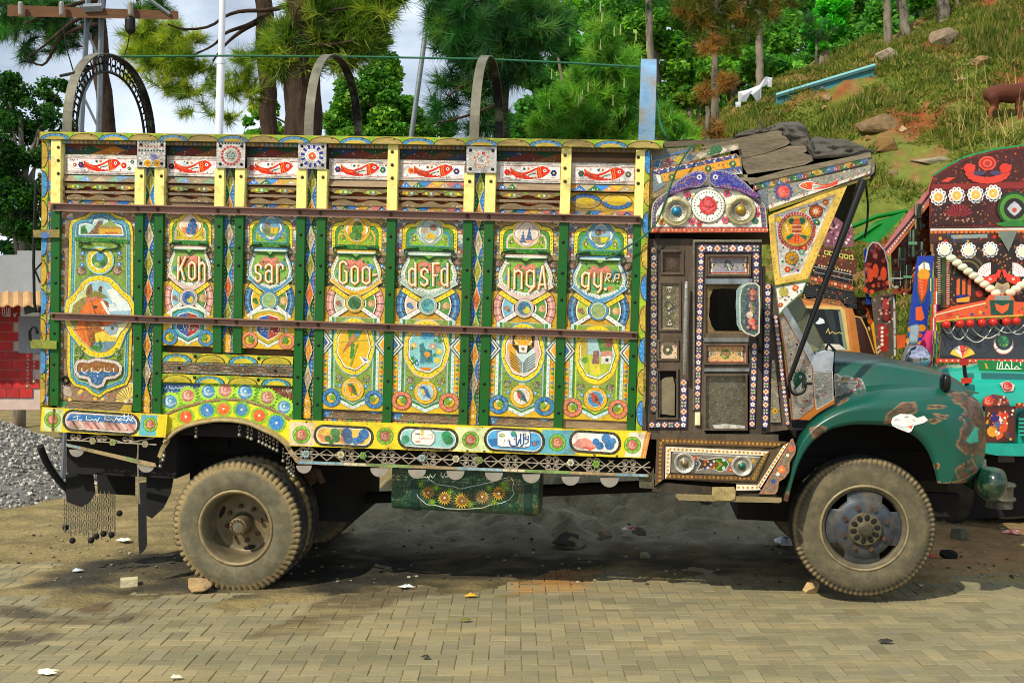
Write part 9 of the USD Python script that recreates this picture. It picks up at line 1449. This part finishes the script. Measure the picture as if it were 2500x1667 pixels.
rg = np.random.default_rng(9); put('candles', join([tube([p, p + (0, 0, .17)], [.013, .008], 4) for p in [at(x, y, 18.6) for x, y in [(1466, 30), (1470, 55), (1392, 112), (1500, 90), (1515, 85), (1553, 100)] + [(rg.uniform(1340, 1600), rg.uniform(110, 300)) for _ in range(16)]]]), mat('candle_green', '98a668', rough=.8), yp, kind='stuff')
pine('slender pine with rusty brown needles left of the white washing', [(1748, 345, 13), (1745, 200, 10), (1750, 20, 7), (1752, -40, 6)], 22, [(1745, 20, 50), (1700, 40, 40), (1800, 60, 44), (1840, 20, 50), (1720, 110, 24), (1780, 110, 24), (1900, 10, 40), (1690, 10, 40)], 150, ['6a6a22', '8a6a2c', '4a5a20', '5a6a24'], 36, L=.26, bark=PBARK, spread=.7)
pine('brown lower boughs of dead needles beside the rusty pine trunk', [(1728, 345, 9), (1726, 300, 8), (1725, 260, 5)], 21.5, [(1735, 110, 20), (1772, 205, 16), (1720, 225, 16), (1700, 320, 26), (1750, 320, 20), (1660, 330, 22)], 80, ['a87a3c', '96692e', 'b08a50', '7a5a2c'], 37, L=.2, bark=PBARK, spread=.6)
def bare(label, pts, D, seed, bark=PBARK, cl=(), n=1): return pine(label, pts, D, cl or [(pts[-1][0], -60, 60)], n or 1, BP, seed, bark=bark)
bare('pale straight trunk above the white washing on the ridge', [(1856, 200, 9), (1852, 60, 9), (1850, -60, 8)], 31, 41, cl=[(1830, -40, 90), (1880, 30, 40), (1790, 10, 40)], n=60); bare('straight grey trunk on the ridge above the pale boulder', [(2169, 136, 10), (2166, 40, 9), (2164, -60, 9)], 31.5, 42, cl=[(2170, -70, 80)], n=30); bare('leaning grey trunk on the ridge right of the straight grey one', [(2218, 128, 11), (2206, 40, 12), (2196, -60, 12)], 32, 43, cl=[(2200, -80, 80)], n=30); bare('thick grey trunk rising from the rock near the top of the slope', [(2309, 92, 15), (2303, 20, 14), (2298, -60, 14)], 32, 44, cl=[(2300, -90, 80)], n=30); bare('thin whitish trunk right of the thick grey trunk', [(2341, 74, 4), (2338, 0, 4), (2337, -60, 4)], 32.5, 45, cl=[(2338, -90, 60)], n=20); bare('thin bare sapling trunk left of the teal wall', [(1994, 196, 4), (1993, 130, 3), (1993, 80, 2)], 33, 46, cl=[(1995, 70, 40)], n=20); bare('pale trunk at left of the tall broad tree', [(1590, 160, 9), (1584, 40, 9), (1582, -60, 8)], 30, 47, cl=[(1582, -40, 70), (1640, -10, 40)], n=60)
# ================================================================ ON THE HILLSIDE
def onhill(px, py, lo=12.5, hi=33):
    d = rays([(px, py)])[0]; t = np.linspace(lo, hi, 260); P = np.array([0, 0, EYE]) + d * (t / d[1])[:, None]; h = height(P[:, 0][None], P[:, 1][None])[0]; k = np.argmax(P[:, 2] <= h) if (P[:, 2] <= h).any() else len(t) - 1; return np.array([P[k, 0], P[k, 1], h[k]])
kk_ = crop(2.502, 1560, 0)
for i, (x, y, s_, c, sq, lb) in enumerate(((1470, 800, .62, '7a6448', (1.5, .8, .8), 'largest brown boulder lying on the grassy slope above the canopy'), (1510, 925, .44, '7c6038', (1.3, .8, .75), 'brown boulder on the slope just above the tip of the canopy'), (1400, 860, .2, '8a6a48', (1, .8, .9), 'small brown rock touching the boulder above the canopy tip'), (1785, 1000, .5, '8a7f68', (1.6, .6, .35), 'flat pale slab on the slope left of the red crown'), (1535, 385, .5, '94856c', (1.2, .8, .8), 'pale boulder at the foot of the straight grey trunk'), (1880, 265, .6, '7a6a54', (1, .8, 1), 'grey rock at the foot of the thick grey trunk'), (1143, 632, .22, 'a0805c', (1.1, .8, .7), 'tan stone on the grass below the teal wall'), (1140, 676, .2, '9a7a58', (1.1, .8, .7), 'tan stone just below another under the teal wall'), (1300, 655, .22, '6a4a34', (1.3, .8, .6), 'reddish dark stone on the slope above the largest boulder'), (1955, 515, .25, 'a08a6c', (1.2, .8, .6), 'small pale stone on the slope left of the calf'), (2080, 400, .4, '9a7a58', (1.4, .8, .5), 'long tan rock in the red soil above the calf'), (1615, 800, .17, 'a58a68', (1, .8, .8), 'small round stone right of the largest boulder'), (1925, 900, .18, '8f7858', (1, .8, .8), 'small stone on the slope above the red crown'), (1550, 1085, .24, '7f6f52', (1.2, .8, .7), 'brown rock on the slope right of the canopy stay'), (1120, 545, .3, 'b09a84', (1.6, .6, .6), 'pale rock under the middle of the teal wall'))):
    p = onhill(*kk_(x, y)[0]); rock(p + (0, 0, s_ * sq[2] * .25), s_ * p[1] / 38, c, 50 + i, 'boulder' if s_ > .4 else 'hill_stone', lb, 'rock', sq)
# teal wall along the ridge, washing on a bush, calf
p0, p1 = kk_(800, 622)[0], kk_(1440, 425)[0]; A_, B_ = onhill(*p0), onhill(*p1)
tw_ = thing('teal_wall', 'long pale teal painted wall climbing the ridge behind the slope', 'wall'); T0, T1 = at(*kk_(835, 578)[0], A_[1] - .4), at(*kk_(1440, 396)[0], B_[1] - .4); TEAL = mat('teal_paint', '2f767c', rough=.6, var=.1, vs=2)
put('wall', join([grid(np.stack([[T0 - (0, 0, .9), T1 - (0, 0, .9)], [T0, T1], [T0 + (0, .25, 0), T1 + (0, .25, 0)]]))]), TEAL, tw_); put('coping', join([tube([T0 + (0, -.06, -.04), T1 + (0, -.06, -.04)], .06, 4)]), mat('pale_teal_paint', '6aa0a2', rough=.6, var=.1), tw_)
D_ = onhill(*kk_(700, 655)[0])[1]
broad('dark low bush hung with white washing on the ridge', kk_(720, 600)[0][0], D_ + .3, [(*kk_(720, 590)[0], 34), (*kk_(650, 620)[0], 26), (*kk_(790, 570)[0], 26)], 2200, .07, ['1c4a1a', '24581c', '2f6a20'], 60, .05)
wz = [kk_(*q) for q in ((605, 562, 660, 550, 690, 552, 655, 620, 605, 625), (660, 550, 735, 520, 775, 468, 810, 490, 780, 520, 748, 530, 745, 600, 720, 622, 690, 580), (775, 470, 815, 475, 810, 535, 785, 530), (588, 625, 625, 622, 620, 655, 592, 658))]; a = Art(fW(D_ - .75))
for z in wz:
    z = np.asarray(z); c0 = z.mean(0); P3 = np.vstack([fW(D_ - .75)(z, .0 + .12 * np.sin(np.arange(len(z)) * 2.1)), fW(D_ - .75)([c0], -.10)]); n_ = len(z); a.raw(P3, [(i, (i + 1) % n_, n_) for i in range(n_)], 'e8e8ec')
put('washing', a, mat('white_cloth', None, rough=.9, var=.05, transl=(1, 1, 1)), label='white washing draped over a dark bush on the ridge', cat='laundry')
import manifold3d as m3
def limb(js): 
    out = None; sp = [m3.Manifold.sphere(r, 14).translate(tuple(map(float, p))) for p, r in js]
    for q, r in zip(sp[:-1], sp[1:]): hq = m3.Manifold.batch_hull([q, r]); out = hq if out is None else out + hq
    return out
cp_ = onhill(*kk_(2170, 745)[0]); k = cp_[1] / F / 2.502; Q = lambda x, y, d=0.0: np.array([(x - 2170) * k, d, (742 - y) * k])
body = limb([(Q(2150, 580), .17), (Q(2200, 570), .20), (Q(2280, 575), .21), (Q(2340, 560), .20)]) + limb([(Q(2340, 555), .16), (Q(2390, 590), .12), (Q(2430, 650), .09)]) + limb([(Q(2430, 650), .10), (Q(2445, 690), .07), (Q(2455, 715), .05)])
for x, d, hock in ((2150, -.09, -16), (2175, .09, -12), (2310, -.09, 3), (2330, .09, 3)): body = body + limb([(Q(x, 600, d), .12 if x < 2200 else .09), (Q(x + (12 if x < 2200 else -2), 650, d), .07), (Q(x + hock, 692, d), .045), (Q(x + hock + 4, 735, d), .035), (Q(x + hock + 10, 750, d), .045)])
body = body + limb([(Q(2430, 640, -.06), .03), (Q(2420, 640, -.16), .02)]) + limb([(Q(2430, 640, .06), .03), (Q(2420, 640, .16), .02)])
mm = body.refine_to_length(.05).to_mesh(); tm = trimesh.Trimesh(mm.vert_properties[:, :3], mm.tri_verts); trimesh.smoothing.filter_taubin(tm, iterations=12)
cf = thing('calf', 'reddish brown calf standing on the slope at the right edge', 'calf', cp_); vv_ = np.array(tm.vertices); cc = np.where((vv_[:, 2:3] < .30), H('7e4a26'), H('50240e')) * (.6 + .8 * meshkit.fbm(vv_ * 5, 4, 4))[:, None]; put('body', (vv_, tm.faces), mat('calf_hide', None, rough=.8, var=.15, vs=8), cf, smooth=True, colors=cc); put('tail', tube(smoothline([Q(2143, 560), Q(2128, 590), Q(2122, 640), Q(2124, 690)], 12), np.linspace(.03, .015, 12), 6), mat('tail_hair', '7a3c1c', rough=.9), cf, smooth=True)
# grass on the slope
GRASS = mat('grass_blade', None, rough=.7, var=.2, vs=.6, spec=.15, transl=(1.2, 1.3, .5)); rg = np.random.default_rng(77); n = 44000
gx = rg.uniform(1.5, 20, n); gy = 13 + 20 * rg.random(n); gz = height(gx[None], gy[None])[0]; den = meshkit.fbm(np.stack([gx, gy, 0 * gx], -1) * .7, 4, 55); ok = ((meshkit.fbm(np.stack([gx, gy, gz], -1) * .5 + 2, 4, 23) < .55) | (rg.random(n) < .3)) & (hill(gx, gy) > .5) & (den > .42) & (np.abs(gx) < gy * .49 + .5); gx, gy, gz, den = gx[ok], gy[ok], gz[ok], den[ok]; n = len(gx); per = 8
b = np.repeat(np.stack([gx, gy, gz], 1), per, 0); b[:, :2] += rg.normal(size=(n * per, 2)) * .11; hgt = (.05 + .08 * rg.random(n * per)) * np.repeat(.6 + 1.2 * (den - .44) / .2, per); tp_ = b + np.stack([rg.normal(size=n * per) * .07, rg.normal(size=n * per) * .07, hgt], 1); an = rg.random(n * per) * math.pi; wv = np.stack([np.cos(an), np.sin(an), 0 * an], 1) * .022
v = np.stack([b - wv, b + wv, tp_], 1).reshape(-1, 3); cc = np.array([H(c) for c in ('566a24', '6a782c', '465e20', '848638', '948450')])[rg.integers(0, 5, n)]; put('hill_grass', (v, np.arange(len(v)).reshape(-1, 3)), GRASS, colors=np.repeat(np.repeat(cc, per, 0) * rg.uniform(.8, 1.2, (n * per, 1)), 3, 0), kind='stuff', label='short green grass in patches over the slope', cat='grass')
dry = []
for _ in range(60): x, y = rg.uniform(1900, 2340), rg.uniform(560, 960); p = onhill(*kk_(x, y)[0]); q = rg.normal(size=2) * .12; dry.append(tube([p, p + (q[0], q[1], rg.uniform(.25, .75))], [.009, .004], 3))
put('dry_stalks', join(dry), mat('straw', 'b09a5c', rough=.9), kind='stuff', label='dry yellow stalks standing on the slope below the calf', cat='dry grass')
print('triangles', TRIS[0])
